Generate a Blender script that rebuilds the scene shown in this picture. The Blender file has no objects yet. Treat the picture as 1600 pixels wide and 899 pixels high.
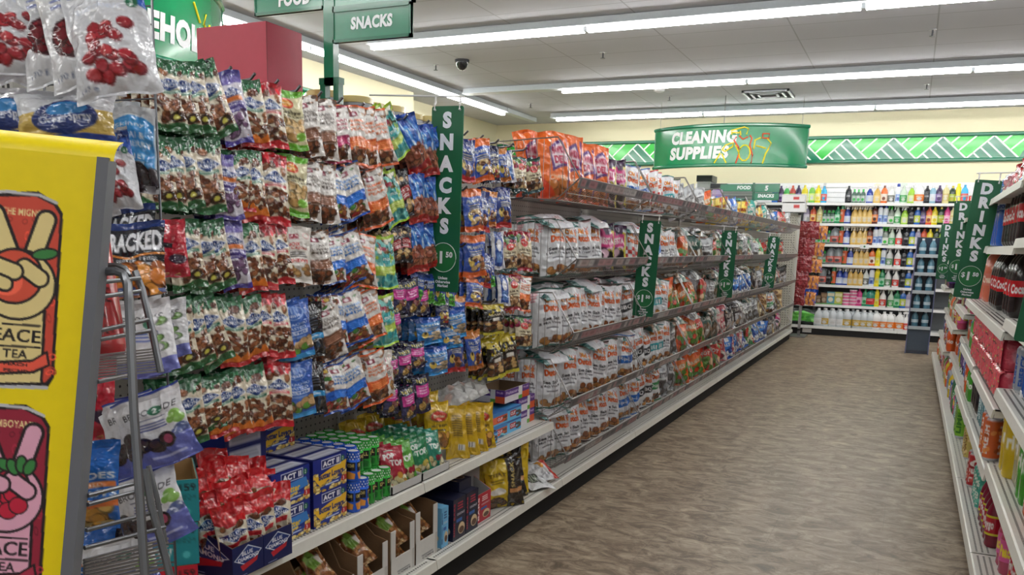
import bpy, math, random
import numpy as np
from mathutils import Vector, Matrix

# ------------------------------------------------------------------ camera, world, exposure
SC = bpy.context.scene
F_, CX, CY = 1321.294, 800.0, 612.2628
YAW, PITCH, ROLL, CAMH = 0.4330, -0.1772, 0.0268, 1.285
cam_fw = Vector((-math.sin(YAW)*math.cos(PITCH), math.cos(YAW)*math.cos(PITCH), math.sin(PITCH)))
_r = Vector((math.cos(YAW), math.sin(YAW), 0)); _u = _r.cross(cam_fw)
cam_r = _r*math.cos(ROLL) + _u*math.sin(ROLL)
cam_u = -_r*math.sin(ROLL) + _u*math.cos(ROLL)
cam_pos = Vector((0, 0, CAMH))
cd = bpy.data.cameras.new('camera'); camo = bpy.data.objects.new('camera', cd)
SC.collection.objects.link(camo)
cd.sensor_width = 36; cd.lens = F_*36/1600; cd.shift_x = (800-CX)/1600*-1; cd.shift_y = (CY-449.5)/1600
cd.clip_start = 0.02
mw = Matrix((cam_r, cam_u, -cam_fw)).transposed().to_4x4(); mw.translation = cam_pos
camo.matrix_world = mw
SC.camera = camo
SC.view_settings.view_transform = 'Standard'; SC.view_settings.look = 'None'
SC.view_settings.gamma = 1; SC.view_settings.use_curve_mapping = False
SC.view_settings.exposure = 0.0
TUBE_POWER = 33.0
wd = bpy.data.worlds.new('world'); SC.world = wd; wd.use_nodes = True
wd.node_tree.nodes['Background'].inputs[0].default_value = (1.0, 0.99, 0.97, 1)
wd.node_tree.nodes['Background'].inputs[1].default_value = 0.32
try:
    SC.cycles.use_denoising = True
    SC.cycles.max_bounces = 6; SC.cycles.transparent_max_bounces = 8
    SC.cycles.sample_clamp_indirect = 6
except Exception: pass

def ray(px, py): return cam_fw + cam_r*((px-CX)/F_) - cam_u*((py-CY)/F_)
def at_x(px, py, X): d = ray(px, py); return cam_pos + d*(X/d.x)
def at_y(px, py, Y): d = ray(px, py); return cam_pos + d*(Y/d.y)
def at_z(px, py, Z): d = ray(px, py); return cam_pos + d*((Z-CAMH)/d.z)
def at_d(px, py, D): return cam_pos + ray(px, py)*D

# ------------------------------------------------------------------ materials
def lin(c):
    c = np.asarray(c, float)/255.0
    return np.where(c <= 0.04045, c/12.92, ((c+0.055)/1.055)**2.4)
def _mat(name):
    m = bpy.data.materials.new(name); m.use_nodes = True
    return m, m.node_tree.nodes, m.node_tree.links, m.node_tree.nodes['Principled BSDF']
def colmat(name, rough=0.5, metal=0.0, spec=0.5, coat=0.0, bump=0.0, bscale=40, trans=0.0, alpha=1.0, mottle=0.06):
    m, n, l, b = _mat(name)
    a = n.new('ShaderNodeAttribute'); a.attribute_name = 'Col'
    tc = n.new('ShaderNodeTexCoord'); nz = n.new('ShaderNodeTexNoise'); nz.inputs['Scale'].default_value = bscale
    l.new(tc.outputs['Object'], nz.inputs['Vector'])
    mr = n.new('ShaderNodeMapRange'); mr.inputs[3].default_value = 1-mottle; mr.inputs[4].default_value = 1+mottle
    l.new(nz.outputs['Fac'], mr.inputs[0])
    vm = n.new('ShaderNodeVectorMath'); vm.operation = 'SCALE'
    l.new(a.outputs['Color'], vm.inputs[0]); l.new(mr.outputs[0], vm.inputs['Scale'])
    l.new(vm.outputs[0], b.inputs['Base Color'])
    b.inputs['Roughness'].default_value = rough; b.inputs['Metallic'].default_value = metal
    b.inputs['Specular IOR Level'].default_value = spec; b.inputs['Coat Weight'].default_value = coat
    b.inputs['Coat Roughness'].default_value = 0.08
    b.inputs['Transmission Weight'].default_value = trans; b.inputs['Alpha'].default_value = alpha
    if bump:
        bp = n.new('ShaderNodeBump'); bp.inputs['Strength'].default_value = bump; bp.inputs['Distance'].default_value = 0.01
        l.new(nz.outputs['Fac'], bp.inputs['Height']); l.new(bp.outputs[0], b.inputs['Normal'])
        l.new(bp.outputs[0], b.inputs['Coat Normal'])
    return m
M = {
 'film': colmat('printed_film', 0.24, spec=0.5, coat=0.7, bump=0.6, bscale=45),
 'chips': colmat('chips_film', 0.28, spec=0.5, coat=0.45, bump=0.7, bscale=24),
 'card': colmat('printed_card', 0.42, spec=0.4),
 'gloss': colmat('glossy_plastic', 0.18, spec=0.5, coat=0.3),
 'clear': colmat('clear_plastic', 0.06, trans=0.75, spec=0.5),
 'thin': colmat('thin_clear_sheet', 0.1, trans=0.0, alpha=0.42),
 'metal': colmat('wire_metal', 0.32, metal=0.85),
 'enamel': colmat('painted_metal', 0.38, spec=0.4),
 'matte': colmat('matte_paint', 0.75, spec=0.3),
 'brown': colmat('raw_cardboard', 0.85, spec=0.2, bump=0.1, bscale=120),
}
def tube_mat():
    m, n, l, b = _mat('lamp_tube')
    b.inputs['Base Color'].default_value = (1, 1, 1, 1)
    b.inputs['Emission Color'].default_value = (1.0, 0.99, 0.965, 1)
    b.inputs['Emission Strength'].default_value = TUBE_POWER
    return m
M['tube'] = tube_mat()

# ------------------------------------------------------------------ mesh builder
class G:
    def __init__(s): s.v = []; s.f = []; s.c = []; s.m = []; s.n = 0
    def add(s, V, Fs, col=(200, 200, 200), mi=0):
        V = np.asarray(V, float).reshape(-1, 3); k = len(V)
        s.v.append(V)
        o = s.n
        s.f.extend([tuple(int(i)+o for i in f) for f in Fs])
        C = np.asarray(col, float)
        if C.ndim == 1: C = np.repeat(C[None], k, 0)
        s.c.append(C.reshape(-1, 3)); s.m.extend([mi]*len(Fs)); s.n += k
        return s
    def box(s, a, b, col=(200, 200, 200), mi=0):
        x0, y0, z0 = a; x1, y1, z1 = b
        V = [(x0,y0,z0),(x1,y0,z0),(x1,y1,z0),(x0,y1,z0),(x0,y0,z1),(x1,y0,z1),(x1,y1,z1),(x0,y1,z1)]
        return s.add(V, [(0,3,2,1),(4,5,6,7),(0,1,5,4),(1,2,6,5),(2,3,7,6),(3,0,4,7)], col, mi)
    def prism(s, pts, y0, y1, col=(200,200,200), mi=0, axis='y'):
        k = len(pts); V = []
        for yy in (y0, y1):
            for p in pts:
                V.append({'y': (p[0], yy, p[1]), 'x': (yy, p[0], p[1]), 'z': (p[0], p[1], yy)}[axis])
        Fs = [tuple(range(k)), tuple(range(2*k-1, k-1, -1))] + [(i, i+k, (i+1) % k+k, (i+1) % k) for i in range(k)]
        return s.add(V, Fs, col, mi)
    def tube(s, pts, r, n=6, col=(160,160,165), mi=0, closed=False):
        P = [Vector(p) for p in pts]; k = len(P); V = []
        up = Vector((0.013, 0.021, 1))
        for i, p in enumerate(P):
            if closed: d = P[(i+1) % k]-P[i-1]
            else: d = (P[min(i+1, k-1)]-P[max(i-1, 0)])
            d.normalize(); a = d.cross(up)
            if a.length < 0.05: a = d.cross(Vector((1, 0, 0)))
            a.normalize(); b = d.cross(a)
            for j in range(n):
                t = 2*math.pi*(j+.5)/n; V.append(tuple(p+a*(r*math.cos(t))+b*(r*math.sin(t))))
        Fs = []
        for i in range(k if closed else k-1):
            i2 = (i+1) % k
            for j in range(n): Fs.append((i*n+j, i*n+(j+1) % n, i2*n+(j+1) % n, i2*n+j))
        if not closed: Fs += [tuple(range(n-1, -1, -1)), tuple((k-1)*n+j for j in range(n))]
        return s.add(V, Fs, col, mi)
    def grid(s, P, C=None, mi=0, flip=False):
        h, w = P.shape[:2]; idx = np.arange(h*w).reshape(h, w)
        a = idx[:-1, :-1].ravel(); b = idx[1:, :-1].ravel(); c = idx[1:, 1:].ravel(); d = idx[:-1, 1:].ravel()
        Fs = np.stack([a, d, c, b] if flip else [a, b, c, d], 1).tolist()
        return s.add(P.reshape(-1, 3), Fs, (200,200,200) if C is None else np.asarray(C, float).reshape(-1, 3) if np.ndim(C) > 1 else C, mi)
    def lathe(s, prof, n=20, col=(200,200,200), mi=0, art=None, sx=1, sy=1, c=(0,0,0), cap=True, a0=0.0):
        """prof: (r,z[,col]) from the bottom up; art: array (h,w,3) wrapped between the rings whose z lies in its band"""
        k = len(prof); V = []; C = []
        for p in prof:
            cc = p[2] if len(p) > 2 and p[2] is not None else col
            for j in range(n):
                t = a0+2*math.pi*j/n
                V.append((c[0]+p[0]*sx*math.cos(t), c[1]+p[0]*sy*math.sin(t), c[2]+p[1])); C.append(cc)
        Fs = [(i*n+j, i*n+(j+1) % n, (i+1)*n+(j+1) % n, (i+1)*n+j) for i in range(k-1) for j in range(n)]
        if cap: Fs += [tuple(range(n-1, -1, -1)), tuple((k-1)*n+j for j in range(n))]
        s.add(V, Fs, np.array(C, float), mi)
        return s
    def wrap(s, A, r, z0, z1, mi=0, sx=1, sy=1, c=(0, 0, 0), a0=0.0, a1=2*math.pi, rf=None):
        h, w = A.shape[:2]
        t = np.linspace(a0, a1, w); z = np.linspace(z1, z0, h)
        P = np.zeros((h, w, 3)); R = np.array([rf(q) for q in z])[:, None] if rf else r
        P[..., 0] = c[0]+R*sx*np.cos(t)[None]; P[..., 1] = c[1]+R*sy*np.sin(t)[None]; P[..., 2] = c[2]+z[:, None]
        return s.grid(P, A, mi)
    def mesh(s, name, mats, smooth=True):
        me = bpy.data.meshes.new(name)
        V = np.concatenate(s.v); me.from_pydata(V.tolist(), [], s.f)
        for m in (mats if isinstance(mats, (list, tuple)) else [mats]): me.materials.append(M[m] if isinstance(m, str) else m)
        if any(s.m): me.polygons.foreach_set('material_index', s.m)
        ca = me.color_attributes.new('Col', 'FLOAT_COLOR', 'POINT')
        C = np.ones((len(V), 4)); C[:, :3] = lin(np.clip(np.concatenate(s.c), 0, 255))
        ca.data.foreach_set('color', C.ravel().astype(np.float32))
        if smooth:
            me.polygons.foreach_set('use_smooth', [True]*len(me.polygons))
            try: me.set_sharp_from_angle(angle=math.radians(38))
            except Exception: pass
        me.update()
        return me

LINK = SC.collection.objects.link
def obj(name, me, parent=None, mw=None, loc=None):
    o = bpy.data.objects.new(name, me); LINK(o)
    if parent is not None: o.parent = parent
    if loc is not None: o.location = loc
    if mw is not None: o.matrix_local = mw
    return o
def tag(o, label=None, cat=None, group=None, kind=None):
    if label: o['label'] = label
    if cat: o['category'] = cat
    if group: o['group'] = group
    if kind: o['kind'] = kind
    return o
def thing(name, label, cat, loc=(0, 0, 0), group=None, rz=0, mw=None):
    o = bpy.data.objects.new(name, None); LINK(o); o.location = loc; o.rotation_euler = (0, 0, rz)
    if mw is not None: o.matrix_world = mw
    o.empty_display_size = 0.05
    return tag(o, label, cat, group)
def struct(name, me, **k): return tag(obj(name, me, **k), kind='structure')
def frame(origin, up, n, sc=(1, 1, 1)):
    """local X across, local -Y out of the front face, local Z up"""
    Z = Vector(up).normalized(); n = Vector(n); Y = -(n-Z*n.dot(Z)).normalized(); X = Y.cross(Z)
    m = Matrix((X*sc[0], Y*sc[1], Z*sc[2])).transposed().to_4x4(); m.translation = Vector(origin)
    return m
ORD = ['first','second','third','fourth','fifth','sixth','seventh','eighth','ninth','tenth','eleventh','twelfth','thirteenth','fourteenth','fifteenth','sixteenth','seventeenth','eighteenth','nineteenth','twentieth',
       'twenty-first','twenty-second','twenty-third','twenty-fourth','twenty-fifth','twenty-sixth','twenty-seventh','twenty-eighth','twenty-ninth','thirtieth']

# ------------------------------------------------------------------ lettering and printed art
def text_mesh(s, bold=0.0, extrude=0.0, shear=0.0, name='lettering'):
    cu = bpy.data.curves.new('t', 'FONT'); cu.body = s; cu.size = 1; cu.offset = bold; cu.extrude = extrude; cu.shear = shear
    cu.resolution_u = 3; cu.align_x = 'LEFT'
    if bold > 0.015: cu.space_character = 1.0+bold*1.6
    o = bpy.data.objects.new('t', cu); LINK(o)
    dg = bpy.context.evaluated_depsgraph_get()
    me = bpy.data.meshes.new_from_object(o.evaluated_get(dg))
    bpy.data.objects.remove(o); bpy.data.curves.remove(cu)
    me.name = name
    return me
_tm = {}
def text_mask(s, bold=0.03):
    if (s, bold) in _tm: return _tm[(s, bold)]
    me = text_mesh(s, bold); me.calc_loop_triangles()
    V = np.zeros(len(me.vertices)*3); me.vertices.foreach_get('co', V); V = V.reshape(-1, 3)[:, :2]
    T = np.zeros(len(me.loop_triangles)*3, int); me.loop_triangles.foreach_get('vertices', T); T = T.reshape(-1, 3)
    bpy.data.meshes.remove(me)
    lo, hi = V.min(0), V.max(0); S = 30/max(hi[1]-lo[1], 1e-6)
    W = int((hi[0]-lo[0])*S)+2; Hh = 32
    m = np.zeros((Hh, W), bool); P = (V-lo)*S+0.5
    for t in T:
        a, b, c = P[t]
        x0, x1 = int(max(0, min(a[0], b[0], c[0]))), int(min(W-1, max(a[0], b[0], c[0])+1))
        y0, y1 = int(max(0, min(a[1], b[1], c[1]))), int(min(Hh-1, max(a[1], b[1], c[1])+1))
        X, Y = np.meshgrid(np.arange(x0, x1+1)+.5, np.arange(y0, y1+1)+.5)
        e = lambda p, q: (q[0]-p[0])*(Y-p[1])-(q[1]-p[1])*(X-p[0])
        A, B, Cc = e(a, b), e(b, c), e(c, a)
        m[y0:y1+1, x0:x1+1] |= ((A >= 0) & (B >= 0) & (Cc >= 0)) | ((A <= 0) & (B <= 0) & (Cc <= 0))
    m = m[::-1]
    _tm[(s, bold)] = m
    return m

class Art:
    """a little painter: unit square, y down; ops drawn on a 3x canvas and averaged down to one colour per mesh vertex"""
    def __init__(s, w, h, bg=(255, 255, 255), box=(0, 0, 1, 1), ss=3):
        s.w, s.h, s.ss = w, h, ss; s.W, s.H = w*ss, h*ss
        s.a = np.ones((s.H, s.W, 3))*np.array(bg, float)
        s.b = box
        xs = box[0]+(np.arange(s.W)+.5)/s.W*(box[2]-box[0]); ys = box[1]+(np.arange(s.H)+.5)/s.H*(box[3]-box[1])
        s.X, s.Y = np.meshgrid(xs, ys)
    def px(s, x, y): return (x-s.b[0])/(s.b[2]-s.b[0])*s.W, (y-s.b[1])/(s.b[3]-s.b[1])*s.H
    def r(s, x0, y0, x1, y1, c): s.a[(s.X >= x0) & (s.X < x1) & (s.Y >= y0) & (s.Y < y1)] = c; return s
    def e(s, cx, cy, rx, ry, c, rot=0, ring=0):
        dx, dy = s.X-cx, s.Y-cy
        if rot: dx, dy = dx*math.cos(rot)+dy*math.sin(rot), -dx*math.sin(rot)+dy*math.cos(rot)
        q = (dx/rx)**2+(dy/ry)**2
        s.a[(q < 1) & (q > (1-ring)**2) if ring else q < 1] = c; return s
    def p(s, pts, c):
        ins = np.zeros(s.X.shape, bool); k = len(pts)
        for i in range(k):
            (x0, y0), (x1, y1) = pts[i], pts[(i+1) % k]
            if y0 == y1: continue
            ins ^= ((s.Y > y0) != (s.Y > y1)) & (s.X < (x1-x0)*(s.Y-y0)/(y1-y0)+x0)
        s.a[ins] = c; return s
    def l(s, pts, wd, c):
        for (x0, y0), (x1, y1) in zip(pts[:-1], pts[1:]):
            dx, dy = x1-x0, y1-y0; q = np.clip(((s.X-x0)*dx+(s.Y-y0)*dy)/(dx*dx+dy*dy+1e-9), 0, 1)
            s.a[(s.X-x0-q*dx)**2+(s.Y-y0-q*dy)**2 < (wd/2)**2] = c
        return s
    def t(s, txt, x0, y0, x1, y1, c, bold=0.03, rot=False):
        m = text_mask(txt, bold)
        if rot: m = np.rot90(m, 1 if rot == 1 else -1)
        X0, Y0 = s.px(x0, y0); X1, Y1 = s.px(x1, y1)
        X0, Y0, X1, Y1 = int(round(X0)), int(round(Y0)), int(round(X1)), int(round(Y1))
        if X1 <= X0 or Y1 <= Y0: return s
        yi = ((np.arange(Y1-Y0)+.5)/(Y1-Y0)*m.shape[0]).astype(int); xi = ((np.arange(X1-X0)+.5)/(X1-X0)*m.shape[1]).astype(int)
        mm = m[yi][:, xi]
        ys, xs = np.nonzero(mm); ys = ys+Y0; xs = xs+X0
        k = (ys >= 0) & (ys < s.H) & (xs >= 0) & (xs < s.W)
        s.a[ys[k], xs[k]] = c; return s
    def n(s, x0, y0, x1, y1, cols, cnt, rad, seed=1, asp=1.0, el=1.5):
        R = random.Random(seed)
        for i in range(cnt):
            c = R.choice(cols); q = R.uniform(.75, 1.2)
            s.e(R.uniform(x0, x1), R.uniform(y0, y1), rad*q*el**.5, rad*q*asp/el**.5, c, R.uniform(0, 3.1) if asp == 1 else 0)
        return s
    def nuts(s, x0, y0, x1, y1, cols, cnt, rad, seed=1, asp=.55, bgc=None):
        R = random.Random(seed)
        if bgc is not None: s.r(x0, y0, x1, y1, bgc)
        for i in range(cnt):
            c = np.array(R.choice(cols), float)
            cx, cy = R.uniform(x0, x1), R.uniform(y0, y1); q = R.uniform(.8, 1.2)*rad; ang = R.uniform(0, 3)
            ax = math.cos(ang); rx = q*(1+.35*abs(ax)); ry = q*asp*(1.35-.35*abs(ax))
            s.e(cx, cy, rx, ry, c*.55); s.e(cx-rx*.08, cy-ry*.1, rx*.85, ry*.82, c)
        return s
    def lines(s, x0, y0, x1, y1, c, k, seed=0):
        R = random.Random(seed); hh = (y1-y0)/k
        for i in range(k):
            m = R.uniform(0, .25)*(x1-x0)/2; s.r(x0+m, y0+i*hh+hh*.25, x1-m, y0+i*hh+hh*.75, c)
        return s
    def out(s): return s.a.reshape(s.h, s.ss, s.w, s.ss, 3).mean((1, 3))

# ------------------------------------------------------------------ generic product shapes
def smooth_noise(rng, h, w, k):
    a = rng.standard_normal((k+2, k+2))
    ys = np.linspace(0, k, h); xs = np.linspace(0, k, w); y0 = ys.astype(int); x0 = xs.astype(int)
    fy = (ys-y0)[:, None]; fx = (xs-x0)[None]; fy = fy*fy*(3-2*fy); fx = fx*fx*(3-2*fx)
    return (a[y0][:, x0]*(1-fy)*(1-fx)+a[y0+1][:, x0]*fy*(1-fx)+a[y0][:, x0+1]*(1-fy)*fx+a[y0+1][:, x0+1]*fy*fx)
def bag_mesh(name, A, w=0.11, h=0.2, t=0.028, seal=0.06, seed=0, mat='film', wr=1.0, top0=True, belly=0.0, gusset=False, hole=True, slump=0.0):
    """a filled pouch: crimped flat seals, creased pillow between; origin at the top centre (top0) or the bottom centre"""
    hh, ww = A.shape[:2]; rng = np.random.default_rng(seed)
    v = np.linspace(0, 1, hh)[:, None]; u = np.linspace(-1, 1, ww)[None]
    f = np.clip(np.minimum(v-seal, (1-seal*(.3 if gusset else 1))-v)/.22, 0, 1)**.65
    if belly: f = f*(1-belly+belly*2*np.clip(v-.1, 0, 1))
    g = (1-np.abs(u)**2.6)**.75
    d = t/2*f*g
    ph = rng.uniform(0, 6.3, 8)
    wrk = (np.sin(u*7+ph[0]+v*5)*np.exp(-np.abs(v-seal)/.13)+np.sin(u*9+ph[1]-v*4)*np.exp(-np.abs(1-seal-v)/.12))*.10
    wrk = wrk+smooth_noise(rng, hh, ww, 6)*.07+np.abs(smooth_noise(rng, hh, ww, 9))*-.07
    edge = np.clip((1-np.abs(u))/.12, 0, 1)
    wrk = wrk*t*wr*edge*np.clip(np.minimum(v, 1-v)/.05, 0, 1)
    flut = np.sin(u*11+ph[2])*0.0018*np.exp(-v/.08)+np.sin(u*8+ph[3])*.0022*np.exp(-(1-v)/.08)
    bend = smooth_noise(rng, hh, ww, 2)*t*.10
    wid = w/2*(1-.07*f+.012*np.sin(v*23+ph[4])*f)
    X = u*wid+slump*np.sin(v*3.1)*w*.1; Z = -v*h*np.ones_like(u)+.004*np.sin(u*3+ph[5])*h/.2
    gg = G()
    P = np.stack([X+0*v, -(d+wrk)+flut+bend, Z], -1); gg.grid(P, A)
    q = np.stack([X+0*v, (d*.8+np.abs(wrk)*.5)+flut+bend+.0004, Z], -1)
    back = np.repeat(A.mean(1, keepdims=True)*.6+A[:, :1]*.4, ww, 1)
    s = max(1, ww//12)
    gg.grid(q[:, ::-1][::2 if hh % 2 else 1], back[::2 if hh % 2 else 1])
    if not top0:
        for a in gg.v: a[:, 2] += h
    return gg.mesh(name, mat)
def box_mesh(name, w, d, h, A=None, side=None, top=None, col=(60, 60, 120), mat='card', c0=(0, 0, 0)):
    """closed carton, origin at the middle of the bottom; front faces local -Y"""
    g = G(); x, y = w/2, d/2
    g.box((-x, -y, 0), (x, y, h), col)
    def face(Aa, P0, P1, P2, P3):
        hh, ww = Aa.shape[:2]; v = np.linspace(0, 1, hh)[:, None, None]; u = np.linspace(0, 1, ww)[None, :, None]
        P0, P1, P2, P3 = map(np.array, (P0, P1, P2, P3))
        g.grid((P0*(1-u)+P1*u)*(1-v)+(P3*(1-u)+P2*u)*v, Aa)
    e = .0007
    if A is not None: face(A, (-x, -y-e, h), (x, -y-e, h), (x, -y-e, 0), (-x, -y-e, 0))
    if side is not None:
        face(side, (-x-e, y, h), (-x-e, -y, h), (-x-e, -y, 0), (-x-e, y, 0))
        face(side, (x+e, -y, h), (x+e, y, h), (x+e, y, 0), (x+e, -y, 0))
    if top is not None: face(top, (-x, y, h+e), (x, y, h+e), (x, -y, h+e), (-x, -y, h+e))
    return g.mesh(name, mat, smooth=False)
def lettering(s, parent, mw, height, maxw, col, bold=0.03, mat='matte', shear=0.0, name='lettering', mapf=None, ext=0.0008, center=True):
    me = text_mesh(s, bold, 0.0, shear)
    n = len(me.vertices); V = np.zeros(n*3); me.vertices.foreach_get('co', V); V = V.reshape(-1, 3)
    lo, hi = V.min(0), V.max(0)
    sy = height/(hi[1]-lo[1]); sx = min(sy, maxw/(hi[0]-lo[0]))
    V = V-lo; V[:, 0] *= sx; V[:, 1] *= sy
    if center: V[:, 0] -= (hi[0]-lo[0])*sx/2
    W = np.stack([V[:, 0], np.full(n, -ext), V[:, 1]], 1)
    if mapf: W = np.array([mapf(a) for a in W])
    fs = [tuple(p.vertices) for p in me.polygons]; bpy.data.meshes.remove(me)
    g = G(); g.add(W, fs, col)
    return obj(name, g.mesh('lettering', mat, smooth=False), parent, mw)

# ================================================================== ROOM
ROOFZ, BACKY, LEFTX, LEFTX2 = 3.3, 14.1, -6.6, -6.95
def floor_mat():
    m, n, l, b = _mat('plank_vinyl')
    tc = n.new('ShaderNodeTexCoord'); mp = n.new('ShaderNodeMapping'); mp.inputs['Scale'].default_value = (1.0, 1.75, 1)
    l.new(tc.outputs['Object'], mp.inputs[0])
    br = n.new('ShaderNodeTexBrick'); br.inputs['Scale'].default_value = 1.0
    br.inputs['Color1'].default_value = (.35, .35, .35, 1); br.inputs['Color2'].default_value = (.65, .65, .65, 1); br.inputs['Mortar'].default_value = (.1, .1, .1, 1)
    br.inputs['Mortar Size'].default_value = 0.0012; br.inputs['Brick Width'].default_value = 0.92; br.inputs['Row Height'].default_value = 0.46
    l.new(tc.outputs['Object'], br.inputs['Vector'])
    add = n.new('ShaderNodeVectorMath'); add.operation = 'ADD'; l.new(mp.outputs[0], add.inputs[0])
    sc = n.new('ShaderNodeVectorMath'); sc.operation = 'SCALE'; sc.inputs['Scale'].default_value = 0.0
    l.new(br.outputs['Color'], sc.inputs[0]); l.new(sc.outputs[0], add.inputs[1])
    nz = n.new('ShaderNodeTexNoise'); nz.inputs['Scale'].default_value = 7.5; nz.inputs['Detail'].default_value = 9; nz.inputs['Roughness'].default_value = .76; nz.inputs['Distortion'].default_value = .9
    l.new(add.outputs[0], nz.inputs['Vector'])
    cr = n.new('ShaderNodeValToRGB'); e = cr.color_ramp.elements
    e[0].position = .34; e[0].color = (.095, .067, .043, 1); e[1].position = .68; e[1].color = (.47, .385, .275, 1)
    x = cr.color_ramp.elements.new(.45); x.color = (.172, .125, .083, 1); x = cr.color_ramp.elements.new(.50); x.color = (.248, .190, .130, 1); x = cr.color_ramp.elements.new(.57); x.color = (.325, .255, .178, 1)
    l.new(nz.outputs['Fac'], cr.inputs[0])
    mx = n.new('ShaderNodeMix'); mx.data_type = 'RGBA'; mx.blend_type = 'MULTIPLY'; mx.inputs[0].default_value = 1
    mr = n.new('ShaderNodeMapRange'); mr.inputs[1].default_value = .1; mr.inputs[2].default_value = .35; mr.inputs[3].default_value = .72; mr.inputs[4].default_value = 1
    l.new(br.outputs['Color'], mr.inputs[0]); l.new(cr.outputs[0], mx.inputs[6]); l.new(mr.outputs[0], mx.inputs[7])
    l.new(mx.outputs[2], b.inputs['Base Color'])
    b.inputs['Roughness'].default_value = .42; b.inputs['Specular IOR Level'].default_value = .35
    bp = n.new('ShaderNodeBump'); bp.inputs['Strength'].default_value = .12; bp.inputs['Distance'].default_value = .004
    l.new(nz.outputs['Fac'], bp.inputs['Height']); l.new(bp.outputs[0], b.inputs['Normal'])
    return m
def ceil_mat():
    m, n, l, b = _mat('ceiling_tile')
    tc = n.new('ShaderNodeTexCoord')
    br = n.new('ShaderNodeTexBrick'); br.offset = 0; br.inputs['Scale'].default_value = 1
    br.inputs['Color1'].default_value = (.55, .56, .61, 1); br.inputs['Color2'].default_value = (.53, .54, .59, 1); br.inputs['Mortar'].default_value = (.36, .37, .40, 1)
    br.inputs['Mortar Size'].default_value = 0.007; br.inputs['Brick Width'].default_value = 1.22; br.inputs['Row Height'].default_value = .61
    l.new(tc.outputs['Object'], br.inputs['Vector'])
    nz = n.new('ShaderNodeTexNoise'); nz.inputs['Scale'].default_value = 60; l.new(tc.outputs['Object'], nz.inputs['Vector'])
    l.new(br.outputs['Color'], b.inputs['Base Color']); b.inputs['Roughness'].default_value = .9
    bp = n.new('ShaderNodeBump'); bp.inputs['Strength'].default_value = .2; bp.inputs['Distance'].default_value = .003
    l.new(nz.outputs['Fac'], bp.inputs['Height']); l.new(bp.outputs[0], b.inputs['Normal'])
    return m
def wall_mat():
    m, n, l, b = _mat('cream_wall_paint')
    tc = n.new('ShaderNodeTexCoord'); nz = n.new('ShaderNodeTexNoise'); nz.inputs['Scale'].default_value = 1.3; nz.inputs['Detail'].default_value = 4
    l.new(tc.outputs['Object'], nz.inputs['Vector'])
    cr = n.new('ShaderNodeValToRGB'); e = cr.color_ramp.elements
    e[0].color = (.70, .65, .45, 1); e[1].color = (.75, .70, .49, 1); l.new(nz.outputs['Fac'], cr.inputs[0])
    l.new(cr.outputs[0], b.inputs['Base Color']); b.inputs['Roughness'].default_value = .7
    return m
def peg_mat(col=(.42, .41, .37)):
    m, n, l, b = _mat('pegboard')
    tc = n.new('ShaderNodeTexCoord'); vs = n.new('ShaderNodeVectorMath'); vs.operation = 'SCALE'; vs.inputs['Scale'].default_value = 1/0.0254
    l.new(tc.outputs['Object'], vs.inputs[0]); fr = n.new('ShaderNodeVectorMath'); fr.operation = 'FRACTION'; l.new(vs.outputs[0], fr.inputs[0])
    su = n.new('ShaderNodeVectorMath'); su.operation = 'SUBTRACT'; su.inputs[1].default_value = (.5, .5, .5); l.new(fr.outputs[0], su.inputs[0])
    mu = n.new('ShaderNodeVectorMath'); mu.operation = 'MULTIPLY'; mu.inputs[1].default_value = (0, 1, 1); l.new(su.outputs[0], mu.inputs[0])
    ln = n.new('ShaderNodeVectorMath'); ln.operation = 'LENGTH'; l.new(mu.outputs[0], ln.inputs[0])
    lt = n.new('ShaderNodeMath'); lt.operation = 'LESS_THAN'; lt.inputs[1].default_value = .15; l.new(ln.outputs['Value'], lt.inputs[0])
    mx = n.new('ShaderNodeMix'); mx.data_type = 'RGBA'; mx.inputs[6].default_value = (*col, 1); mx.inputs[7].default_value = (.05, .05, .05, 1)
    l.new(lt.outputs[0], mx.inputs[0]); l.new(mx.outputs[2], b.inputs['Base Color']); b.inputs['Roughness'].default_value = .55
    return m
M['floor'] = floor_mat(); M['ceil'] = ceil_mat(); M['wall'] = wall_mat(); M['peg'] = peg_mat()

g = G(); g.box((LEFTX2-.3, -5, -.1), (7, BACKY+.3, 0)); struct('floor', g.mesh('floor', 'floor'))
g = G(); g.box((LEFTX2-.3, -5, ROOFZ), (7, BACKY+.3, ROOFZ+.1)); struct('ceiling', g.mesh('ceiling', 'ceil'))
g = G(); g.box((LEFTX2-.3, BACKY, 0), (7, BACKY+.2, ROOFZ)); struct('wall_back', g.mesh('wall_back', 'wall'))
g = G(); g.prism([(LEFTX2-.3, -5), (LEFTX, -5), (LEFTX, 10.7), (LEFTX2, 10.7), (LEFTX2, BACKY), (LEFTX2-.3, BACKY)], 0, ROOFZ, axis='z'); struct('wall_left', g.mesh('wall_left', 'wall', False))

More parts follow.
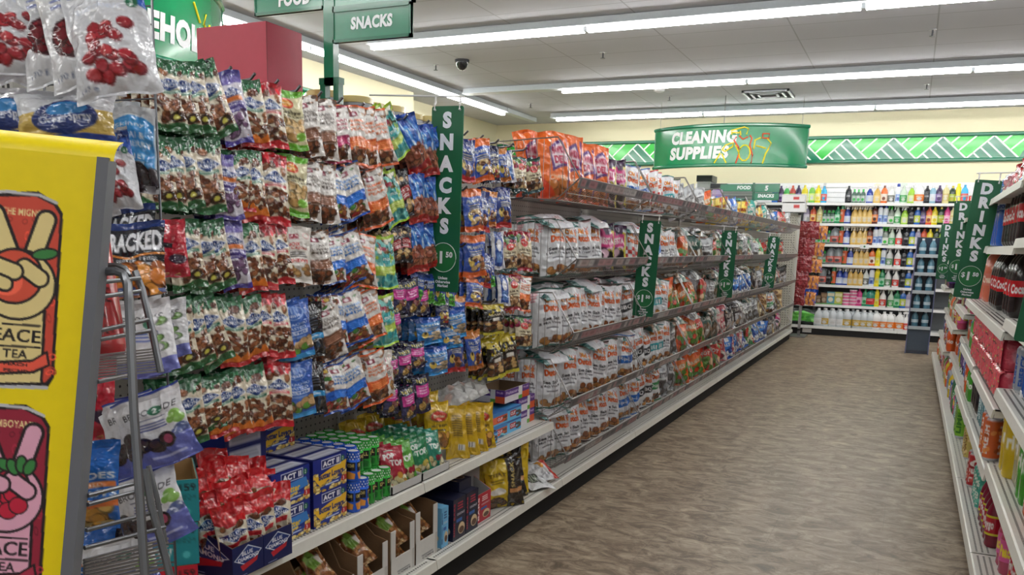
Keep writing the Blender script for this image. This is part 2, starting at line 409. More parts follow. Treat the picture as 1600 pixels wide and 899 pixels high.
# ---- decorative green chevron band
GD, GL, GW, GT = (22, 112, 82), (48, 178, 62), (236, 244, 236), (18, 104, 76)
def band(name, label, L, mw, H=.44):
    t = thing(name, label, 'wall border', mw=mw)
    g = G(); g.box((0, -.012, 0), (L, 0, H), GD); obj('green_panel', g.mesh('green_panel', 'gloss', False), t)
    g = G(); P = 1.85*H; e = -.0135
    def clipquad(pts, c, ee):
        pts = [(min(max(x, 0), L), z) for x, z in pts]; g.add([(x, ee, z) for x, z in pts], [(0, 1, 2, 3)], c)
    k = 0; x = -P
    while x < L+P:
        clipquad([(x, H-.02), (x+P*.5, .02), (x+P*.5+.001, .02), (x+P, H-.02)], GL, e)
        x += P
    obj('lime_triangles', g.mesh('lime_triangles', 'gloss', False), t)
    g = G(); x = -P
    def ln(x0, z0, x1, z1, wd=.011):
        if min(x0, x1) < 0 or max(x0, x1) > L: return
        d = math.hypot(x1-x0, z1-z0); nx, nz = -(z1-z0)/d*wd, (x1-x0)/d*wd
        g.add([(x0-nx, e-.0012, z0-nz), (x1-nx, e-.0012, z1-nz), (x1+nx, e-.0012, z1+nz), (x0+nx, e-.0012, z0+nz)], [(0, 1, 2, 3)], GW)
    Hh = H-.04
    while x < L+P:
        for f in (.33, .66, 1): ln(x+f*P/2, H-.02-f*Hh, x+f*P, H-.02)
        for f in (.25, .5, .75, 1): ln(x+P/2+f*P/2, .02+f*Hh, x+P/2+f*P, .02)
        x += P
    obj('white_stripes', g.mesh('white_stripes', 'matte', False), t)
    g = G(); g.tube([(0, -.02, H), (L, -.02, H)], .028, 8, GT); g.tube([(0, -.02, 0), (L, -.02, 0)], .028, 8, GT)
    obj('edge_rail', g.mesh('edge_rail', 'gloss'), t)
    return t
zb = at_y(1600, 251, BACKY-.02).z+.02; zt_ = at_y(1600, 208, BACKY-.02).z
BH = zt_-zb
band('chevron_border', 'green chevron striped border along the cream back wall', 8.3, frame((LEFTX2+.02, BACKY-.005, zb), (0,0,1), (0,-1,0)), BH)
band('chevron_border', 'green chevron striped border along the left wall behind the pails', 11, frame((LEFTX+.005, 0.5, zb), (0,0,1), (1,0,0)), BH)

# ---- strip lights
def strip_light(a, b, z, label, lit0=0.0, axis='x', group='ceiling strip lights'):
    """a..b run; lit0 = unlit length at the start"""
    L = abs(b-a)
    t = thing('strip_light', label, 'ceiling light', group=group)
    def T(x, y, zz): return (x, y, zz) if axis == 'x' else (y, x, zz)
    c = strip_light.c
    def bx(g, x0, x1, y0, y1, z0, z1, col):
        p, q = T(x0, y0, z0), T(x1, y1, z1); g.box(tuple(map(min, p, q)), tuple(map(max, p, q)), col)
    g = G(); bx(g, a, b, c-.055, c+.055, z+.03, ROOFZ-.005, (205, 212, 218)); bx(g, a, b, c-.085, c+.085, z+.022, z+.03, (214, 220, 226))
    obj('housing', g.mesh('housing', 'enamel', False), t)
    sgn = 1 if b > a else -1; x = a+lit0*sgn; seg = 2.36
    while (b-x)*sgn > .3:
        x1 = x+sgn*min(seg, abs(b-x)-.02)
        g = G(); prof = []
        bx(g, x+.02*sgn, x1-.02*sgn, c-.03, c+.03, z-.02, z+.02, (255, 255, 255))
        obj('lamp_tube', g.mesh('lamp_tube', 'tube', False), t)
        g = G(); bx(g, x1-.02*sgn, x1+.02*sgn, c-.028, c+.028, z-.018, z+.022, (190, 195, 200)); obj('end_clip', g.mesh('end_clip', 'enamel', False), t)
        x = x1
    return t
LZ = 3.2
for y, a, lit, lab in ((7.70, -5.27, 0, 'nearest of the three crosswise ceiling strip lights in view'), (10.64, -5.75, 1.42, 'middle crosswise ceiling strip light, unlit at its left end'),
                       (13.03, -5.45, .07, 'crosswise ceiling strip light closest to the back wall'), (4.75, -4.9, 0, 'ceiling strip light above the second gondola bay, over the aisle'),
                       (1.8, -4.9, 0, 'ceiling strip light over the near end of the aisle'), (-1.2, -4.9, 0, 'ceiling strip light behind the viewpoint')):
    strip_light.c = y; strip_light(a, 5.2, LZ, lab, lit)
strip_light.c = -5.93; strip_light(12.25, -3.5, LZ, 'long ceiling strip light running lengthwise beside the left wall', 0, 'y')
g = G(); g.box((-5.985, 12.27, LZ+.03), (-5.875, 13.4, ROOFZ-.005), (205, 212, 218)); tag(obj('lamp_housing', g.mesh('lamp_housing', 'enamel', False)), 'unlit grey housing continuing the lengthwise strip light towards the back wall', 'light housing')

# ---- ceiling fittings
p = at_z(722, 98, ROOFZ-.03)
t = thing('dome_camera', 'black dome security camera on the ceiling', 'security camera', p)
g = G(); g.lathe([(.085, .0), (.085, .03)], 20, (60, 62, 66)); obj('mount_ring', g.mesh('mount_ring', 'gloss'), t)
g = G(); g.lathe([(.001, -.085), (.03, -.078), (.055, -.055), (.072, -.02), (.075, .0)], 20, (30, 32, 36)); obj('dome', g.mesh('dome', 'gloss'), t)
SPR = [(942, 88, 'over the white and red chip bags'), (1457, 53, 'nearest the right edge'), (1448, 137, 'above the drinks end near the back wall'), (1046, 155, 'left of the air vent'), (829, 166, 'near the back left corner'), (681, 107, 'left of the dome camera')]
for px, py, w in SPR:
    p = at_z(px, py, ROOFZ-.04)
    t = thing('fire_sprinkler', 'small metal fire sprinkler head in the ceiling '+w, 'sprinkler', p, 'fire sprinklers')
    g = G(); g.lathe([(.035, .034), (.03, .04)], 14, (200, 200, 205)); obj('escutcheon', g.mesh('escutcheon', 'enamel'), t)
    g = G(); g.tube([(0, 0, .035), (0, 0, -.02)], .008, 6, (90, 90, 95)); g.lathe([(.026, -.024), (.026, -.02)], 12, (90, 90, 95)); obj('deflector', g.mesh('deflector', 'metal'), t)
p = at_z(1201, 147, ROOFZ-.01)
t = thing('air_vent', 'square louvred air vent in the ceiling', 'vent', p)
g = G()
for s in (1, .72, .44): 
    q = .3*s
    for a in ((-q, -q, q, -q+.03), (-q, q-.03, q, q), (-q, -q, -q+.03, q), (q-.03, -q, q, q)): g.box((a[0], a[1], -.02-.012*(1-s)), (a[2], a[3], .005), (160, 165, 172))
obj('louvre', g.mesh('louvre', 'enamel', False), t)
g = G(); g.box((-.3, -.3, .0), (.3, .3, .008), (40, 42, 46)); obj('duct_opening', g.mesh('duct_opening', 'matte', False), t)
p = at_z(1030, 141, ROOFZ-.02)
g = G(); g.lathe([(.03, -.03), (.07, -.015), (.075, .02)], 16, (225, 225, 228)); tag(obj('smoke_detector', g.mesh('smoke_detector', 'enamel'), loc=p), 'small round white smoke detector behind the middle strip light', 'smoke detector')

# ---- hanging curved department signs
def outline(g, pts, c, mapf, r=.010):
    g.tube([mapf(q) for q in pts], r, 5, c)
def curved_sign(name, label, mw, Wd, Hh, words, draw, bulge=.40):
    t = thing(name, label, 'hanging sign', mw=mw)
    R = (Wd*Wd/4+bulge*bulge)/(2*bulge); A = math.asin(Wd/2/R)
    def mapf(p):
        th = p[0]/R; rr = R-p[1]
        return (rr*math.sin(th), R*math.cos(A)-rr*math.cos(th), p[2])
    arc = 2*A*R
    us = np.linspace(-arc/2, arc/2, 49)
    P = np.array([[mapf((u, 0, z)) for u in us] for z in (Hh, 0)]); g = G(); g.grid(P, (6, 134, 82))
    P2 = np.array([[mapf((u, .012, z)) for u in us[::-1]] for z in (Hh, 0)]); g.grid(P2, (8, 116, 74))
    for s in (-1, 1):
        q = mapf((s*arc/2, 0, 0)); g.box((q[0]-.012, q[1], 0), (q[0]+.012, q[1]+.05, Hh), (20, 112, 80))
    obj('curved_panel', g.mesh('curved_panel', 'gloss'), t)
    g = G()
    for z in (0, Hh): g.tube([mapf((u*1.015, 0, z)) for u in us], .026, 8, (22, 122, 86))
    obj('edge_tube', g.mesh('edge_tube', 'gloss'), t)
    for s, (cx, cz, hh, mx) in words:
        lettering(s, t, None, hh, mx, (236, 240, 242), .06, 'matte', 0.10, mapf=lambda a, cx=cx, cz=cz: mapf((a[0]+cx, a[1]-.004, a[2]+cz)))
    g = G(); draw(g, lambda q: mapf((q[0], -.006, q[1]))); 
    if g.v: obj('line_drawing', g.mesh('line_drawing', 'matte'), t)
    for u in (-arc*.46, 0, arc*.46):
        q = mapf((u, .01, Hh)); g = G(); g.tube([q, (q[0], q[1], ROOFZ-mw.translation.z)], .003 if u else .006, 5, (150, 150, 150)); obj('suspension_wire', g.mesh('suspension_wire', 'metal'), t)
    return t
YL, RD = (244, 226, 50), (232, 92, 56)
def clean_draw(g, m):
    H = .53
    S = lambda pts: [((x-.5)*2.14, (1-y)*H) for x, y in pts]
    outline(g, S([(.555,.24),(.55,.14),(.63,.06),(.655,.1),(.645,.24)]), YL, m); outline(g, S([(.55,.19),(.60,.2),(.605,.15),(.61,.26)]), YL, m)
    outline(g, S([(.585,.30),(.57,.38),(.6,.55),(.605,.75),(.59,.97)]), RD, m); outline(g, S([(.665,.26),(.68,.33),(.67,.5),(.69,.75),(.685,.97)]), RD, m)
    outline(g, S([(.60,.27),(.625,.36),(.655,.3)]), RD, m)
    outline(g, S([(.64+.035*math.cos(a/10*6.3), .70+.2*math.sin(a/10*6.3)) for a in range(11)]), YL, m)
    outline(g, S([(.5,.62),(.52,.5),(.57,.44),(.565,.54),(.52,.66),(.5,.62)]), YL, m); outline(g, S([(.58,.5),(.605,.68)]), YL, m)
    outline(g, S([(.49,.7),(.455,.95)]), YL, m); outline(g, S([(.5,.72),(.53,.95)]), YL, m)
    outline(g, S([(.695,.6),(.70,.38),(.735,.32)]), YL, m); outline(g, S([(.775,.34),(.80,.45),(.785,.6),(.77,.72),(.755,.97)]), YL, m)
    outline(g, S([(.71,.52),(.77,.58)]), YL, m)
    outline(g, S([(.745,.22),(.785,.22),(.785,.33),(.745,.33),(.745,.22)]), RD, m)
pc = (at_y(1022, 262, 12.5)+at_y(1258, 262, 12.5))/2
z0 = pc.z; 
curved_sign('department_sign', 'large curved green CLEANING SUPPLIES sign hanging by the back wall', frame((pc.x, 12.5, z0), (0,0,1), (0,-1,0)), 2.12, .53,
            [('CLEANING', (-.30, .295, .175, .98)), ('SUPPLIES', (-.36, .085, .175, .90))], clean_draw)
def house_draw(g, m):
    outline(g, [(.42, .46), (.50, .34)], YL, m, .008); outline(g, [(.60, .42), (.56, .34), (.62, .3), (.66, .36)], YL, m, .008)
ph = at_x(263, 82, -5.14)
curved_sign('department_sign', 'curved green HOUSEHOLD sign hanging by the left wall, partly behind snack bags', frame((-5.14, ph.y-.50, ph.z-.16), (0,0,1), (1,0,0)), 2.12, .60,
            [('HOUSEHOLD', (0.0, .12, .19, 1.26))], house_draw)

# ================================================================== SNACK GONDOLA (left)
XB, XU, XL = -1.865, -1.508, -1.453      # back panel, upper shelf lip, base lip
JY = [0.08+1.22*i for i in range(11)]; YEND = 12.6
WHT, LIPC = (214, 212, 203), (222, 221, 212)
gon = thing('store_gondola', 'long double-sided white metal gondola holding the snack aisle on the left', 'gondola shelving', (XB, 1.3, 0))
def part(name, g, mats, parent, smooth=False): return obj(name, g.mesh(name, mats, smooth), parent, Matrix.Translation(-Vector(parent.location)) if parent.type == 'EMPTY' and parent.parent is None and parent.rotation_euler.z == 0 else None)
g = G(); g.box((XB-.03, .08, .02), (XB, YEND, 1.70)); part('back_panel', g, 'peg', gon)
def shelf_part(x0, x1, y0, y1, z0, z1, name, parent, n=4, slots=True, up=1):
    """deck from back x0 to lip x1 with a turned-down lip and punched slots along the front"""
    g = G(); s = 1 if x1 > x0 else -1
    g.box((min(x0, x1), y0, z1-.006), (max(x0, x1), y1, z1), (206, 205, 198))
    g.prism([(x1, z1), (x1+s*.006, z1-.002), (x1+s*.012, z0), (x1+s*.004, z0), (x1, z1-.012)], y0, y1, LIPC)
    g.box((min(x0, x0+s*.02), y0, z0), (max(x0, x0+s*.02), y1, z1), WHT)
    for yy in (y0, y1-.004): g.box((min(x0, x1), yy, z0+.004), (max(x0, x1), yy+.004, z1), WHT)
    if slots:
        for k in range(n):
            xx = x1-s*(.018+k*.02)
            y = y0+.02
            while y < y1-.03:
                g.box((xx-.0035, y, z1), (xx+.0035, y+.007, z1+.0006), (70, 70, 68)); y += .014 if y1 < 6 else .028
    return part(name, g, 'enamel', parent)
for i in range(10):
    y0, y1 = JY[i], min(JY[i+1], YEND) if i < 9 else YEND
    if i == 0: continue
    shelf_part(XB, XL, y0+.002, y1-.002, .105, .14, 'base_shelf', gon, 2)
    g = G(); g.box((XL-.45, y0, 0), (-1.48, y1, .104), (26, 26, 27)); part('kick_plate', g, 'matte', gon)
for i in (1, 2): shelf_part(XB, XU, JY[i]+.002, JY[i+1]-.002, .386, .421, 'upper_shelf', gon, 2)
for y in JY[1:10]:
    g = G(); g.box((XB, y-.016, .02), (XB+.008, y+.016, 1.705), (190, 189, 184))
    z = .16
    if y < 6:
        while z < 1.69: g.box((XB+.008, y-.009, z), (XB+.0086, y-.003, z+.013), (50, 50, 50)); g.box((XB+.008, y+.003, z), (XB+.0086, y+.009, z+.013), (50, 50, 50)); z += .025
    part('upright', g, 'enamel', gon)
g = G(); g.box((XB-.034, .08, 1.70), (XB+.004, YEND, 1.706), (150, 150, 146)); part('top_rail', g, 'enamel', gon)
g = G(); g.box((XB-.42, .08, 1.66), (XB-.03, YEND, 1.69), WHT); part('top_deck', g, 'enamel', gon)
g = G(); g.box((XB-.45, .08, 0), (XB-.03, YEND, .14), (40, 40, 40)); part('rear_base', g, 'enamel', gon)
# perforated end wing with its square post
g = G(); g.box((XB-.4, YEND-.012, .14), (-1.49, YEND, 1.74), (206, 203, 190))
zz = .2
while zz < 1.7:
    xx = XB+.03
    while xx < -1.52: g.box((xx-.006, YEND-.0128, zz-.006), (xx+.006, YEND-.012, zz+.006), (96, 94, 88)); xx += .034
    zz += .034
part('end_panel', g, 'enamel', gon)
g = G(); g.box((-1.495, YEND-.02, .1), (-1.463, YEND+.012, 1.76), (214, 212, 204)); g.box((XB-.4, YEND-.02, 1.735), (-1.463, YEND+.012, 1.76), (214, 212, 204)); part('end_post', g, 'enamel', gon)

# ---- wire baskets with price rails
TIER = [1.576, 1.206, .859, .537, .258]
BL = 1.19
TN = ['top', 'second', 'third', 'fourth', 'bottom']
g = G(); WC = (150, 148, 146)
BP = dict(rt=(0, 0), rb=(-.014, -.04), bf=(-.116, -.099), fb=(-.43, -.09), bt=(-.43, .17), st=(-.115, .185))
def w3(p, y): return (p[0], y, p[1])
for y in (0, BL):
    g.tube([w3(BP['rt'], y), w3(BP['st'], y), w3(BP['bt'], y), w3(BP['fb'], y), w3(BP['bf'], y), w3(BP['rt'], y)], .0035, 5, WC)
    for k in range(1, 9):
        x = -.43+.035*k; g.tube([(x, y, -.092), (x, y, .178)], .0014, 4, WC)
    for q in (.25, .5, .75):
        g.tube([(-.116+.1*q*.0-.0, y, -.099+q*.28), (BP['bf'][0]+(.116)*min(q*1.0, 1)*.0, y, -.099+q*.28+.001)], .0014, 4, WC)
        xx = -.115+.115*q; g.tube([(xx, y, .185-.185*q), (xx, y, -.099+.08*q)], .0014, 4, WC)
for k in range(1, 34):
    y = BL*k/34; g.tube([w3(BP['rb'], y), w3(BP['bf'], y), w3(BP['fb'], y)], .0015, 4, WC)
for x, z in ((-.116, -.099), (-.2, -.097), (-.3, -.094), (-.43, -.09), (-.43, .04), (-.43, .17), (-.062, -.068)): g.tube([(x, 0, z), (x, BL, z)], .0028, 4, WC)
wire_me = g.mesh('wire_frame', 'metal')
g = G(); g.prism([(.001, .002), (.006, .002), (-.008, -.043), (-.013, -.043)], 0, BL, (112, 110, 110)); g.box((-.004, 0, .0), (.007, BL, .003), (168, 166, 164)); rail_me = g.mesh('front_rail', 'enamel', False)
def strip_me(seed, far):
    R = random.Random(seed); A = Art(150 if not far else 70, 5, (122, 119, 122), ss=2)
    x = .01
    while x < .98:
        w = R.choice([.03, .05, .09]); c = R.choice([(176, 136, 140), (180, 160, 158), (92, 92, 100), (168, 116, 122), (190, 188, 188), (96, 92, 98)])
        A.r(x, .15, x+w, .85, c); A.r(x+w*.15, .35, x+w*.7, .6, (np.array(c)*.75)); x += w+.006
    A = A.out(); h, w = A.shape[:2]; u = np.linspace(.01, BL-.01, w)[None, :]; v = np.linspace(0, 1, h)[:, None]
    P = np.stack([.0072-.014*v+0*u+.0006, u+0*v, -.003-.036*v+0*u], -1); g = G(); g.grid(P, A); return g.mesh('price_strip', 'card', False)
strips = [strip_me(s, s > 2) for s in range(5)]
for t in range(5):
    for k in range(7):
        y = 3.755+1.2205*k
        b = thing('wire_basket', '%s wire basket of the %s tier, counted from the near end' % (ORD[k], TN[t]), 'wire basket', (-1.42-(.0 if t < 4 else .012), y, TIER[t]), 'wire baskets with price rails')
        obj('wire_frame', wire_me, b); r = obj('front_rail', rail_me, b)
        if k < 4: obj('price_strip', strips[(t*3+k) % 5], r)

# ---- peg hooks on the pegboard
HZ = [1.68, 1.475, 1.26, 1.03, .83]
hg = G(); hg.tube([(0, 0, 0), (.245, 0, .004), (.272, 0, .006), (.288, 0, .020)], .0042, 6, (96, 96, 100)); hg.box((-.002, -.012, -.02), (.003, .012, .02), (110, 110, 112))
hook_me = hg.mesh('peg_hook', 'metal')
HY = [1.62, 1.70, 1.785, 1.875, 1.965, 2.06, 2.16, 2.27, 2.385, 2.52, 2.66, 2.80, 2.95, 3.08, 3.22, 3.36, 3.50]
for z in HZ:
    for y in HY: obj('peg_hook', hook_me, gon, Matrix.Translation(Vector((XB, y, z-.010))-Vector(gon.location)))

# ================================================================== PRINTED DESIGNS
NB = [(104, 54, 32), (134, 76, 46), (84, 42, 26), (158, 100, 64)]
CREAM = (222, 212, 190)
def a_almond(top, bot, mid=(30, 96, 74), fl=None, dark=True, w=36, h=64, seed=1, edge=None, nut=NB, txt=(238, 240, 245)):
    A = Art(w, h, CREAM); 
    A.p([(0, 0), (1, 0), (1, .13), (.6, .2), (.25, .17), (0, .22)], top); A.n(.05, .05, .95, .2, [tuple(np.array(top)*1.3), tuple(np.array(top)*.75)], 14, .05, seed)
    A.nuts(.08, .17, .92, .25, nut, 3, .09, seed+5)
    A.nuts(.06, .50, .94, .86, nut, 40, .085, seed, .42)
    A.p([(.05, .36), (.5, .25), (.95, .36), (.5, .45)], (238, 238, 240)); A.p([(.09, .36), (.5, .262), (.91, .36), (.5, .44)], (24, 52, 118))
    A.t('BLUE', .32, .29, .7, .335, txt); A.t('DIAMOND', .12, .335, .90, .395, txt)
    A.r(.15, .43, .85, .475, mid); A.lines(.2, .435, .8, .47, (225, 225, 215), 2)
    if dark: A.e(.68, .80, .2, .075, (54, 36, 24)); A.e(.68, .80, .09, .035, (196, 190, 80))
    A.p([(0, .86), (.3, .9), (.7, .87), (1, .9), (1, 1), (0, 1)], bot)
    if fl: A.p([(.0, .86), (.2, .80), (.3, .86), (.5, .79), (.65, .86), (.9, .80), (1, .88), (1, .92), (0, .92)], fl)
    if edge: A.r(0, 0, .07, 1, edge); A.r(.93, 0, 1, 1, edge)
    return A.out()
def a_purple():
    A = Art(36, 64, (216, 212, 226)); A.r(0, 0, 1, .1, (66, 56, 134)); A.p([(0, .1), (1, .1), (1, .17), (.5, .2), (0, .16)], (112, 100, 172))
    A.p([(.08, .31), (.5, .23), (.92, .31), (.5, .38)], (28, 48, 120)); A.t('BLUE', .34, .26, .66, .295, (240, 240, 245)); A.t('DIAMOND', .16, .295, .86, .34, (240, 240, 245))
    A.r(.14, .355, .88, .415, (226, 124, 60)); A.r(.04, .43, .96, .56, (70, 56, 130)); A.t('blueberry', .1, .44, .9, .49, (220, 216, 240)); A.t('almonds', .1, .50, .8, .545, (200, 196, 230))
    A.nuts(.15, .60, .9, .84, [(104, 74, 110), (120, 88, 124), (92, 64, 100)], 12, .12, 4); A.r(0, .93, 1, 1, (66, 52, 140)); A.p([(0, .9), (.5, .94), (1, .9), (1, 1), (0, 1)], (66, 52, 140)); return A.out()
def a_cashew():
    A = Art(40, 64, (226, 218, 176)); G1 = (104, 178, 50); A.p([(0, 0), (1, 0), (1, .09), (.5, .14), (0, .11)], G1)
    A.e(.42, .23, .21, .085, (214, 70, 40)); A.e(.42, .23, .15, .055, (236, 160, 60)); A.t('Frito Lay', .24, .205, .6, .25, (250, 245, 230), .02)
    A.t('Cashew', .2, .33, .86, .40, (50, 44, 30)); A.t('Noix de Cajou', .06, .41, .94, .46, (50, 44, 30))
    A.nuts(.08, .52, .92, .80, [(214, 176, 116), (226, 192, 134), (200, 158, 98)], 22, .12, 3, .5); A.e(.78, .76, .17, .07, (132, 190, 70)); A.p([(0, .84), (.5, .88), (1, .9), (1, 1), (0, 1)], G1); return A.out()
def a_trail(bandc, txt, tcol, bot=True, side=NB+[(60, 40, 34), (178, 132, 88)], label=(226, 222, 218), y0=.52, botc=None, seed=2, w=40, h=60, logo=(128, 30, 52)):
    A = Art(w, h, label); A.nuts(.0, .0, 1, .13, side, 26, .07, seed, .6); A.nuts(-.02, .1, .24, 1, side, 34, .07, seed+1, .6)
    A.p([(.24, 0), (1, .12), (1, 1), (.24, 1)], label) if False else None
    A.r(.5, .02, .92, .12, label); A.r(.36, .12, .62, .2, logo); A.e(.49, .16, .07, .025, (230, 220, 225))
    for i, s in enumerate(txt): A.t(s, .32, .24+i*.065, .9, .29+i*.065, tcol)
    A.r(.0, y0, 1, y0+.2, bandc); A.lines(.3, y0+.03, .9, y0+.17, tuple(np.clip(np.array(bandc)*1.35+30, 0, 255)), 4, seed)
    A.nuts(.0, y0+.21, .82, .94, side, 34, .08, seed+3, .6, (90, 60, 40))
    if botc: A.r(0, .95, 1, 1, botc); A.r(0, 0, 1, .04, botc)
    return A.out()
def a_cashwhite():
    A = Art(40, 60, (222, 217, 210)); A.r(.38, .15, .64, .24, (140, 34, 54)); A.t('NOIX', .3, .30, .66, .36, (196, 52, 52)); A.t('DE CAJOU', .16, .37, .86, .43, (196, 52, 52)); A.lines(.2, .45, .85, .56, (70, 66, 66), 3); A.t('CASHEWS', .14, .58, .86, .645, (196, 52, 52))
    A.nuts(.1, .70, .9, .88, [(206, 164, 104), (190, 144, 88), (160, 116, 70)], 26, .08, 5, .5); A.e(.18, .17, .09, .05, (220, 150, 150), ring=.2); A.e(.84, .17, .09, .05, (220, 150, 150), ring=.2); return A.out()
def a_green(seed=3):
    A = Art(40, 60, (112, 192, 184)); A.nuts(0, .0, 1, .3, [(130, 96, 60), (176, 206, 70), (240, 240, 220), (60, 150, 150), (150, 70, 60)], 34, .07, seed, .7)
    A.r(.35, .2, .6, .27, (150, 44, 66)); A.e(.6, .42, .2, .1, (60, 160, 164)); A.t('mix', .45, .38, .76, .45, (240, 245, 240)); A.n(.1, .3, .9, .6, [(240, 240, 225), (176, 206, 70)], 10, .035, seed)
    A.r(0, .56, 1, .74, (170, 200, 62)); A.lines(.2, .58, .8, .72, (226, 236, 170), 4); A.n(0, .76, 1, .94, [(40, 132, 140), (60, 160, 164), (230, 235, 220)], 16, .07, seed+2); A.r(0, .95, 1, 1, (170, 210, 60)); A.r(0, 0, 1, .06, (170, 205, 60)); return A.out()
def a_cookie():
    A = Art(40, 60, (34, 96, 184)); A.p([(0, 0), (1, 0), (1, .1), (0, .14)], (30, 70, 160)); A.l([(.3, .1), (.5, .5)], .05, (150, 196, 232)); A.l([(.65, .08), (.8, .45)], .04, (120, 176, 224)); A.n(.1, .1, .9, .5, [(70, 140, 210), (210, 226, 240), (24, 70, 150)], 16, .06, 2, el=3)
    A.nuts(.02, .52, .98, .86, [(150, 82, 62), (172, 104, 76), (128, 62, 48)], 26, .12, 7, .7, (140, 70, 54)); A.p([(0, .86), (1, .84), (1, 1), (0, 1)], (170, 36, 34)); return A.out()
def a_dark(c1=(28, 26, 34), c2=(156, 34, 44), txt='COCOA', c3=(206, 150, 66), seed=5):
    A = Art(34, 54, c1); A.nuts(.05, .05, .95, .3, [(120, 76, 44), (214, 182, 128), c1], 12, .1, seed); A.r(.2, .34, .84, .6, c2); A.t(txt, .26, .38, .78, .46, (238, 236, 230)); A.lines(.3, .49, .74, .57, (225, 205, 205), 2); A.nuts(.1, .64, .95, .86, [(214, 182, 128), c3, (120, 76, 44)], 14, .11, seed+1); return A.out()
def a_pist():
    A = Art(44, 70, (52, 96, 182)); A.e(.5, .2, .28, .11, (150, 180, 230), ring=.12); A.t('smile', .34, .2, .68, .26, (200, 216, 245))
    for k in range(4): A.l([(.36+.09*k, .1), (.36+.09*k, .19)], .035, (150, 180, 230))
    A.t('PISTACHIO', .12, .36, .86, .41, (206, 220, 245)); A.t('ROASTED', .12, .43, .8, .48, (206, 220, 245)); A.r(.1, .5, .84, .57, (206, 220, 245)); A.t('SALTED', .16, .51, .78, .56, (52, 96, 182)); A.lines(.12, .59, .86, .64, (150, 176, 224), 2)
    A.nuts(.0, .72, 1, .86, [(178, 142, 96), (150, 112, 72), (98, 150, 60), (196, 160, 112)], 16, .13, 9, .6); A.r(0, .9, 1, 1, (60, 150, 214)); return A.out()
def a_blackb():
    A = Art(40, 66, (22, 24, 30)); 
    for k in range(4): A.l([(.36+.09*k, .06), (.36+.09*k, .14)], .035, (210, 212, 216))
    A.t('NUTS', .3, .16, .72, .21, (200, 204, 210)); A.lines(.26, .26, .76, .48, (86, 92, 104), 4); A.r(0, .56, 1, .66, (44, 140, 200)); A.lines(.2, .58, .8, .64, (190, 220, 240), 1); A.n(.3, .7, .7, .92, [(70, 78, 92), (40, 60, 80)], 10, .06, 3); return A.out()
def a_pl(c1, c2, c3, txt='NUTS', seed=1, tcol=(236, 232, 210), nut=NB+[(214, 182, 128)]):
    A = Art(34, 54, c1); A.r(0, 0, 1, .18, c2); A.t(txt, .16, .24, .86, .33, tcol); A.lines(.2, .36, .82, .5, tuple(np.array(tcol)*.8), 3, seed); A.e(.28, .62, .12, .12, (214, 186, 90)); A.e(.28, .55, .05, .05, (30, 30, 40)); A.nuts(.4, .54, .98, .84, nut, 14, .1, seed); A.r(0, .86, 1, 1, c3); return A.out()
def a_navypink(seed=1):
    A = Art(30, 50, (28, 30, 62)); A.t('NUTS', .2, .1, .8, .2, (214, 200, 90)); A.r(.12, .26, .92, .56, (206, 62, 150)); A.lines(.25, .3, .8, .5, (240, 190, 225), 3, seed); A.nuts(.08, .6, .92, .86, [(206, 176, 110), (120, 60, 60), (60, 60, 100), (190, 150, 80)], 14, .12, seed); return A.out()
def a_danp(acc=(150, 30, 50), seed=1):
    A = Art(34, 54, (214, 202, 170)); A.r(0, 0, 1, .12, acc); A.nuts(.05, .08, .95, .3, [(150, 40, 70), (180, 120, 70), (90, 130, 60), (96, 40, 90)], 14, .1, seed); A.e(.5, .3, .22, .1, (190, 44, 40)); A.t('Dan', .38, .27, .64, .33, (245, 240, 230)); A.t('TRAIL MIX', .14, .44, .86, .50, (70, 60, 50)); A.lines(.15, .52, .85, .58, (110, 96, 80), 1)
    A.nuts(.04, .62, .96, .88, [(60, 40, 34), (170, 130, 88), (120, 76, 48), (206, 178, 130)], 24, .09, seed+3, .7, (120, 84, 56)); A.r(0, .9, 1, 1, acc); return A.out()
def a_yb():
    A = Art(34, 54, (28, 26, 24)); A.r(0, 0, 1, .16, (186, 166, 40)); A.n(.0, .12, 1, .3, [(186, 166, 40), (28, 26, 24)], 10, .08, 4); A.r(.36, .44, .7, .66, (226, 222, 214)); A.t('BARK', .3, .3, .8, .38, (226, 214, 180)); A.nuts(.1, .6, .95, .86, [(178, 132, 88), (206, 168, 110), (96, 60, 38)], 14, .11, 3); A.r(0, .9, 1, 1, (196, 186, 60)); return A.out()
def a_dish(seed=1):
    A = Art(30, 50, (206, 208, 214)); A.r(.2, .0, .8, .9, (40, 74, 150)); A.e(.5, .35, .22, .16, (226, 228, 234)); A.r(.3, .55, .7, .8, (90, 130, 190)); A.r(.0, .9, 1, 1, (190, 192, 200)); return A.out()
DG_, DR_ = (38, 92, 58), (38, 92, 58)
KIND = {}
def addk(k, A, w, h, t, desc, **kw): KIND[k] = ([bag_mesh('snack_bag', A, w, h, t, seed=s+hash_(k), **kw) for s in range(3)], desc, h, w)
def hash_(k): return sum(ord(c)*(i+3) for i, c in enumerate(k)) % 997
addk('G', a_almond((44, 98, 64), (40, 96, 54), seed=2), .098, .2, .028, 'green and cream almond bag')
addk('F', a_almond((44, 98, 64), (176, 34, 34), fl=(222, 120, 40), dark=False, seed=4), .092, .2, .028, 'green-topped almond bag with flame-red foot')
addk('R', a_almond((182, 32, 44), (196, 34, 46), mid=(190, 60, 70), dark=False, seed=6), .098, .2, .028, 'red and cream almond bag')
addk('P', a_purple(), .085, .205, .022, 'purple and white blueberry almond bag')
addk('C', a_cashew(), .105, .2, .028, 'lime green and cream cashew bag')
addk('B', a_trail((112, 74, 56), ['PEANUT', 'LOVERS', 'MIX'], (96, 88, 84), seed=3), .115, .2, .03, 'white and brown peanut trail mix bag')
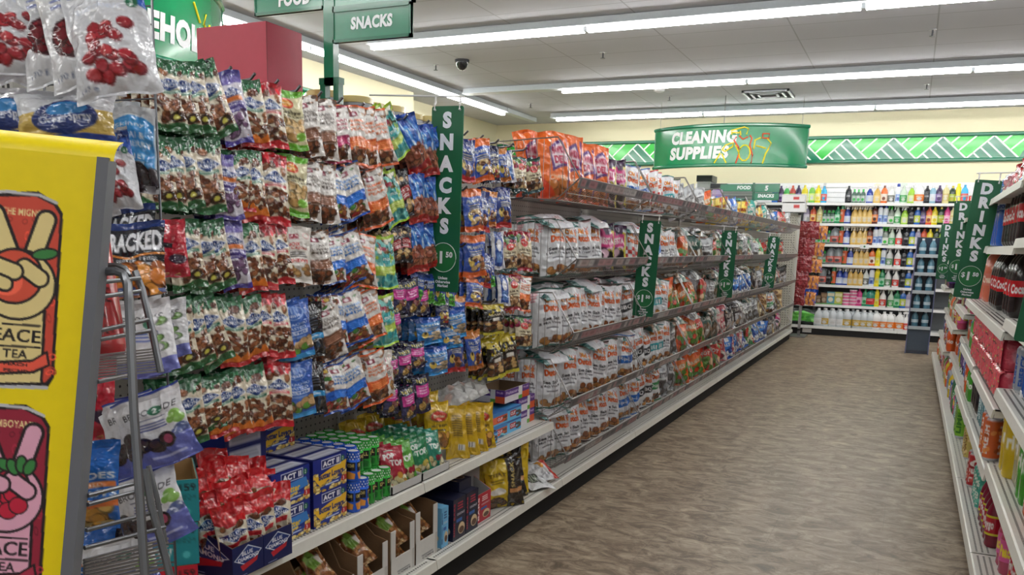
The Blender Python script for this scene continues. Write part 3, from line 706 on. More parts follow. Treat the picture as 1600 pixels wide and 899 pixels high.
addk('V', a_trail((158, 44, 88), ['CRAN', 'ALMOND', 'PECAN'], (170, 60, 80), seed=5, botc=(170, 50, 80)), .11, .2, .03, 'white and magenta trail mix bag')
addk('O', a_trail((224, 98, 48), ['SUMMIT', 'MOUNTAIN', 'PEAK'], (222, 104, 60), seed=7, botc=(222, 96, 44)), .125, .2, .03, 'white and orange mountain trail mix bag')
addk('L', a_trail((32, 92, 190), ['ORIGINAL', 'TRAIL', 'MIX'], (60, 116, 196), seed=9, botc=(28, 74, 160), side=NB+[(206, 170, 60), (170, 50, 50), (70, 130, 60), (226, 216, 200)]), .125, .2, .028, 'white and blue trail mix bag')
addk('W', a_cashwhite(), .115, .19, .026, 'plain white cashew bag with red lettering')
addk('N', a_green(), .10, .19, .03, 'lime and turquoise dotted snack mix bag')
addk('K', a_cookie(), .10, .19, .04, 'blue and red-brown bag of chocolate biscuits')
addk('D', a_dark(), .088, .17, .03, 'dark bag with red label of cocoa nuts')
addk('I', a_pist(), .12, .205, .026, 'bright blue roasted pistachio pouch')
addk('J', a_blackb(), .10, .2, .026, 'black nut pouch with blue band')
addk('Y', a_navypink(), .078, .14, .026, 'small navy and pink nut bag')
addk('A', a_pl((40, 76, 166), (222, 108, 48), (222, 100, 44), 'PEANUTS', 3), .115, .19, .03, 'blue and orange peanut bag')
addk('U', a_pl((44, 66, 140), (34, 52, 120), (176, 34, 40), 'NUTS', 5), .10, .18, .03, 'deep blue nut bag with red foot')
addk('Q', a_pl((30, 44, 100), (24, 30, 66), (20, 30, 70), 'MIX', 8, nut=[(206, 176, 60), (160, 60, 50), (214, 182, 128)]), .085, .17, .028, 'dark navy mixed nut bag')
addk('S', a_pl((40, 120, 196), (28, 80, 170), (48, 150, 220), 'SEEDS', 11, nut=[(190, 170, 140), (150, 130, 100)]), .115, .12, .035, 'small bright blue seed bag')
addk('T', a_pl((52, 84, 168), (196, 122, 56), (176, 100, 40), 'SALTED', 12), .085, .15, .026, 'blue and caramel peanut bag')
addk('X', a_danp((150, 30, 50)), .105, .165, .026, 'cream trail mix bag with dark red ends')
addk('Z', a_danp((40, 78, 84), 6), .105, .165, .026, 'cream trail mix bag with dark teal ends')
addk('H', a_yb(), .12, .14, .03, 'black and gold almond bark bag')
addk('M', a_dish(), .08, .17, .02, 'silver and blue dotted bag')
addk('E', a_pl((30, 66, 146), (26, 50, 120), (64, 158, 44), 'SEEDS', 15, nut=[(64, 158, 44), (90, 180, 60), (40, 120, 40)]), .07, .14, .024, 'blue seed bag with green foot')

# ---- hanging bags: (kind, top px, bottom px, yaw, how many behind)
ROWS = [
 [('G',255,92,265,204,10,3),('G',274,95,290,208,10,2),('G',287,99,314,212,12,2),('G',308,98,348,214,14,2),('P',350,111,375,226,16,2),('F',383,123,401,230,14,2),('R',414,130,427,233,16,3),('C',446,141,457,235,18,2),
  ('B',468,150,481,247,20,2),('B',498,155,506,252,20,2),('V',520,165,528,255,14,1),('O',548,165,555,260,10,1),('O',562,167,574,262,12,1),('O',578,174,600,263,18,2),('N',592,171,625,249,24,2),('K',631,184,658,268,26,2),('K',658,196,670,276,22,2),
  ('K',668,204,690,270,20,1),('U',728,217,730,284,18,2),('A',747,218,756,284,24,2),('Q',768,228,774,286,14,2),('T',781,232,789,284,14,1),('M',790,235,797,286,20,2),('Z',812,246,814,300,10,2),('Z',829,249,838,301,24,2)],
 [('G',246,222,250,326,8,2),('G',262,215,268,330,8,1),('G',276,213,293,327,10,2),('G',315,215,328,334,16,3),('P',345,240,361,344,12,2),('F',369,236,377,332,12,2),('F',387,236,400,346,12,2),('R',424,240,431,352,18,3),('C',455,243,458,338,20,2),
  ('B',480,252,480,345,12,1),('B',499,255,505,349,20,2),('L',518,262,527,345,4,1),('L',532,260,555,343,22,3),('O',572,265,594,354,20,2),('N',599,270,625,350,20,2),('D',621,268,640,340,14,1),('K',646,272,655,348,14,2),('K',662,277,672,349,20,2),('Q',686,285,690,350,14,2),
  ('A',737,296,741,362,16,2),('U',751,298,753,362,14,1),('T',766,298,764,352,20,2),('U',784,293,788,356,18,2)],
 [('G',280,345,300,453,14,2),('G',309,347,325,457,10,1),('G',322,347,346,452,14,2),('P',353,345,373,452,16,2),('F',382,350,397,457,14,2),('R',406,350,414,453,14,2),('R',427,351,440,446,8,1),('W',456,354,460,443,22,2),('B',487,362,500,445,20,2),
  ('L',515,368,522,444,2,2),('L',533,366,559,442,20,3),('O',562,366,564,450,22,2),('N',594,369,603,452,22,2),('D',611,357,621,413,14,1),('D',628,354,631,411,16,2),('K',643,349,654,426,18,2),('K',662,352,670,420,16,2),
  ('A',740,368,743,433,24,2),('E',763,402,765,449,16,1),('M',777,362,779,421,18,2),('Z',795,370,796,424,20,2),('X',817,362,819,424,22,2),('U',755,395,757,450,10,1)],
 [('G',269,467,286,583,16,2),('G',290,470,315,572,8,1),('G',305,466,346,570,14,2),('F',354,464,369,573,14,2),('F',384,464,400,562,12,1),('R',402,461,412,560,8,1),('R',424,461,441,562,14,2),('I',453,471,464,561,20,1),('J',480,474,490,560,14,1),('B',502,476,520,561,20,2),
  ('L',520,460,526,540,0,2),('L',536,457,560,537,22,3),('O',564,458,583,533,18,2),('N',594,462,604,541,22,2),('Y',612,478,616,530,10,2),('Y',620,440,624,490,12,1),('Y',638,436,646,492,20,2),('Y',655,442,660,492,14,1),
  ('E',652,425,654,472,10,1),('E',668,428,670,474,12,1),('E',684,430,686,477,12,1),('E',700,433,702,478,14,1),('Q',690,462,693,512,12,2),('T',715,462,717,520,16,1),('A',742,436,741,480,12,1),('H',770,476,772,523,24,3),('M',786,430,788,478,18,1),('X',801,430,802,485,20,1),('O',817,430,815,485,20,1),('S',668,497,672,538,26,2),('S',705,482,710,530,30,3)],
 [('G',284,592,300,697,18,2),('G',314,595,331,674,14,1),('F',340,588,352,680,8,2),('F',358,578,374,682,14,2),('F',389,572,408,673,14,2),('R',431,567,436,668,20,2),('I',459,566,466,652,20,1),('J',484,567,492,648,14,1),
  ('L',520,570,528,645,2,2),('L',536,563,557,635,20,3),('O',575,552,592,630,22,2),('W',594,550,600,622,10,1),('Y',608,552,612,596,10,1),('Y',629,544,633,590,14,2),('Y',649,534,652,575,20,1),('Y',608,598,612,648,8,2),('Y',633,604,640,656,14,2),('Y',656,586,661,645,20,2),
  ('S',678,542,682,586,20,2),('U',708,524,712,582,24,2),('T',737,518,744,578,22,2),('H',772,534,776,592,14,2),('H',789,525,797,585,22,2),('Z',817,494,819,546,24,2),('S',700,505,705,545,26,1)],
]
ROWN = ['top', 'second', 'third', 'fourth', 'lowest']
rnd = random.Random(7)
BACKL = ['front', 'second', 'third', 'fourth']
for ri, row in enumerate(ROWS):
    cnt = {}
    for (k, xt, yt, xb, yb, yaw, nb) in row:
        nb = min(3, nb+(1 if xt > 600 and ri > 0 else 0))
        meshes, desc, hN, wN = KIND[k]
        i = cnt.get(k, 0); cnt[k] = i+1
        xf = -1.585
        big = ri == 4 and k in 'HZUTS'
        Pt = at_x(xt, yt, xf); Pb = at_x(xb, yb, xf+.012)
        for b in range(nb+1):
            dx = -.028*b-rnd.uniform(0, .008)*(b > 0); dy = rnd.uniform(-.006, .010)*(b > 0)
            ya = math.radians(yaw*(1-.25*b)+(rnd.uniform(-9, 7) if b else 0))
            a = Pt+Vector((dx, dy, rnd.uniform(-.004, .002) if b else 0)); c = Pb+Vector((dx*1.05-.006*b, dy+rnd.uniform(-.008, .008)*(b > 0), 0)); up = a-c
            mw_ = frame(a, up, (math.cos(ya), -math.sin(ya), 0), (1, 1, up.length/hN))
            o = obj('snack_bag', meshes[(i+b+ri) % 3], None, mw_)
            tag(o, '%s, %s on %s such peg, %s peg row' % (desc, BACKL[b], ORD[i], ROWN[ri]), 'snack bag', 'snack bags on the pegboard')

# ================================================================== CHIP BAGS IN THE BASKETS
OR_, YE_ = (232, 104, 20), (238, 160, 30)
def a_dutch(band=None, bt=None, acc=(30, 80, 70), chip=[(196, 140, 80), (150, 90, 50), (90, 56, 40)], w=58, h=80, seed=1, red=False):
    A = Art(w, h, (224, 226, 230)); A.p([(0, .02), (.3, .02), (.08, .2), (0, .2)], (226, 190, 196))
    for q in range(4): A.l([(0, .05+q*.045), (.28-q*.05, .05+q*.045)], .012, (206, 110, 124))
    A.r(0, 0, 1, .035, acc); A.r(0, .965, 1, 1, acc)
    A.t('Old', .38, .15, .68, .26, (170, 40, 16), .06); A.t('Old', .40, .155, .67, .255, YE_, .02); A.t('Dutch', .33, .27, .86, .40, (170, 40, 16), .06); A.t('Dutch', .35, .275, .85, .395, OR_, .02)
    A.l([(.72, .14), (.86, .22)], .015, (190, 70, 50)); A.l([(.86, .14), (.72, .22)], .015, (190, 70, 50)); A.p([(.75, .2), (.83, .2), (.86, .27), (.72, .27)], (214, 120, 60))
    if band:
        if red: 
            for yy in range(5):
                for xx in range(6):
                    if (xx+yy) % 2: A.r(xx/6, .48+yy*.08, (xx+1)/6, .56+yy*.08, band)
        else: A.p([(0, .52), (1, .44), (1, .62), (0, .70)], band)
        if bt: A.t(bt, .2, .51, .8, .62, (235, 235, 235), .03)
    else:
        A.t('Sea Salt', .26, .48, .84, .54, (44, 42, 46)); A.t('& Malt Vinegar', .16, .56, .9, .62, (52, 50, 56), .02); A.lines(.3, .65, .8, .69, (90, 90, 96), 1)
    A.nuts(.28, .80, .97, .93, chip, 13, .085, seed, .5)
    return A.out()
def a_hd():
    A = Art(44, 60, (230, 106, 34)); A.p([(.25, .25), (.7, .12), (.85, .5), (.3, .6)], (84, 50, 120)); A.p([(.3, .3), (.66, .18), (.78, .46), (.36, .55)], (236, 220, 228)); A.t('HAWKINS', .32, .24, .78, .36, (176, 36, 70), .05); A.t('DELI', .36, .38, .74, .50, (176, 36, 70), .05)
    A.t('Cheezies', .2, .64, .85, .72, (246, 214, 190)); A.nuts(.05, .78, .95, .95, [(196, 120, 60), (166, 90, 40)], 10, .14, 3, .4); A.l([(.9, .1), (.75, .9)], .06, (110, 60, 130)); A.p([(0, .6), (.4, .95), (0, 1)], (206, 64, 34)); return A.out()
def a_wild(cols, txt='BBQ', tc=(240, 236, 230), seed=1, bg=None, w=36, h=48):
    A = Art(w, h, bg or cols[0]); A.n(0, .1, 1, .9, cols, 22, .16, seed, el=1.8); A.p([(.14, .24), (.88, .2), (.82, .46), (.2, .48)], cols[1 % len(cols)]); A.t(txt, .2, .27, .82, .42, tc, .05); A.nuts(.15, .6, .9, .85, cols[2:] or cols, 9, .13, seed, .7); return A.out()
CK = {}
def addc(k, A, desc, w=.2, h=.29, t=.07, **kw): CK[k] = ([bag_mesh('chips_bag', A, w, h, t, seed=s*5+hash_(k), mat='chips', top0=False, seal=.045, wr=.75, **kw) for s in range(3)], desc)
addc('o', a_dutch(seed=1), 'white sea salt chip bag with orange lettering')
addc('p', a_dutch(seed=3, acc=(54, 36, 30), chip=[(150, 84, 44), (190, 124, 66)]), 'white chip bag with brown end seal')
addc('b', a_dutch((40, 104, 190), 'Rip-L', seed=4, acc=(60, 110, 180)), 'white chip bag with slanted blue stripe')
addc('k', a_dutch((30, 32, 38), 'BBQ', seed=5, acc=(40, 40, 44)), 'white chip bag with slanted black stripe')
addc('t', a_dutch((40, 150, 160), 'Dill', seed=6, acc=(40, 120, 120)), 'white chip bag with slanted teal stripe')
addc('g', a_dutch((44, 132, 70), 'Onion', seed=7, acc=(40, 110, 60)), 'white chip bag with slanted green stripe')
addc('r', a_dutch((206, 50, 46), None, seed=8, red=True, acc=(190, 50, 50)), 'white chip bag with red checks')
addc('h', a_hd(), 'orange cheese puff bag with purple emblem', .21, .33, .075)
addc('m', a_wild([(60, 34, 66), (196, 50, 118), (214, 206, 70), (30, 28, 34), (226, 190, 206)], 'FIESTA', seed=3), 'magenta, black and yellow chip bag')
addc('v', a_wild([(70, 50, 110), (40, 34, 66), (206, 150, 150), (226, 214, 226), (150, 60, 90)], 'RUFFLE', seed=5), 'dark violet chip bag', )
addc('f', a_wild([(224, 92, 34), (232, 120, 50), (196, 60, 30), (86, 140, 60)], 'FRIES', (236, 240, 220), 2), 'orange crinkled fries snack bag')
addc('e', a_wild([(190, 40, 38), (206, 62, 48), (96, 140, 60), (232, 196, 160)], 'HOT', seed=4), 'bright red hot snack bag')
addc('s', a_wild([(196, 200, 204), (222, 224, 226), (150, 152, 158), (96, 90, 88)], 'KETTLE', (90, 90, 96), 6), 'silver chip bag')
addc('n', a_wild([(24, 62, 56), (34, 86, 74), (206, 206, 200), (120, 90, 60)], 'DARK', seed=8), 'dark green chip bag')
addc('y', a_wild([(226, 192, 44), (240, 214, 90), (206, 90, 40), (230, 220, 200)], 'CORN', (170, 40, 36), 9), 'yellow corn chip bag')
addc('u', a_wild([(36, 92, 190), (60, 130, 214), (230, 232, 236), (24, 60, 140)], 'SALT', seed=10), 'bright blue chip bag')
addc('l', a_wild([(34, 128, 66), (60, 160, 90), (228, 224, 200), (200, 60, 50)], 'CREAM', seed=11), 'green chip bag')
addc('c', a_wild([(32, 134, 128), (70, 170, 160), (228, 226, 214), (226, 196, 60)], 'LIME', seed=12), 'turquoise chip bag')
addc('d', a_wild([(28, 28, 32), (60, 50, 52), (190, 160, 130), (206, 206, 210)], 'TRUFFLE', seed=13), 'black chip bag')
addc('w', a_wild([(200, 172, 120), (170, 130, 80), (226, 210, 170), (120, 80, 50)], 'OATS', (80, 50, 30), 14), 'tan pretzel bag')
addc('i', a_wild([(196, 92, 104), (220, 150, 150), (170, 50, 66), (236, 226, 220)], 'PRAWN', seed=15), 'pink and red chip bag')
Aq = Art(44, 60, (212, 214, 220)); Aq.r(0, 0, 1, .2, (30, 88, 86)); Aq.r(0, .86, 1, 1, (30, 88, 86))
for q_ in range(7): Aq.l([(q_/7, 0), (q_/7+.1, .2)], .02, (150, 190, 186)); Aq.l([(q_/7+.1, .86), (q_/7, 1)], .02, (150, 190, 186))
Aq.lines(.3, .3, .8, .5, (190, 150, 150), 3); addc('q', Aq.out(), 'white chip bag with teal lattice ends')
# front rows per tier and basket
TB = [
 ['hhhhmm', 'bbrrto', 'ssfsf', 'yyssu', 'yncyc', 'ycsu', 'nies'],
 ['oopomm', 'rrrboo', 'ofnns', 'eliym', 'nsnls', 'gles', 'seid'],
 ['oooopopo', 'kktttof', 'ffefe', 'snltu', 'uuuun', 'dswd', 'swsed'],
 ['ooppo', 'bkkktto', 'sfffe', 'nniid', 'ddsss', 'ssws', 'gyswd'],
 ['ooppppp', 'bbkkgs', 'sfff', 'eeuiu', 'iuiul', 'luuw', 'dwdmm'],
]
TZ = .30
for t in range(5):
    for k, row in enumerate(TB[t]):
        y0 = 3.80+1.2205*k; n = len(row)
        seen = {}
        fc = 0
        for j, c in enumerate(row):
            y = y0+(j+.62)*1.13/n
            a = math.radians(rnd.uniform(24, 38) if k < 2 else rnd.uniform(-5, 60))
            lean = rnd.uniform(.02, .14) if k < 2 else rnd.uniform(0, .45); tilt = rnd.uniform(-.09, .07) if k < 2 else rnd.uniform(-.42, .32)
            zb_ = TIER[t]-.092; x = -1.605+rnd.uniform(-.008, .008)
            up = Vector((-math.cos(a)*lean, tilt, 1))
            s = rnd.uniform(.94, 1.02)*(.98 if t in (1, 2, 3) else (.95 if t else 1.0)); sw = .92
            if t == 0: s *= .97
            if c in 'sfeyu' and k > 1: s *= rnd.uniform(.8, .95)
            ms, desc = CK[c]; i = seen.get(c, 0); seen[c] = i+1
            o = obj('chips_bag', ms[(j+k+t) % 3], None, frame((x, y, zb_), up, (math.cos(a), -math.sin(a), -.05), (sw, 1, s)))
            tag(o, '%s, %s such along the %s %s-tier basket' % (desc, ORD[i], ORD[k], TN[t]), 'chip bag', 'chip bags in the front of the wire baskets')
            if k < 3 or j % 2 == 0:   # one behind
                c2 = {'h': 'h', 'm': 'v', 'r': 'p'}.get(c, c)
                if k == 0 and j == 0 and t: c2 = 'o'
                ms, desc = CK[c2]
                a2 = a+math.radians(rnd.uniform(-14, 14))
                o = obj('chips_bag', ms[(j+k+t+1) % 3], None, frame((x-.125+rnd.uniform(-.01, .01), y+rnd.uniform(-.03, .03), zb_+.004+rnd.uniform(0, .02)), Vector((-.06, rnd.uniform(-.08, .08), 1)), (math.cos(a2), -math.sin(a2), -.05), (sw, 1, s*rnd.uniform(.97, 1.04))))
                tag(o, '%s behind the %s front bag, %s %s-tier basket' % (desc, ORD[j], ORD[k], TN[t]), 'chip bag', 'chip bags in the back of the wire baskets')
    # the bags seen side-on through the near basket's end wires
    for q in range(2 if t else 0):
        ms, desc = CK['o']
        o = obj('chips_bag', ms[q], None, frame((-1.79+.10*q, 3.83, TIER[t]-.085), Vector((-.05, .03, 1)), (math.cos(1.15), -math.sin(1.15), 0), (.62, 1, .88)))
        tag(o, '%s, beside %s-tier end wires, %s from panel' % (desc, TN[t], ORD[q]), 'chip bag', 'chip bags at the near ends of the baskets')
    # bags lying on top
    if t:
        for k in range(5):
            for q in range(2):
                c = {0: 'qq', 1: 'qn', 2: 'ns', 3: 'nv', 4: 'sn'}[k][q]
                ms, desc = CK[c]
                y = 3.95+1.2205*k+q*.5+rnd.uniform(0, .1)
                o = obj('chips_bag', ms[q], None, frame((-1.66+.03*q, y-.12, TIER[t]+.172+.01*q), Vector((.30-.25*q, 1, .06)), (.45, -.15, 1), (.85, .7, .8)))
                tag(o, '%s lying flat, %s end of %s %s-tier basket' % (desc, ['near', 'far'][q], ORD[k], TN[t]), 'chip bag', 'chip bags lying on top')

# ================================================================== BOXES AND POUCHES ON THE SHELVES
NAVY = (22, 40, 132)
def a_act(kind):
    A = Art(104, 66, NAVY); 
    if kind == 'lovers':
        A.nuts(0, .45, 1, 1.0, [(226, 196, 110), (240, 220, 150), (206, 166, 76)], 70, .055, 3, .9); A.r(.15, .02, .95, .5, NAVY)
        A.p([(.0, .48), (.16, .50), (.5, .38), (.84, .30), (1, .26), (.96, .5), (.8, .62), (.5, .66), (.2, .80), (.12, .7)], (236, 186, 48)); A.t('Butter Lovers', .16, .44, .90, .63, (30, 40, 110), .05)
    else:
        A.nuts(.0, .5, 1, 1.0, [(226, 196, 110), (240, 220, 150), (206, 166, 76)], 60, .055, 3, .9); A.r(.0, .02, .8, .5, NAVY)
        A.p([(.1, .5), (.2, .42), (.5, .38), (.9, .34), (.96, .6), (.5, .70), (.2, .86)], (60, 130, 206)); A.t('Butter', .3, .46, .74, .66, (240, 196, 60), .04)
    A.r(.24, .06, .82, .34, (214, 220, 240)); A.r(.255, .085, .805, .315, (20, 30, 96)); A.t('ACT II', .28, .11, .78, .29, (244, 244, 250), .06)
    A.e(.88, .20, .06, .09, (30, 104, 74)); A.t('2', .865, .14, .9, .25, (235, 240, 238)); A.p([(.2, .84), (.84, .72), (.84, .80), (.2, .92)], (30, 60, 150)); A.lines(.3, .78, .8, .86, (190, 206, 240), 1); A.r(.84, .72, 1, .88, (178, 36, 40)); A.t('3', .88, .74, .92, .86, (240, 230, 230))
    return A.out()
At = Art(40, 12, (26, 34, 100)); At.r(.08, .15, .92, .8, (206, 208, 216)); At.lines(.1, .2, .9, .75, (150, 152, 166), 5); At = At.out()
Asd = Art(8, 20, (26, 34, 104)).t('ACT II', .3, .1, .7, .9, (170, 176, 210), rot=1).out()
pb = {k: box_mesh('popcorn_box', .163, .062, .104, a_act(k), Asd, At, NAVY) for k in ('lovers', 'butter')}
XN = (1, 0, 0)
def stand(name, me, x, y, z, yaw=0, sc=(1, 1, 1), up=(0, 0, 1)):
    a = math.radians(yaw); return obj(name, me, None, frame((x, y, z), up, (math.cos(a), -math.sin(a), 0), sc))
for lev in range(2):
    for d in range(4):
        for kd, yc in (('butter', 1.838), ('lovers', 2.018)):
            o = stand('popcorn_box', pb[kd], -1.563-.0645*d, yc, .422+.1045*lev)
            tag(o, 'blue microwave popcorn box with %s band, %s layer, %s from the shelf edge' % ({'butter': 'light blue', 'lovers': 'yellow'}[kd], ['lower', 'upper'][lev], ORD[d]), 'popcorn box', 'microwave popcorn boxes on the white shelf')
o = stand('popcorn_box', pb['lovers'], -1.74, 1.99, .631, 0); tag(o, 'blue popcorn box with yellow band standing above the back of the others', 'popcorn box', 'microwave popcorn boxes on the white shelf')
for q, (y, z) in enumerate(((1.80, .631), (1.80, .694))):
    An = Art(40, 16, (26, 34, 100)); An.r(.1, .15, .85, .85, (196, 198, 208)); An.lines(.12, .2, .83, .8, (140, 142, 158), 6); An = An.out()
    o = stand('popcorn_box', box_mesh('popcorn_box', .163, .104, .062, An, None, None, NAVY), -1.71, y, z); tag(o, 'blue popcorn box lying flat with grey nutrition panel outward, %s of two' % ['lower', 'upper'][q], 'popcorn box', 'microwave popcorn boxes on the white shelf')
for q in range(2):
    for r_ in range(2):
        o = stand('popcorn_box', pb['butter'], -1.60-.08*r_, 1.62, .422+.1045*q+.0); o.location.y = 1.60; o.location.x -= .12
        tag(o, 'blue popcorn box behind the red almond trays, %s layer, %s one' % (['lower', 'upper'][q], ['front', 'rear'][r_]), 'popcorn box', 'microwave popcorn boxes on the white shelf')
# almond trays
def a_tray():
    A = Art(84, 62, (22, 32, 84)); A.p([(.05, .42), (.5, .06), (.95, .36), (.5, .72)], (220, 226, 236)); A.p([(.09, .42), (.5, .10), (.91, .36), (.5, .68)], (28, 52, 118)); A.t('BLUE', .3, .22, .66, .36, (240, 240, 245)); A.t('DIAMOND', .18, .38, .84, .52, (240, 240, 245)); A.p([(.24, .64), (.82, .52), (.78, .66), (.32, .82)], (186, 34, 46)); A.lines(.1, .92, .5, .96, (150, 160, 200), 1); return A.out()
def tray(name, label, w, d, h, A, mw, back=.05, col=(22, 32, 84), inner=(120, 92, 66), cat='display tray', group=None, lip=0):
    t = thing(name, label, cat, mw=mw, group=group)
    def wall(nm, x0, y0, x1, y1, h0, h1, Aa=None):
        g = G(); n = Vector((y1-y0, -(x1-x0), 0)).normalized()*.002
        P = [(x0, y0, 0), (x1, y1, 0), (x1, y1, h1), (x0, y0, h0)]; Q = [(p[0]-n.x*2, p[1]-n.y*2, p[2]) for p in P]
        g.add(P+Q, [(0, 1, 2, 3), (7, 6, 5, 4), (3, 2, 6, 7), (0, 4, 5, 1), (1, 5, 6, 2), (3, 7, 4, 0)], np.array([col]*4+[inner]*4))
        if Aa is not None:
            hh, ww = Aa.shape[:2]; u = np.linspace(0, 1, ww)[None, :, None]; v = np.linspace(0, 1, hh)[:, None, None]
            P = [np.array(p)+np.array((n.x, n.y, 0))*.3 for p in P]; g.grid((P[3]*(1-u)+P[2]*u)*(1-v)+(P[0]*(1-u)+P[1]*u)*v, Aa)
        obj(nm, g.mesh(nm, 'card', False), t)
    x, y = w/2, d/2
    wall('front_panel', -x, -y, x, -y, h, h, A); wall('side_panel', x, -y, x, y, h, h+back, A if lip else None); wall('side_panel', -x, y, -x, -y, h+back, h, A if lip else None); wall('back_panel', x, y, -x, y, h+back, h+back)
    g = G(); g.box((-x, -y, 0), (x, y, .003), inner); obj('base', g.mesh('base', 'brown', False), t)
    return t
TR = a_tray()
tray('almond_tray', 'navy almond display tray with diamond logo, overhanging the shelf at the popcorn boxes', .112, .17, .085, TR, frame((-1.55, 1.70, .422), (0, 0, 1), XN), lip=1)
tray('almond_tray', 'navy almond display tray with diamond logo, further from the popcorn boxes', .112, .17, .085, TR, frame((-1.55, 1.586, .422), (0, 0, 1), XN), lip=1)
Ar = a_almond((192, 30, 36), (190, 30, 40), mid=(190, 50, 60), dark=False, w=34, h=44, seed=8)
Ar2 = Art(54, 76, CREAM); Ar2.r(0, 0, 1, .33, (196, 24, 32)); Ar2.p([(0, .32), (.3, .38), (.7, .34), (1, .38), (1, .3), (0, .3)], (196, 24, 32)); Ar2.n(.1, .05, .9, .28, [(214, 44, 46), (174, 18, 28)], 10, .06, 3); Ar2.t('ALMONDS', .35, .20, .8, .24, (226, 150, 140), .02)
Ar2.nuts(.05, .38, .95, .44, NB, 4, .09, 9, .6); Ar2.nuts(.05, .74, .95, 1, NB, 18, .10, 4, .5); Ar2.p([(.04, .54), (.5, .42), (.96, .54), (.5, .66)], (226, 228, 234)); Ar2.p([(.07, .54), (.5, .435), (.93, .54), (.5, .645)], (24, 52, 118)); Ar2.t('BLUE', .30, .465, .72, .53, (240, 240, 245)); Ar2.t('DIAMOND', .12, .535, .90, .60, (240, 240, 245)); Ar2.p([(.2, .66), (.86, .63), (.82, .72), (.26, .74)], (186, 40, 50)); Ar2 = Ar2.out()
rb = [bag_mesh('almond_pouch', Ar2, .088, .150, .034, seed=s+40, top0=False, seal=.13, wr=1.0) for s in range(3)]
R = random.Random(3)
PO = [(-1.484, 1.570, .465, 22, -.12, -.10), (-1.486, 1.620, .468, 30, -.2, .12), (-1.484, 1.668, .470, 24, -.1, -.05), (-1.488, 1.722, .474, 44, -.25, .25), (-1.525, 1.555, .492, 52, -.3, -.22), (-1.525, 1.60, .505, 25, -.2, .1), (-1.52, 1.655, .508, 38, -.3, -.15), (-1.525, 1.712, .510, 30, -.2, .2),
      (-1.57, 1.55, .535, 30, -.15, -.2), (-1.57, 1.615, .548, 35, -.25, -.12), (-1.575, 1.68, .545, 28, -.2, .1), (-1.57, 1.735, .53, 55, -.4, .3), (-1.61, 1.56, .565, 40, -.2, -.32), (-1.61, 1.64, .572, 30, -.3, .16)]
for q, (x, y, z, a, u1, u2) in enumerate(PO):
    a = math.radians(a); o = obj('almond_pouch', rb[q % 3], None, frame((x, y, z), (u1, u2, 1), (math.cos(a), -math.sin(a), 0)))
    tag(o, 'red-topped almond pouch in the navy trays, %s in its row, %s row from front' % (ORD[q % 4], ORD[q//4]), 'almond pouch', 'red almond pouches in the navy trays')
# seasoning shakers
def shaker(col, dark, txt, dots):
    n = 28; g = G(); g.lathe([(.001, 0), (.0205, 0), (.0215, .003), (.0215, .094), (.0205, .098), (.019, .099), (.017, .096), (.001, .096)], n, col, cap=False)
    A = Art(84, 48, col)
    for x in range(14):
        for y in range(3): A.e((x+.5*(y % 2))/14, .05+y*.09, .016, .03, (235, 240, 240))
    for x0 in (.04, .37, .70): A.r(x0, .34, x0+.28, .64, (24, 26, 30)); A.t(txt, x0+.02, .38, x0+.26, .52, (226, 206, 120)); A.r(x0-.02, .25, x0+.3, .33, tuple(np.clip(np.array(col)*1.3+20, 0, 255))); A.p([(x0, .70), (x0+.14, .66), (x0+.28, .74), (x0+.26, .92), (x0+.04, .94)], dark)
    g.wrap(A.out(), .0219, .004, .094)
    g.lathe([(.001, .0965), (.016, .0965), (.016, .0975), (.001, .0975)], 14, (226, 230, 232), cap=False); me = g.mesh('shaker', 'gloss')
    return me
sb = shaker((32, 84, 190), (226, 150, 60), 'CHEDDAR', 0); sgm = shaker((44, 150, 54), (30, 110, 44), 'DILL', 0)
for cidx in range(5):
    for r_ in range(6):
        for lev in range(2):
            green = cidx > 1
            if lev == 1 and cidx == 1 and r_ == 0: continue
            if lev == 1 and green and r_ == 0: continue
            y = 2.140+.0465*cidx+(.004 if green else 0); x = -1.535-.0455*r_-(.0 if not green else .01)
            o = obj('seasoning_shaker', sgm if green else sb, None, Matrix.Translation((x, y, .422+.1*lev)) @ Matrix.Rotation(R.uniform(-.6, .4)-.5, 4, 'Z'))
            tag(o, '%s dotted seasoning shaker, %s layer, %s column, %s from shelf edge' % (['blue', 'green'][green], ['lower', 'upper'][lev], ORD[cidx], ORD[r_]), 'seasoning shaker', 'popcorn seasoning shakers')
# pop top pouches in white trays
def a_pop(c, c2, w=40, h=54, seed=1):
    A = Art(w, h, c); A.t('POP', .12, .18, .56, .33, (236, 240, 236), .05); A.t('TOP', .34, .34, .90, .5, (236, 240, 236), .05); A.lines(.15, .1, .6, .15, (210, 225, 215), 1); A.nuts(.05, .72, .95, .96, [(236, 228, 190), (220, 206, 150), c2], 14, .1, seed, .8); A.e(.7, .72, .12, .08, c2); return A.out()
pop = {'red': bag_mesh('popcorn_pouch', a_pop((166, 34, 56), (206, 150, 60), seed=2), .098, .142, .024, seed=5, top0=False), 'lime green': bag_mesh('popcorn_pouch', a_pop((96, 168, 70), (150, 30, 50), seed=3), .10, .145, .026, seed=6, top0=False),
       'deep green': bag_mesh('popcorn_pouch', a_pop((32, 124, 78), (200, 180, 80), seed=4), .10, .145, .026, seed=7, top0=False), 'teal': bag_mesh('popcorn_pouch', a_pop((44, 138, 116), (130, 30, 50), seed=5), .10, .145, .026, seed=8, top0=False)}
seq = [('red', 2.405, 7), ('lime green', 2.475, 6), ('deep green', 2.575, 6), ('teal', 2.675, 6)]
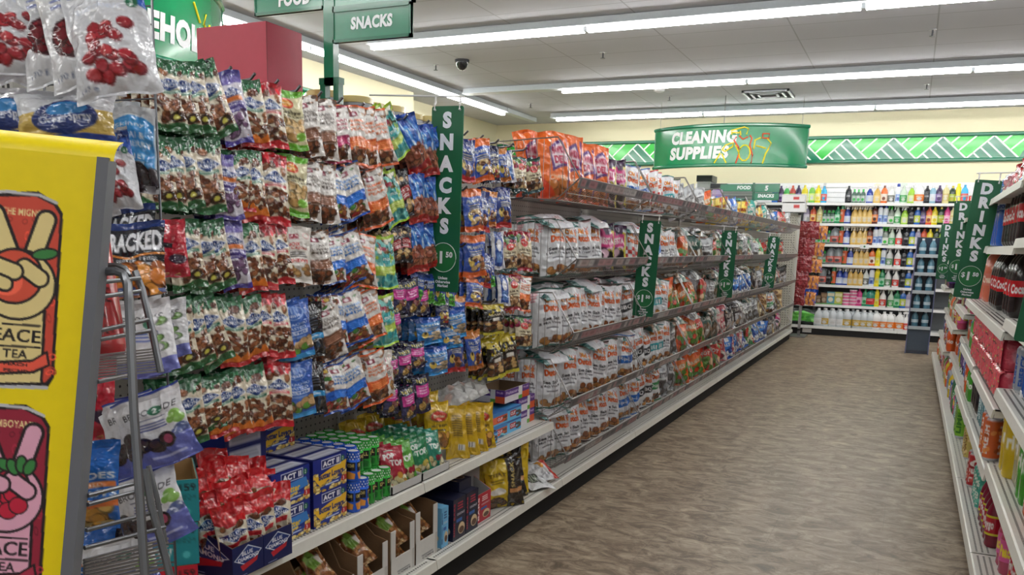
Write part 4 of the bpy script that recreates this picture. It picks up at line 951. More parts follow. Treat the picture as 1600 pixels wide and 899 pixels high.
for nm, y, n_ in seq:
    for i in range(n_):
        a = math.radians(24+R.uniform(-5, 5)); o = obj('popcorn_pouch', pop[nm], None, frame((-1.545-.030*i, y+.0-.004*i, .432+.002*i), Vector((-.28+R.uniform(-.05, .05), R.uniform(-.05, .08), 1)), (math.cos(a), -math.sin(a), 0)))
        tag(o, '%s popcorn pouch leaning in the white trays, %s from the shelf edge' % (nm, ORD[i]), 'popcorn pouch', 'popcorn pouches in white trays')
for y in (2.43, 2.63): tray('pouch_tray', 'low white card tray holding %s popcorn pouches' % ('red and lime' if y < 2.5 else 'deep green and teal'), .195, .2, .03, None, frame((-1.615, y, .422), (0, 0, 1), XN), .03, (196, 196, 194), (170, 166, 160), 'tray')
# yellow pouches
Ay = Art(44, 66, (206, 170, 30)); Ay.e(.5, .3, .36, .12, (150, 120, 60)); Ay.e(.5, .3, .32, .1, (196, 60, 44)); Ay.t('Butter', .26, .26, .74, .33, (240, 230, 190)); Ay.t('NUTTER CRISPY', .2, .46, .84, .52, (60, 50, 30)); Ay.lines(.2, .55, .8, .62, (90, 76, 40), 1); Ay.nuts(.1, .7, .9, .92, [(190, 130, 60), (160, 104, 48), (214, 160, 80)], 14, .12, 3, .6); Ay = Ay.out()
Ayb = Art(36, 60, (204, 166, 28)); Ayb.r(.25, .15, .78, .6, (186, 150, 40)); Ayb.lines(.28, .18, .75, .58, (110, 92, 40), 9); Ayb.r(.5, .72, .8, .84, (240, 240, 235)); Ayb.l([(.55, .74), (.55, .82)], .03, (30, 30, 30)); Ayb.l([(.66, .74), (.66, .82)], .03, (30, 30, 30)); Ayb = Ayb.out()
ym = bag_mesh('yellow_pouch', Ay, .13, .19, .045, seed=3, top0=False); yb = bag_mesh('yellow_pouch', Ayb, .10, .19, .045, seed=4, top0=False)
L_ = [(ym, -1.60, 2.80, .47, 18, 'large yellow pouch with red oval, behind the teal pouches', 1), (ym, -1.66, 2.83, .50, 12, 'large yellow pouch with red oval, second behind the teal pouches', 1), (ym, -1.74, 2.74, .47, 20, 'yellow pouch at the back, under the hanging bags', 1), (ym, -1.75, 2.58, .45, 15, 'yellow pouch at the very back, above the lime pouches', 1), (ym, -1.73, 2.90, .49, 10, 'yellow pouch at the back, right of the others', 1), (ym, -1.76, 2.48, .44, 12, 'yellow pouch low at the back, above the red pouches', 1),
      (yb, -1.56, 2.88, .422, 38, 'yellow pouch turned with its grey nutrition table outward, standing upright', 1.12), (yb, -1.55, 2.95, .422, 42, 'second upright yellow pouch with nutrition table outward', 1.08), (yb, -1.55, 3.02, .422, 48, 'third upright yellow pouch with nutrition table outward', 1.05), (ym, -1.56, 3.08, .422, 50, 'last upright yellow pouch beside the bar boxes', 1.02), (yb, -1.60, 3.0, .43, 40, 'yellow pouch standing behind the upright row', 1.1)]
for me, x, y, z, a, lab, s in L_:
    a_ = math.radians(a); tag(obj('yellow_pouch', me, None, frame((x, y, z), (-.12, R.uniform(-.06, .06), 1), (math.cos(a_), -math.sin(a_), 0), (1, 1, s))), lab, 'snack pouch', 'yellow snack pouches')
As = Art(30, 30, (206, 206, 204)); As.n(.1, .1, .9, .9, [(220, 220, 218), (186, 184, 180), (226, 200, 190)], 14, .12, 2); sbg = bag_mesh('silver_pouch', As.out(), .13, .16, .05, seed=5, top0=False, wr=1.8)
for q, (x, y, z) in enumerate(((-1.72, 3.02, .60), (-1.73, 3.13, .60), (-1.72, 2.93, .60))):
    tag(obj('silver_pouch', sbg, None, frame((x, y, z), (.7, .5, .5), (.5, -.1, 1))), 'crumpled silver-white pouch lying on the yellow ones, %s from the left' % ORD[q], 'snack pouch', 'silver pouches')
Ac = Art(50, 26, (226, 106, 60)); Ac.r(0, .0, 1, .3, (60, 130, 196)); Ac.r(.3, .35, .72, .75, (178, 34, 44)); Ac.t('CLIF', .34, .42, .68, .68, (240, 240, 240), .05); Ac.nuts(.72, .3, 1, .9, [(110, 66, 40), (140, 90, 56)], 8, .09, 2, .7); Ac.r(0, .85, 1, 1, (90, 170, 220)); Ac = Ac.out()
Ac2 = Art(50, 26, (96, 178, 222)); Ac2.r(.2, .25, .62, .7, (178, 34, 44)); Ac2.t('CLIF', .24, .33, .58, .62, (240, 240, 240), .05); Ac2.nuts(.6, .3, 1, .8, [(60, 46, 44), (90, 66, 56)], 10, .1, 2, .6); Ac2.r(0, 0, 1, .16, (44, 96, 170)); Ac2 = Ac2.out()
Af = Art(60, 30, (226, 222, 226)); Af.r(0, 0, 1, .5, (88, 48, 130)); Af.t('fruitsource', .05, .12, .62, .38, (236, 230, 240), .02); Af.r(.55, 0, .7, 1, (232, 232, 232)); Af.r(.7, .5, 1, 1, (206, 84, 40)); Af.r(.55, .7, .7, 1, (90, 160, 60)); Af.t('fruit', .74, .1, .95, .3, (230, 210, 235), .02); Af = Af.out()
cb = [box_mesh('bar_box', .15, .16, .056, Ac, Ac, None, (50, 110, 180)), box_mesh('bar_box', .15, .16, .056, Ac2, Ac2, None, (70, 140, 200))]
for q, (m_, y, z) in enumerate(((0, 3.30, 0), (0, 3.30, 1), (1, 3.45, 0), (1, 3.45, 1))):
    tag(stand('bar_box', cb[m_], -1.66, y, .422+.0575*z), '%s snack bar box with red square, %s of its stack' % (['orange and blue', 'light blue'][m_], ['lower', 'upper'][z]), 'snack bar box', 'snack bar boxes')
fb = box_mesh('fruit_box', .19, .20, .066, Af, Af, None, (88, 48, 130))
for q in range(2): tag(stand('fruit_box', fb, -1.70, 3.63, .422+.067*q), 'purple and orange fruit snack box, %s of two' % ['lower', 'upper'][q], 'fruit snack box', 'fruit snack boxes')
tray('fruit_tray', 'open purple and white fruit snack carton on top of the fruit snack boxes', .27, .16, .06, Af, frame((-1.68, 3.52, .557), (0, 0, 1), XN), 0, (214, 210, 214), (110, 90, 70), 'carton', lip=1)
tray('snack_bar_tray', 'small blue open tray at the left of the snack bar boxes', .07, .14, .05, Ac2, frame((-1.62, 3.18, .422), (0, 0, 1), XN), .03, (44, 96, 180), (110, 90, 70), 'tray', lip=1)
Atp = Art(40, 24, (110, 190, 200)); Atp.n(.1, .1, .9, .9, [(150, 210, 216), (90, 160, 180), (226, 236, 236)], 14, .12, 4); tp = bag_mesh('teal_wrapper', Atp.out(), .14, .10, .03, seed=4, top0=False)
tag(obj('teal_wrapper', tp, None, frame((-1.60, 3.27, .437), (-.75, .6, .05), (.2, 0, 1))), 'pale teal snack wrapper lying flat at the shelf edge', 'snack wrapper')

# ---- base shelf: cartons, bar boxes, bags
Acn = Art(30, 40, (214, 213, 208)); Acn.t('CORN', .3, .80, .8, .9, (50, 50, 54)); Acn.lines(.2, .7, .85, .78, (90, 90, 94), 2); Acn.r(.88, 0, 1, 1, (190, 188, 182)); Acn = Acn.out()
Agr = Art(36, 30, (150, 96, 56)); Agr.nuts(0, 0, 1, 1, [(196, 140, 84), (170, 110, 60), (120, 70, 40), (220, 190, 140)], 50, .08, 3, .7); Agr.p([(.1, .2), (.5, .1), (.6, .5), (.2, .55)], (130, 170, 70)); Agr.p([(.5, .3), (.8, .25), (.8, .45), (.55, .5)], (226, 214, 200)); Agr = Agr.out()
grm = [bag_mesh('granola_pack', Agr, .085, .14, .04, seed=s, wr=1.4) for s in (3, 4)]
def carton(name, label, y, w, h0, h1, x=-1.66, n_=3, front=True):
    """open corrugated tray: low white front, brown slanted sides rising to the back"""
    t = thing(name, label, 'carton', (x, y, .1405), 'open brown cartons on the bottom shelf')
    BR, D = (122, 94, 68), .34
    for s in (-1, 1):
        g = G(); yy = s*w/2
        g.prism([(.17, 0), (.17, h0), (.12, h0+.01), (.05, h1), (-.17, h1), (-.17, 0)], yy-.0025, yy+.0025, BR); obj('side_flap', g.mesh('side_flap', 'brown', False), t)
        g = G(); g.box((.1695, min(yy, yy-s*.028), 0), (.1725, max(yy, yy-s*.028), h0), (212, 210, 206)); obj('front_corner', g.mesh('front_corner', 'card', False), t)
    g = G(); g.box((-.172, -w/2, 0), (-.168, w/2, h1), (104, 80, 56)); obj('back_panel', g.mesh('back_panel', 'brown', False), t)
    g = G(); g.box((-.17, -w/2, 0), (.17, w/2, .003), (104, 80, 56)); obj('base', g.mesh('base', 'brown', False), t)
    A = Acn; hh, ww = A.shape[:2]; u = np.linspace(-w/2, w/2, ww)[None]; v = np.linspace(1, 0, hh)[:, None]
    g = G(); top = h0*.42; P = np.stack([.1728+0*u*v, u+0*v, v*top*(1+.0*u)], -1); g.grid(P, A[-len(v):]); g.box((.1695, -w/2, 0), (.1725, w/2, top), (206, 204, 198)); obj('printed_front', g.mesh('printed_front', 'card', False), t)
    for i in range(n_):
        for l in range(2):
            z = .02+.05*l+.15*(i/5)
            o = obj('granola_pack', grm[(i+l) % 2], None, frame((x+.055-.09*i, y+R.uniform(-.01, .01), z+.265), (-.62, R.uniform(-.2, .2), .70), (.6, -.25, .75)))
            tag(o, 'clear granola pack in the %s, %s %s' % (label.split(',')[0].replace('open brown ', ''), ORD[i], ['lower', 'upper'][l]), 'granola pack', 'granola packs in cartons')
carton('snack_carton', 'open brown carton nearest the pale blue box, with white corner flaps', 2.52, .15, .19, .20)
carton('snack_carton', 'open brown carton second from the pale blue box', 2.36, .15, .17, .21)
carton('snack_carton', 'open brown carton third from the pale blue box', 2.18, .17, .15, .22)
carton('snack_carton', 'open brown carton with tall flaps, furthest from the pale blue box', 1.98, .19, .10, .24, n_=1)
def a_bar(c, acc, txt): A = Art(60, 84, c); A.t(txt, .04, .1, .16, .9, acc, .04, rot=1); A.lines(.3, .1, .8, .3, acc, 3); A.t('COCONUT', .3, .36, .9, .42, (214, 214, 220)); A.e(.66, .76, .26, .14, (214, 190, 150)); A.e(.66, .8, .2, .08, (90, 60, 44)); A.r(.26, .5, .7, .58, (44, 96, 170)); return A.out()
nbx = box_mesh('cereal_bar_box', .10, .17, .165, a_bar((26, 28, 52), (176, 36, 60), 'SIDE BARS'), a_bar((26, 28, 52), (170, 180, 200), 'CARAMEL'), None, (26, 28, 52))
for q in range(2): tag(stand('cereal_bar_box', nbx, -1.57, 2.76+.105*q, .141), 'dark navy cereal bar box, %s of two' % ['nearer the brown cartons', 'nearer the red box'][q], 'cereal bar box', 'navy cereal bar boxes')
nb2 = box_mesh('cereal_bar_box', .10, .17, .04, None, None, a_bar((26, 28, 52), (190, 170, 140), 'BARS'), (26, 28, 52))
for q, (x, y) in enumerate(((-1.60, 2.86), (-1.72, 2.72), (-1.72, 2.84))): tag(stand('cereal_bar_box', nb2, x, y, .307+(0 if x > -1.65 else -.0)), 'flat dark navy bar box lying on the upright ones, %s' % ['front', 'rear near cartons', 'rear near red box'][q], 'cereal bar box', 'navy cereal bar boxes')
for q in range(2): tag(stand('cereal_bar_box', nbx, -1.745, 2.76+.105*q, .141), 'dark navy cereal bar box in the back row, %s' % ['left', 'right'][q], 'cereal bar box', 'navy cereal bar boxes')
bl_ = box_mesh('bar_box', .05, .17, .155, a_bar((110, 178, 220), (40, 80, 140), 'DE'), a_bar((110, 178, 220), (40, 80, 140), 'DE'), None, (110, 178, 220)); tag(stand('bar_box', bl_, -1.575, 2.655, .141), 'narrow pale blue snack bar box between the cartons and the navy boxes', 'snack bar box')
rbx = tray('bar_display', 'open red snack bar carton with grey card back on the bottom shelf', .12, .16, .12, a_bar((176, 34, 50), (236, 220, 220), 'BARS'), frame((-1.58, 3.0, .1405), (0, 0, 1), XN), .09, (176, 34, 50), (150, 148, 146), 'carton', lip=1)
g = G(); g.box((-.09, .0, 0), (.09, .004, .24), (146, 144, 146)); obj('header_card', g.mesh('header_card', 'card', False), rbx, Matrix.Translation((.02, .0, .0)))
Ayk = Art(50, 66, (206, 176, 36)); Ayk.r(.55, 0, 1, 1, (36, 32, 30)); Ayk.r(0, 0, 1, .06, (36, 32, 30)); Ayk.t('TREAT', .08, .3, .5, .38, (90, 70, 20)); Ayk.lines(.08, .42, .5, .52, (120, 100, 30), 2); Ayk.t('SNACK', .64, .1, .76, .6, (196, 176, 110), rot=1); Ayk.r(.6, .62, 1, .7, (196, 140, 90)); Ayk.e(.28, .66, .2, .07, (226, 224, 216)); Ayk.nuts(.05, .78, .5, .95, [(70, 50, 36), (100, 70, 46)], 10, .09, 2, .6); Ayk = Ayk.out()
yk = bag_mesh('pretzel_pouch', Ayk, .17, .20, .06, seed=5, top0=False, wr=1.3)
Ay3 = Art(44, 60, (210, 178, 34)); Ay3.e(.5, .36, .3, .12, (190, 150, 30)); Ay3.t('MIX', .34, .3, .66, .42, (90, 76, 30)); Ay3.nuts(.2, .6, .8, .8, [(180, 150, 40), (90, 60, 30)], 6, .1, 2); Ay3 = Ay3.out(); y3 = bag_mesh('pretzel_pouch', Ay3, .14, .20, .05, seed=6, top0=False, wr=1.3)
for me, x, y, a, s, lab in ((yk, -1.50, 3.20, 40, 1.0, 'yellow and black snack pouch at the shelf edge beside the red carton'), (yk, -1.55, 3.33, 60, 1.08, 'yellow and black snack pouch leaning right of the first'), (y3, -1.56, 3.40, 64, 1.25, 'plain yellow snack pouch at the right end'), (y3, -1.64, 3.16, 25, 1.05, 'yellow snack pouch behind the red carton'), (y3, -1.66, 3.30, 35, 1.3, 'tall yellow snack pouch behind the two-tone ones'), (y3, -1.72, 3.02, 20, 1.1, 'yellow snack pouch furthest back, above the grey card')):
    a_ = math.radians(a); tag(obj('pretzel_pouch', me, None, frame((x, y, .142), (R.uniform(-.25, -.05), R.uniform(-.05, .15), 1), (math.cos(a_), -math.sin(a_), 0), (1.12, 1, s*1.12))), lab, 'snack pouch', 'yellow and black pouches on the bottom shelf')
Asv = Art(44, 36, (206, 208, 210)); Asv.r(.0, .0, 1, .2, (190, 60, 50)); Asv.e(.3, .4, .16, .16, (220, 150, 50)); Asv.n(.3, .3, .95, .9, [(226, 226, 228), (180, 180, 184)], 12, .1, 3); Asv2 = Art(44, 36, (204, 206, 208)); Asv2.r(.2, .3, .7, .75, (70, 76, 70)); Asv2.lines(.25, .35, .65, .7, (150, 160, 140), 4)
for q, (A_, x, y, z, nrm) in enumerate(((Asv2, -1.50, 3.52, .165, (.15, -.1, 1)), (Asv, -1.53, 3.64, .185, (.3, -.2, 1)), (Asv, -1.60, 3.60, .165, (.1, -.1, 1)))):
    m_ = bag_mesh('flat_pouch', A_.out(), .17, .14, .035, seed=q+2, top0=False, wr=1.5); tag(obj('flat_pouch', m_, None, frame((x-.05, y-.03, z), (.5, .8, 0), nrm)), 'silver pouch lying flat on the bottom shelf, %s' % ['front one with dark window', 'with red end and yellow sun, on top', 'lying at the back'][q], 'snack pouch', 'silver pouches lying on the bottom shelf')

# ---- things on top of the gondola
g = G(); g.box((-2.0-.30, 2.32, 1.69), (-1.997, 2.50, 1.972), (150, 44, 62)); g.box((-2.30, 2.318, 1.69), (-1.997, 2.3195, 1.972), (150, 44, 62))
A = Art(10, 40, (150, 44, 62)); 
o = obj('burgundy_box', g.mesh('burgundy_box', 'card', False)); tag(o, 'large plain burgundy carton on top of the gondola', 'carton')
g = G(); g.box((-1.9975, 2.318, 1.69), (-1.9965, 2.3215, 1.972), (120, 30, 46)); obj('corner_fold', g.mesh('corner_fold', 'card', False), o)
Ap = Art(56, 16, (170, 172, 178)); 
for x in range(28): Ap.r(x/28, .2, x/28+.012, .9, (140, 142, 150))
for x0 in (.05, .38, .72): Ap.r(x0, .15, x0+.07, 1, (206, 130, 60)); Ap.r(x0+.07, .12, x0+.19, .95, (60, 76, 150))
Ap = Ap.out()
gp = G(); gp.lathe([(.001, 0), (.058, 0), (.066, .12), (.068, .125), (.068, .14), (.001, .142)], 26, (168, 170, 176), cap=False); gp.wrap(Ap, 1, .01, .118, rf=lambda z: .0588+z*.067); pail = gp.mesh('tub_body', 'gloss')
gl = G(); gl.lathe([(.069, .118), (.071, .12), (.071, .141), (.068, .144), (.001, .144)], 26, (196, 178, 120), cap=False); lidm = gl.mesh('tub_lid', 'gloss')
for q, (px, py) in enumerate(((521, 160), (556, 152), (588, 161), (608, 170), (650, 178), (668, 188), (684, 196))):
    p = at_x(px, py, -2.10); t = thing('snack_tub', 'round clear tub with blue label on top of the gondola, %s from the green pole' % ORD[q], 'tub', (p.x-(.0 if q % 2 else .04), p.y, 1.6905), 'tubs on top of the gondola'); t.scale = (1, 1, 1)
    obj('tub_body', pail, t); obj('tub_lid', lidm, t)

# ================================================================== SIGNS
SG = (24, 92, 60)
def price_sign(name, label, x, y, ztop, word, W=.125, Hh=.65, lean=0.0, arm=0, arm_side=-1, yaw=0):
    m = Matrix.Translation((x, y, ztop)) @ Matrix.Rotation(yaw, 4, 'Z') @ Matrix.Rotation(lean, 4, 'Y')
    t = thing(name, label, 'aisle sign', mw=m, group=None)
    g = G(); r = .008; pts = []
    for cx, cz, a0 in ((W/2-r, -r, 0), (-W/2+r, -r, 90), (-W/2+r, -Hh+r, 180), (W/2-r, -Hh+r, 270)):
        for a in range(0, 91, 30): pts.append((cx+r*math.cos(math.radians(a0+a)), cz+r*math.sin(math.radians(a0+a))))
    g.prism(pts, 0, .003, SG); obj('sign_panel', g.mesh('sign_panel', 'enamel', False), t)
    fr = [.075, .19, .305, .42, .53, .64] if len(word) == 6 else [.075, .19, .305, .42, .53, .64]
    for ch, f in zip(word, fr): lettering(ch, t, Matrix.Translation((0, -.0005, -f*Hh-.027)), .057, .064, (230, 234, 242), .06)
    g = G(); g.e = 0
    ring = [(.052*math.cos(a/24*2*math.pi), -.0015, -.81*Hh+.052*math.sin(a/24*2*math.pi)) for a in range(24)]
    g.tube(ring, .0014, 4, (220, 228, 224), closed=True); obj('price_ring', g.mesh('price_ring', 'matte'), t)
    g = G(); k = 24; g.add([(0, -.0006, -.81*Hh)]+[(.051*math.cos(a/k*2*math.pi), -.0006, -.81*Hh+.051*math.sin(a/k*2*math.pi)) for a in range(k)], [(0, i+1, (i+1) % k+1) for i in range(k)], (34, 110, 62)); obj('price_disc', g.mesh('price_disc', 'enamel', False), t)
    lettering('$', t, Matrix.Translation((-.033, -.0015, -.81*Hh-.012)), .030, .022, (230, 234, 240), .015); lettering('1', t, Matrix.Translation((-.009, -.0015, -.81*Hh-.022)), .044, .028, (230, 234, 240), .045); lettering('50', t, Matrix.Translation((.024, -.001, -.81*Hh+.0)), .021, .03, (230, 234, 240), .05)
    for q, s in enumerate(('Unless', 'Otherwise', 'Marked')): lettering(s, t, Matrix.Translation((0, -.0005, -.915*Hh-.014*q-.011)), .0105, .075, (222, 226, 232), .05)
    if arm:
        g = G(); s = arm_side
        g.tube([(s*arm, .002, .045), (W/2*-s+s*.0, .002, .030)], .0032, 6, (225, 225, 225))
        obj('sign_arm', g.mesh('sign_arm', 'enamel'), t)
        for s_ in (-1, 1):
            g = G(); x0 = s_*(W/2-.014); g.tube([(x0, .002, .036), (x0, .001, .012), (x0, -.006, .004), (x0, -.006, -.012), (x0, .004, -.014)], .004, 6, (228, 228, 228)); obj('hanger_clip', g.mesh('hanger_clip', 'enamel'), t)
    return t
price_sign('snacks_sign', 'tall green SNACKS price sign nearest the camera, at the end of the pegboard', -1.525, 2.70, 1.742, 'SNACKS', .128, .648, .02, .33)
for q, (tl, tr, bl, br, Y) in enumerate(((( 1004,344), (1030,346), (990,492), (1017,500), 4.96), ((1130,360), (1151,361), (1122,464), (1141,468), 7.40), ((1202,369), (1218,370), (1192,449), (1206,452), 9.85))):
    a, b, c, d = at_y(*tl, Y), at_y(*tr, Y), at_y(*bl, Y), at_y(*br, Y)
    w = (b-a).length; h = ((a+b)/2-(c+d)/2).length; lean = math.atan2(((a+b)/2-(c+d)/2).x, ((a+b)/2-(c+d)/2).z)
    price_sign('snacks_sign', 'green SNACKS price sign over the wire baskets, %s' % ['the middle and biggest of these', 'second beyond the pegboard', 'furthest and smallest'][q], (a.x+b.x)/2, Y, (a.z+b.z)/2, 'SNACKS', .128, h*.99, lean, .34)
def from_px(tl, tr, bl, br, Y):
    a, b, c, d = at_y(*tl, Y), at_y(*tr, Y), at_y(*bl, Y), at_y(*br, Y); m = (a+b)/2-(c+d)/2
    return (a+b)/2, m.length, math.atan2(m.x, m.z), ((b-a).length+(d-c).length)/2
for q, (tl, tr, bl, br, Y) in enumerate((((1524, 280), (1567, 283), (1489, 464), (1529, 468), 5.0), ((1492, 313), (1521, 315), (1479, 440), (1508, 442), 7.4), ((1472, 349), (1492, 350), (1461, 436), (1482, 437), 10.5))):
    c, h, ln, w = from_px(tl, tr, bl, br, Y)
    price_sign('drinks_sign', 'leaning green DRINKS price sign, %s' % ['the largest of the three overlapping ones', 'the middle of the three overlapping ones', 'the smallest of the three overlapping ones'][q], c.x, Y, c.z, 'DRINKS', w, h, ln, .12, 1)
zb_ = at_y(1489, 464, 5.0).z
d_ = ray(1578, 537); Yn = 5.0*(1)* (zb_-CAMH)/(at_y(1578, 537, 5.0).z-CAMH)
pn = at_y(1578, 537, Yn)
price_sign('drinks_sign', 'green DRINKS price sign cut off by the right edge of the photo', pn.x+.125/2+.06, Yn, pn.z+.60, 'DRINKS', .125, .60, .09, .12, 1)
# aisle marker on the green pole
def flat_sign(parent, x0, x1, z0, z1, y, words, name='sign_panel', frm=(16, 96, 70), fill=(40, 118, 88)):
    g = G(); g.box((x0, y, z0), (x1, y+.012, z1), fill); o = obj(name, g.mesh(name, 'gloss', False), parent)
    g = G(); b = .010
    for a in ((x0, z0, x1, z0+b), (x0, z1-b, x1, z1), (x0, z0, x0+b*.6, z1), (x1-b*.6, z0, x1, z1)): g.box((a[0], y-.004, a[1]), (a[2], y+.015, a[3]), frm)
    obj('sign_border', g.mesh('sign_border', 'gloss', False), o)
    for s, cx, cz, hh, mx in words: lettering(s, o, Matrix.Translation((cx, y-.001, cz)), hh, mx, (226, 232, 234), .05, shear=.08)
t = thing('aisle_marker', 'green aisle marker on a pole with FOOD, 5 and SNACKS panels', 'aisle sign', (0, 0, 0))
PX, PY = -1.887, 2.52
g = G(); g.prism([(PX-.02, PY-.016), (PX+.02, PY-.016), (PX+.02, PY+.016), (PX-.02, PY+.016)], 1.80, 2.6, (14, 104, 74), axis='z'); obj('pole', g.mesh('pole', 'gloss', False), t)
g = G()
for s in (-1, 1): g.box((PX+s*.028-.011, PY-.014, 1.735), (PX+s*.028+.011, PY+.014, 1.815), (14, 92, 66))
g.box((PX-.042, PY-.016, 1.80), (PX+.042, PY+.016, 1.822), (14, 92, 66)); obj('clamp', g.mesh('clamp', 'gloss', False), t)
flat_sign(t, -2.207, PX-.02, 2.047, 2.30, 2.506, [('FOOD', -2.03, 2.068, .05, .14)])
flat_sign(t, PX+.02, -1.548, 2.040, 2.30, 2.506, [('5', -1.69, 2.062, .16, .14)])
flat_sign(t, -1.857, -1.548, 1.929, 2.036, 2.49, [('SNACKS', -1.70, 1.966, .040, .165)])
# the same marker at the far end
def far_marker():
    t = thing('aisle_marker', 'small far green marker reading FOOD, 5 and SNACKS beyond the gondola', 'aisle sign', (0, 0, 0))
    Y = 12.45; a = at_y(1148, 288, Y); b = at_y(1178, 288, Y); c = at_y(1219, 288, Y); d = at_y(1178, 313, Y)
    g = G(); g.box((b.x-.015, Y, 1.74), (b.x+.015, Y+.03, b.z+.02), (14, 92, 66)); obj('pole', g.mesh('pole', 'gloss', False), t)
    flat_sign(t, a.x-.2, b.x-.016, a.z-.10, a.z, Y-.01, [('FOOD', (a.x+b.x)/2, a.z-.073, .05, .2)])
    flat_sign(t, b.x+.016, c.x, b.z-.115, b.z+.005, Y-.01, [('5', (b.x+c.x)/2, b.z-.09, .07, .1)])
    flat_sign(t, b.x+.016, c.x, d.z, b.z-.12, Y-.02, [('SNACKS', (b.x+c.x)/2, d.z+.035, .048, .22)])
far_marker()

# ================================================================== BACK WALL CLEANING AISLE
BYF = 13.62; BX0, BX1 = -3.3, 2.4
bz = [1.955, 1.657, 1.352, 1.054, .753, .455, .132]
bs = thing('wall_shelving', 'white and dark shelving unit full of cleaning bottles along the back wall', 'shelving', (0, BYF, 0))
def bpart(name, g, mat='enamel', smooth=False): return obj(name, g.mesh(name, mat, smooth), bs, Matrix.Translation((0, -BYF, 0)))
g = G(); g.box((BX0, 14.02, .1), (BX1, 14.06, 1.93), (112, 116, 120)); bpart('back_panel', g)
g = G(); g.box((BX0, 14.02, 1.93), (BX1, 14.06, 2.27), (224, 224, 226))
for k in range(4): g.box((BX0, 14.008, 1.99+.072*k), (BX1, 14.02, 2.045+.072*k), (234, 234, 236))
bpart('slatwall_panel', g)
xb = [-3.3+.69+1.22*i-.0 for i in range(-1, 5)]
xj = [at_y(1270, 460, BYF).x+1.22*i for i in range(-2, 4)]
for i in range(5):
    a, b = max(BX0, xj[i]), min(BX1, xj[i+1])
    for z in bz[:-1]:
        g = G(); g.box((a+.002, BYF, z-.03), (b-.002, 14.02, z), (210, 211, 212)); g.box((a+.002, BYF-.006, z-.036), (b-.002, BYF, z+.002), (238, 238, 236)); bpart('shelf', g)
    g = G(); g.box((a+.002, BYF-.14, bz[-1]-.03), (b-.002, 14.02, bz[-1]), (214, 214, 212)); g.box((a+.002, BYF-.146, bz[-1]-.036), (b-.002, BYF-.14, bz[-1]+.002), (238, 238, 236)); bpart('base_shelf', g)
    g = G(); g.box((a, BYF-.10, 0), (b, BYF-.06, bz[-1]-.03), (28, 28, 30)); bpart('kick_plate', g)
    g = G(); g.box((b-.02, 14.0, .1), (b+.02, 14.02, 2.27), (196, 197, 198)); bpart('upright', g)
g = G(); g.box((-.06, 0, -.045), (.06, .003, .02), (222, 224, 222)); o = obj('shelf_tag', g.mesh('shelf_tag', 'card', False), bs, Matrix.Translation((at_y(1351, 384, BYF).x, -.012, bz[2]-.01)))
g = G(); g.lathe([(.014, -.001), (.014, .001)], 14, (40, 110, 70)); obj('round_mark', g.mesh('round_mark', 'card'), o, Matrix.Translation((0, -.001, -.012)) @ Matrix.Rotation(math.pi/2, 4, 'X'))
g = G(); g.box((-.065, 0, -.03), (.065, .003, .03), (210, 210, 208)); obj('kick_tag', g.mesh('kick_tag', 'card', False), bs, Matrix.Translation((at_y(1261, 514, BYF-.1).x, -.104, .055)))

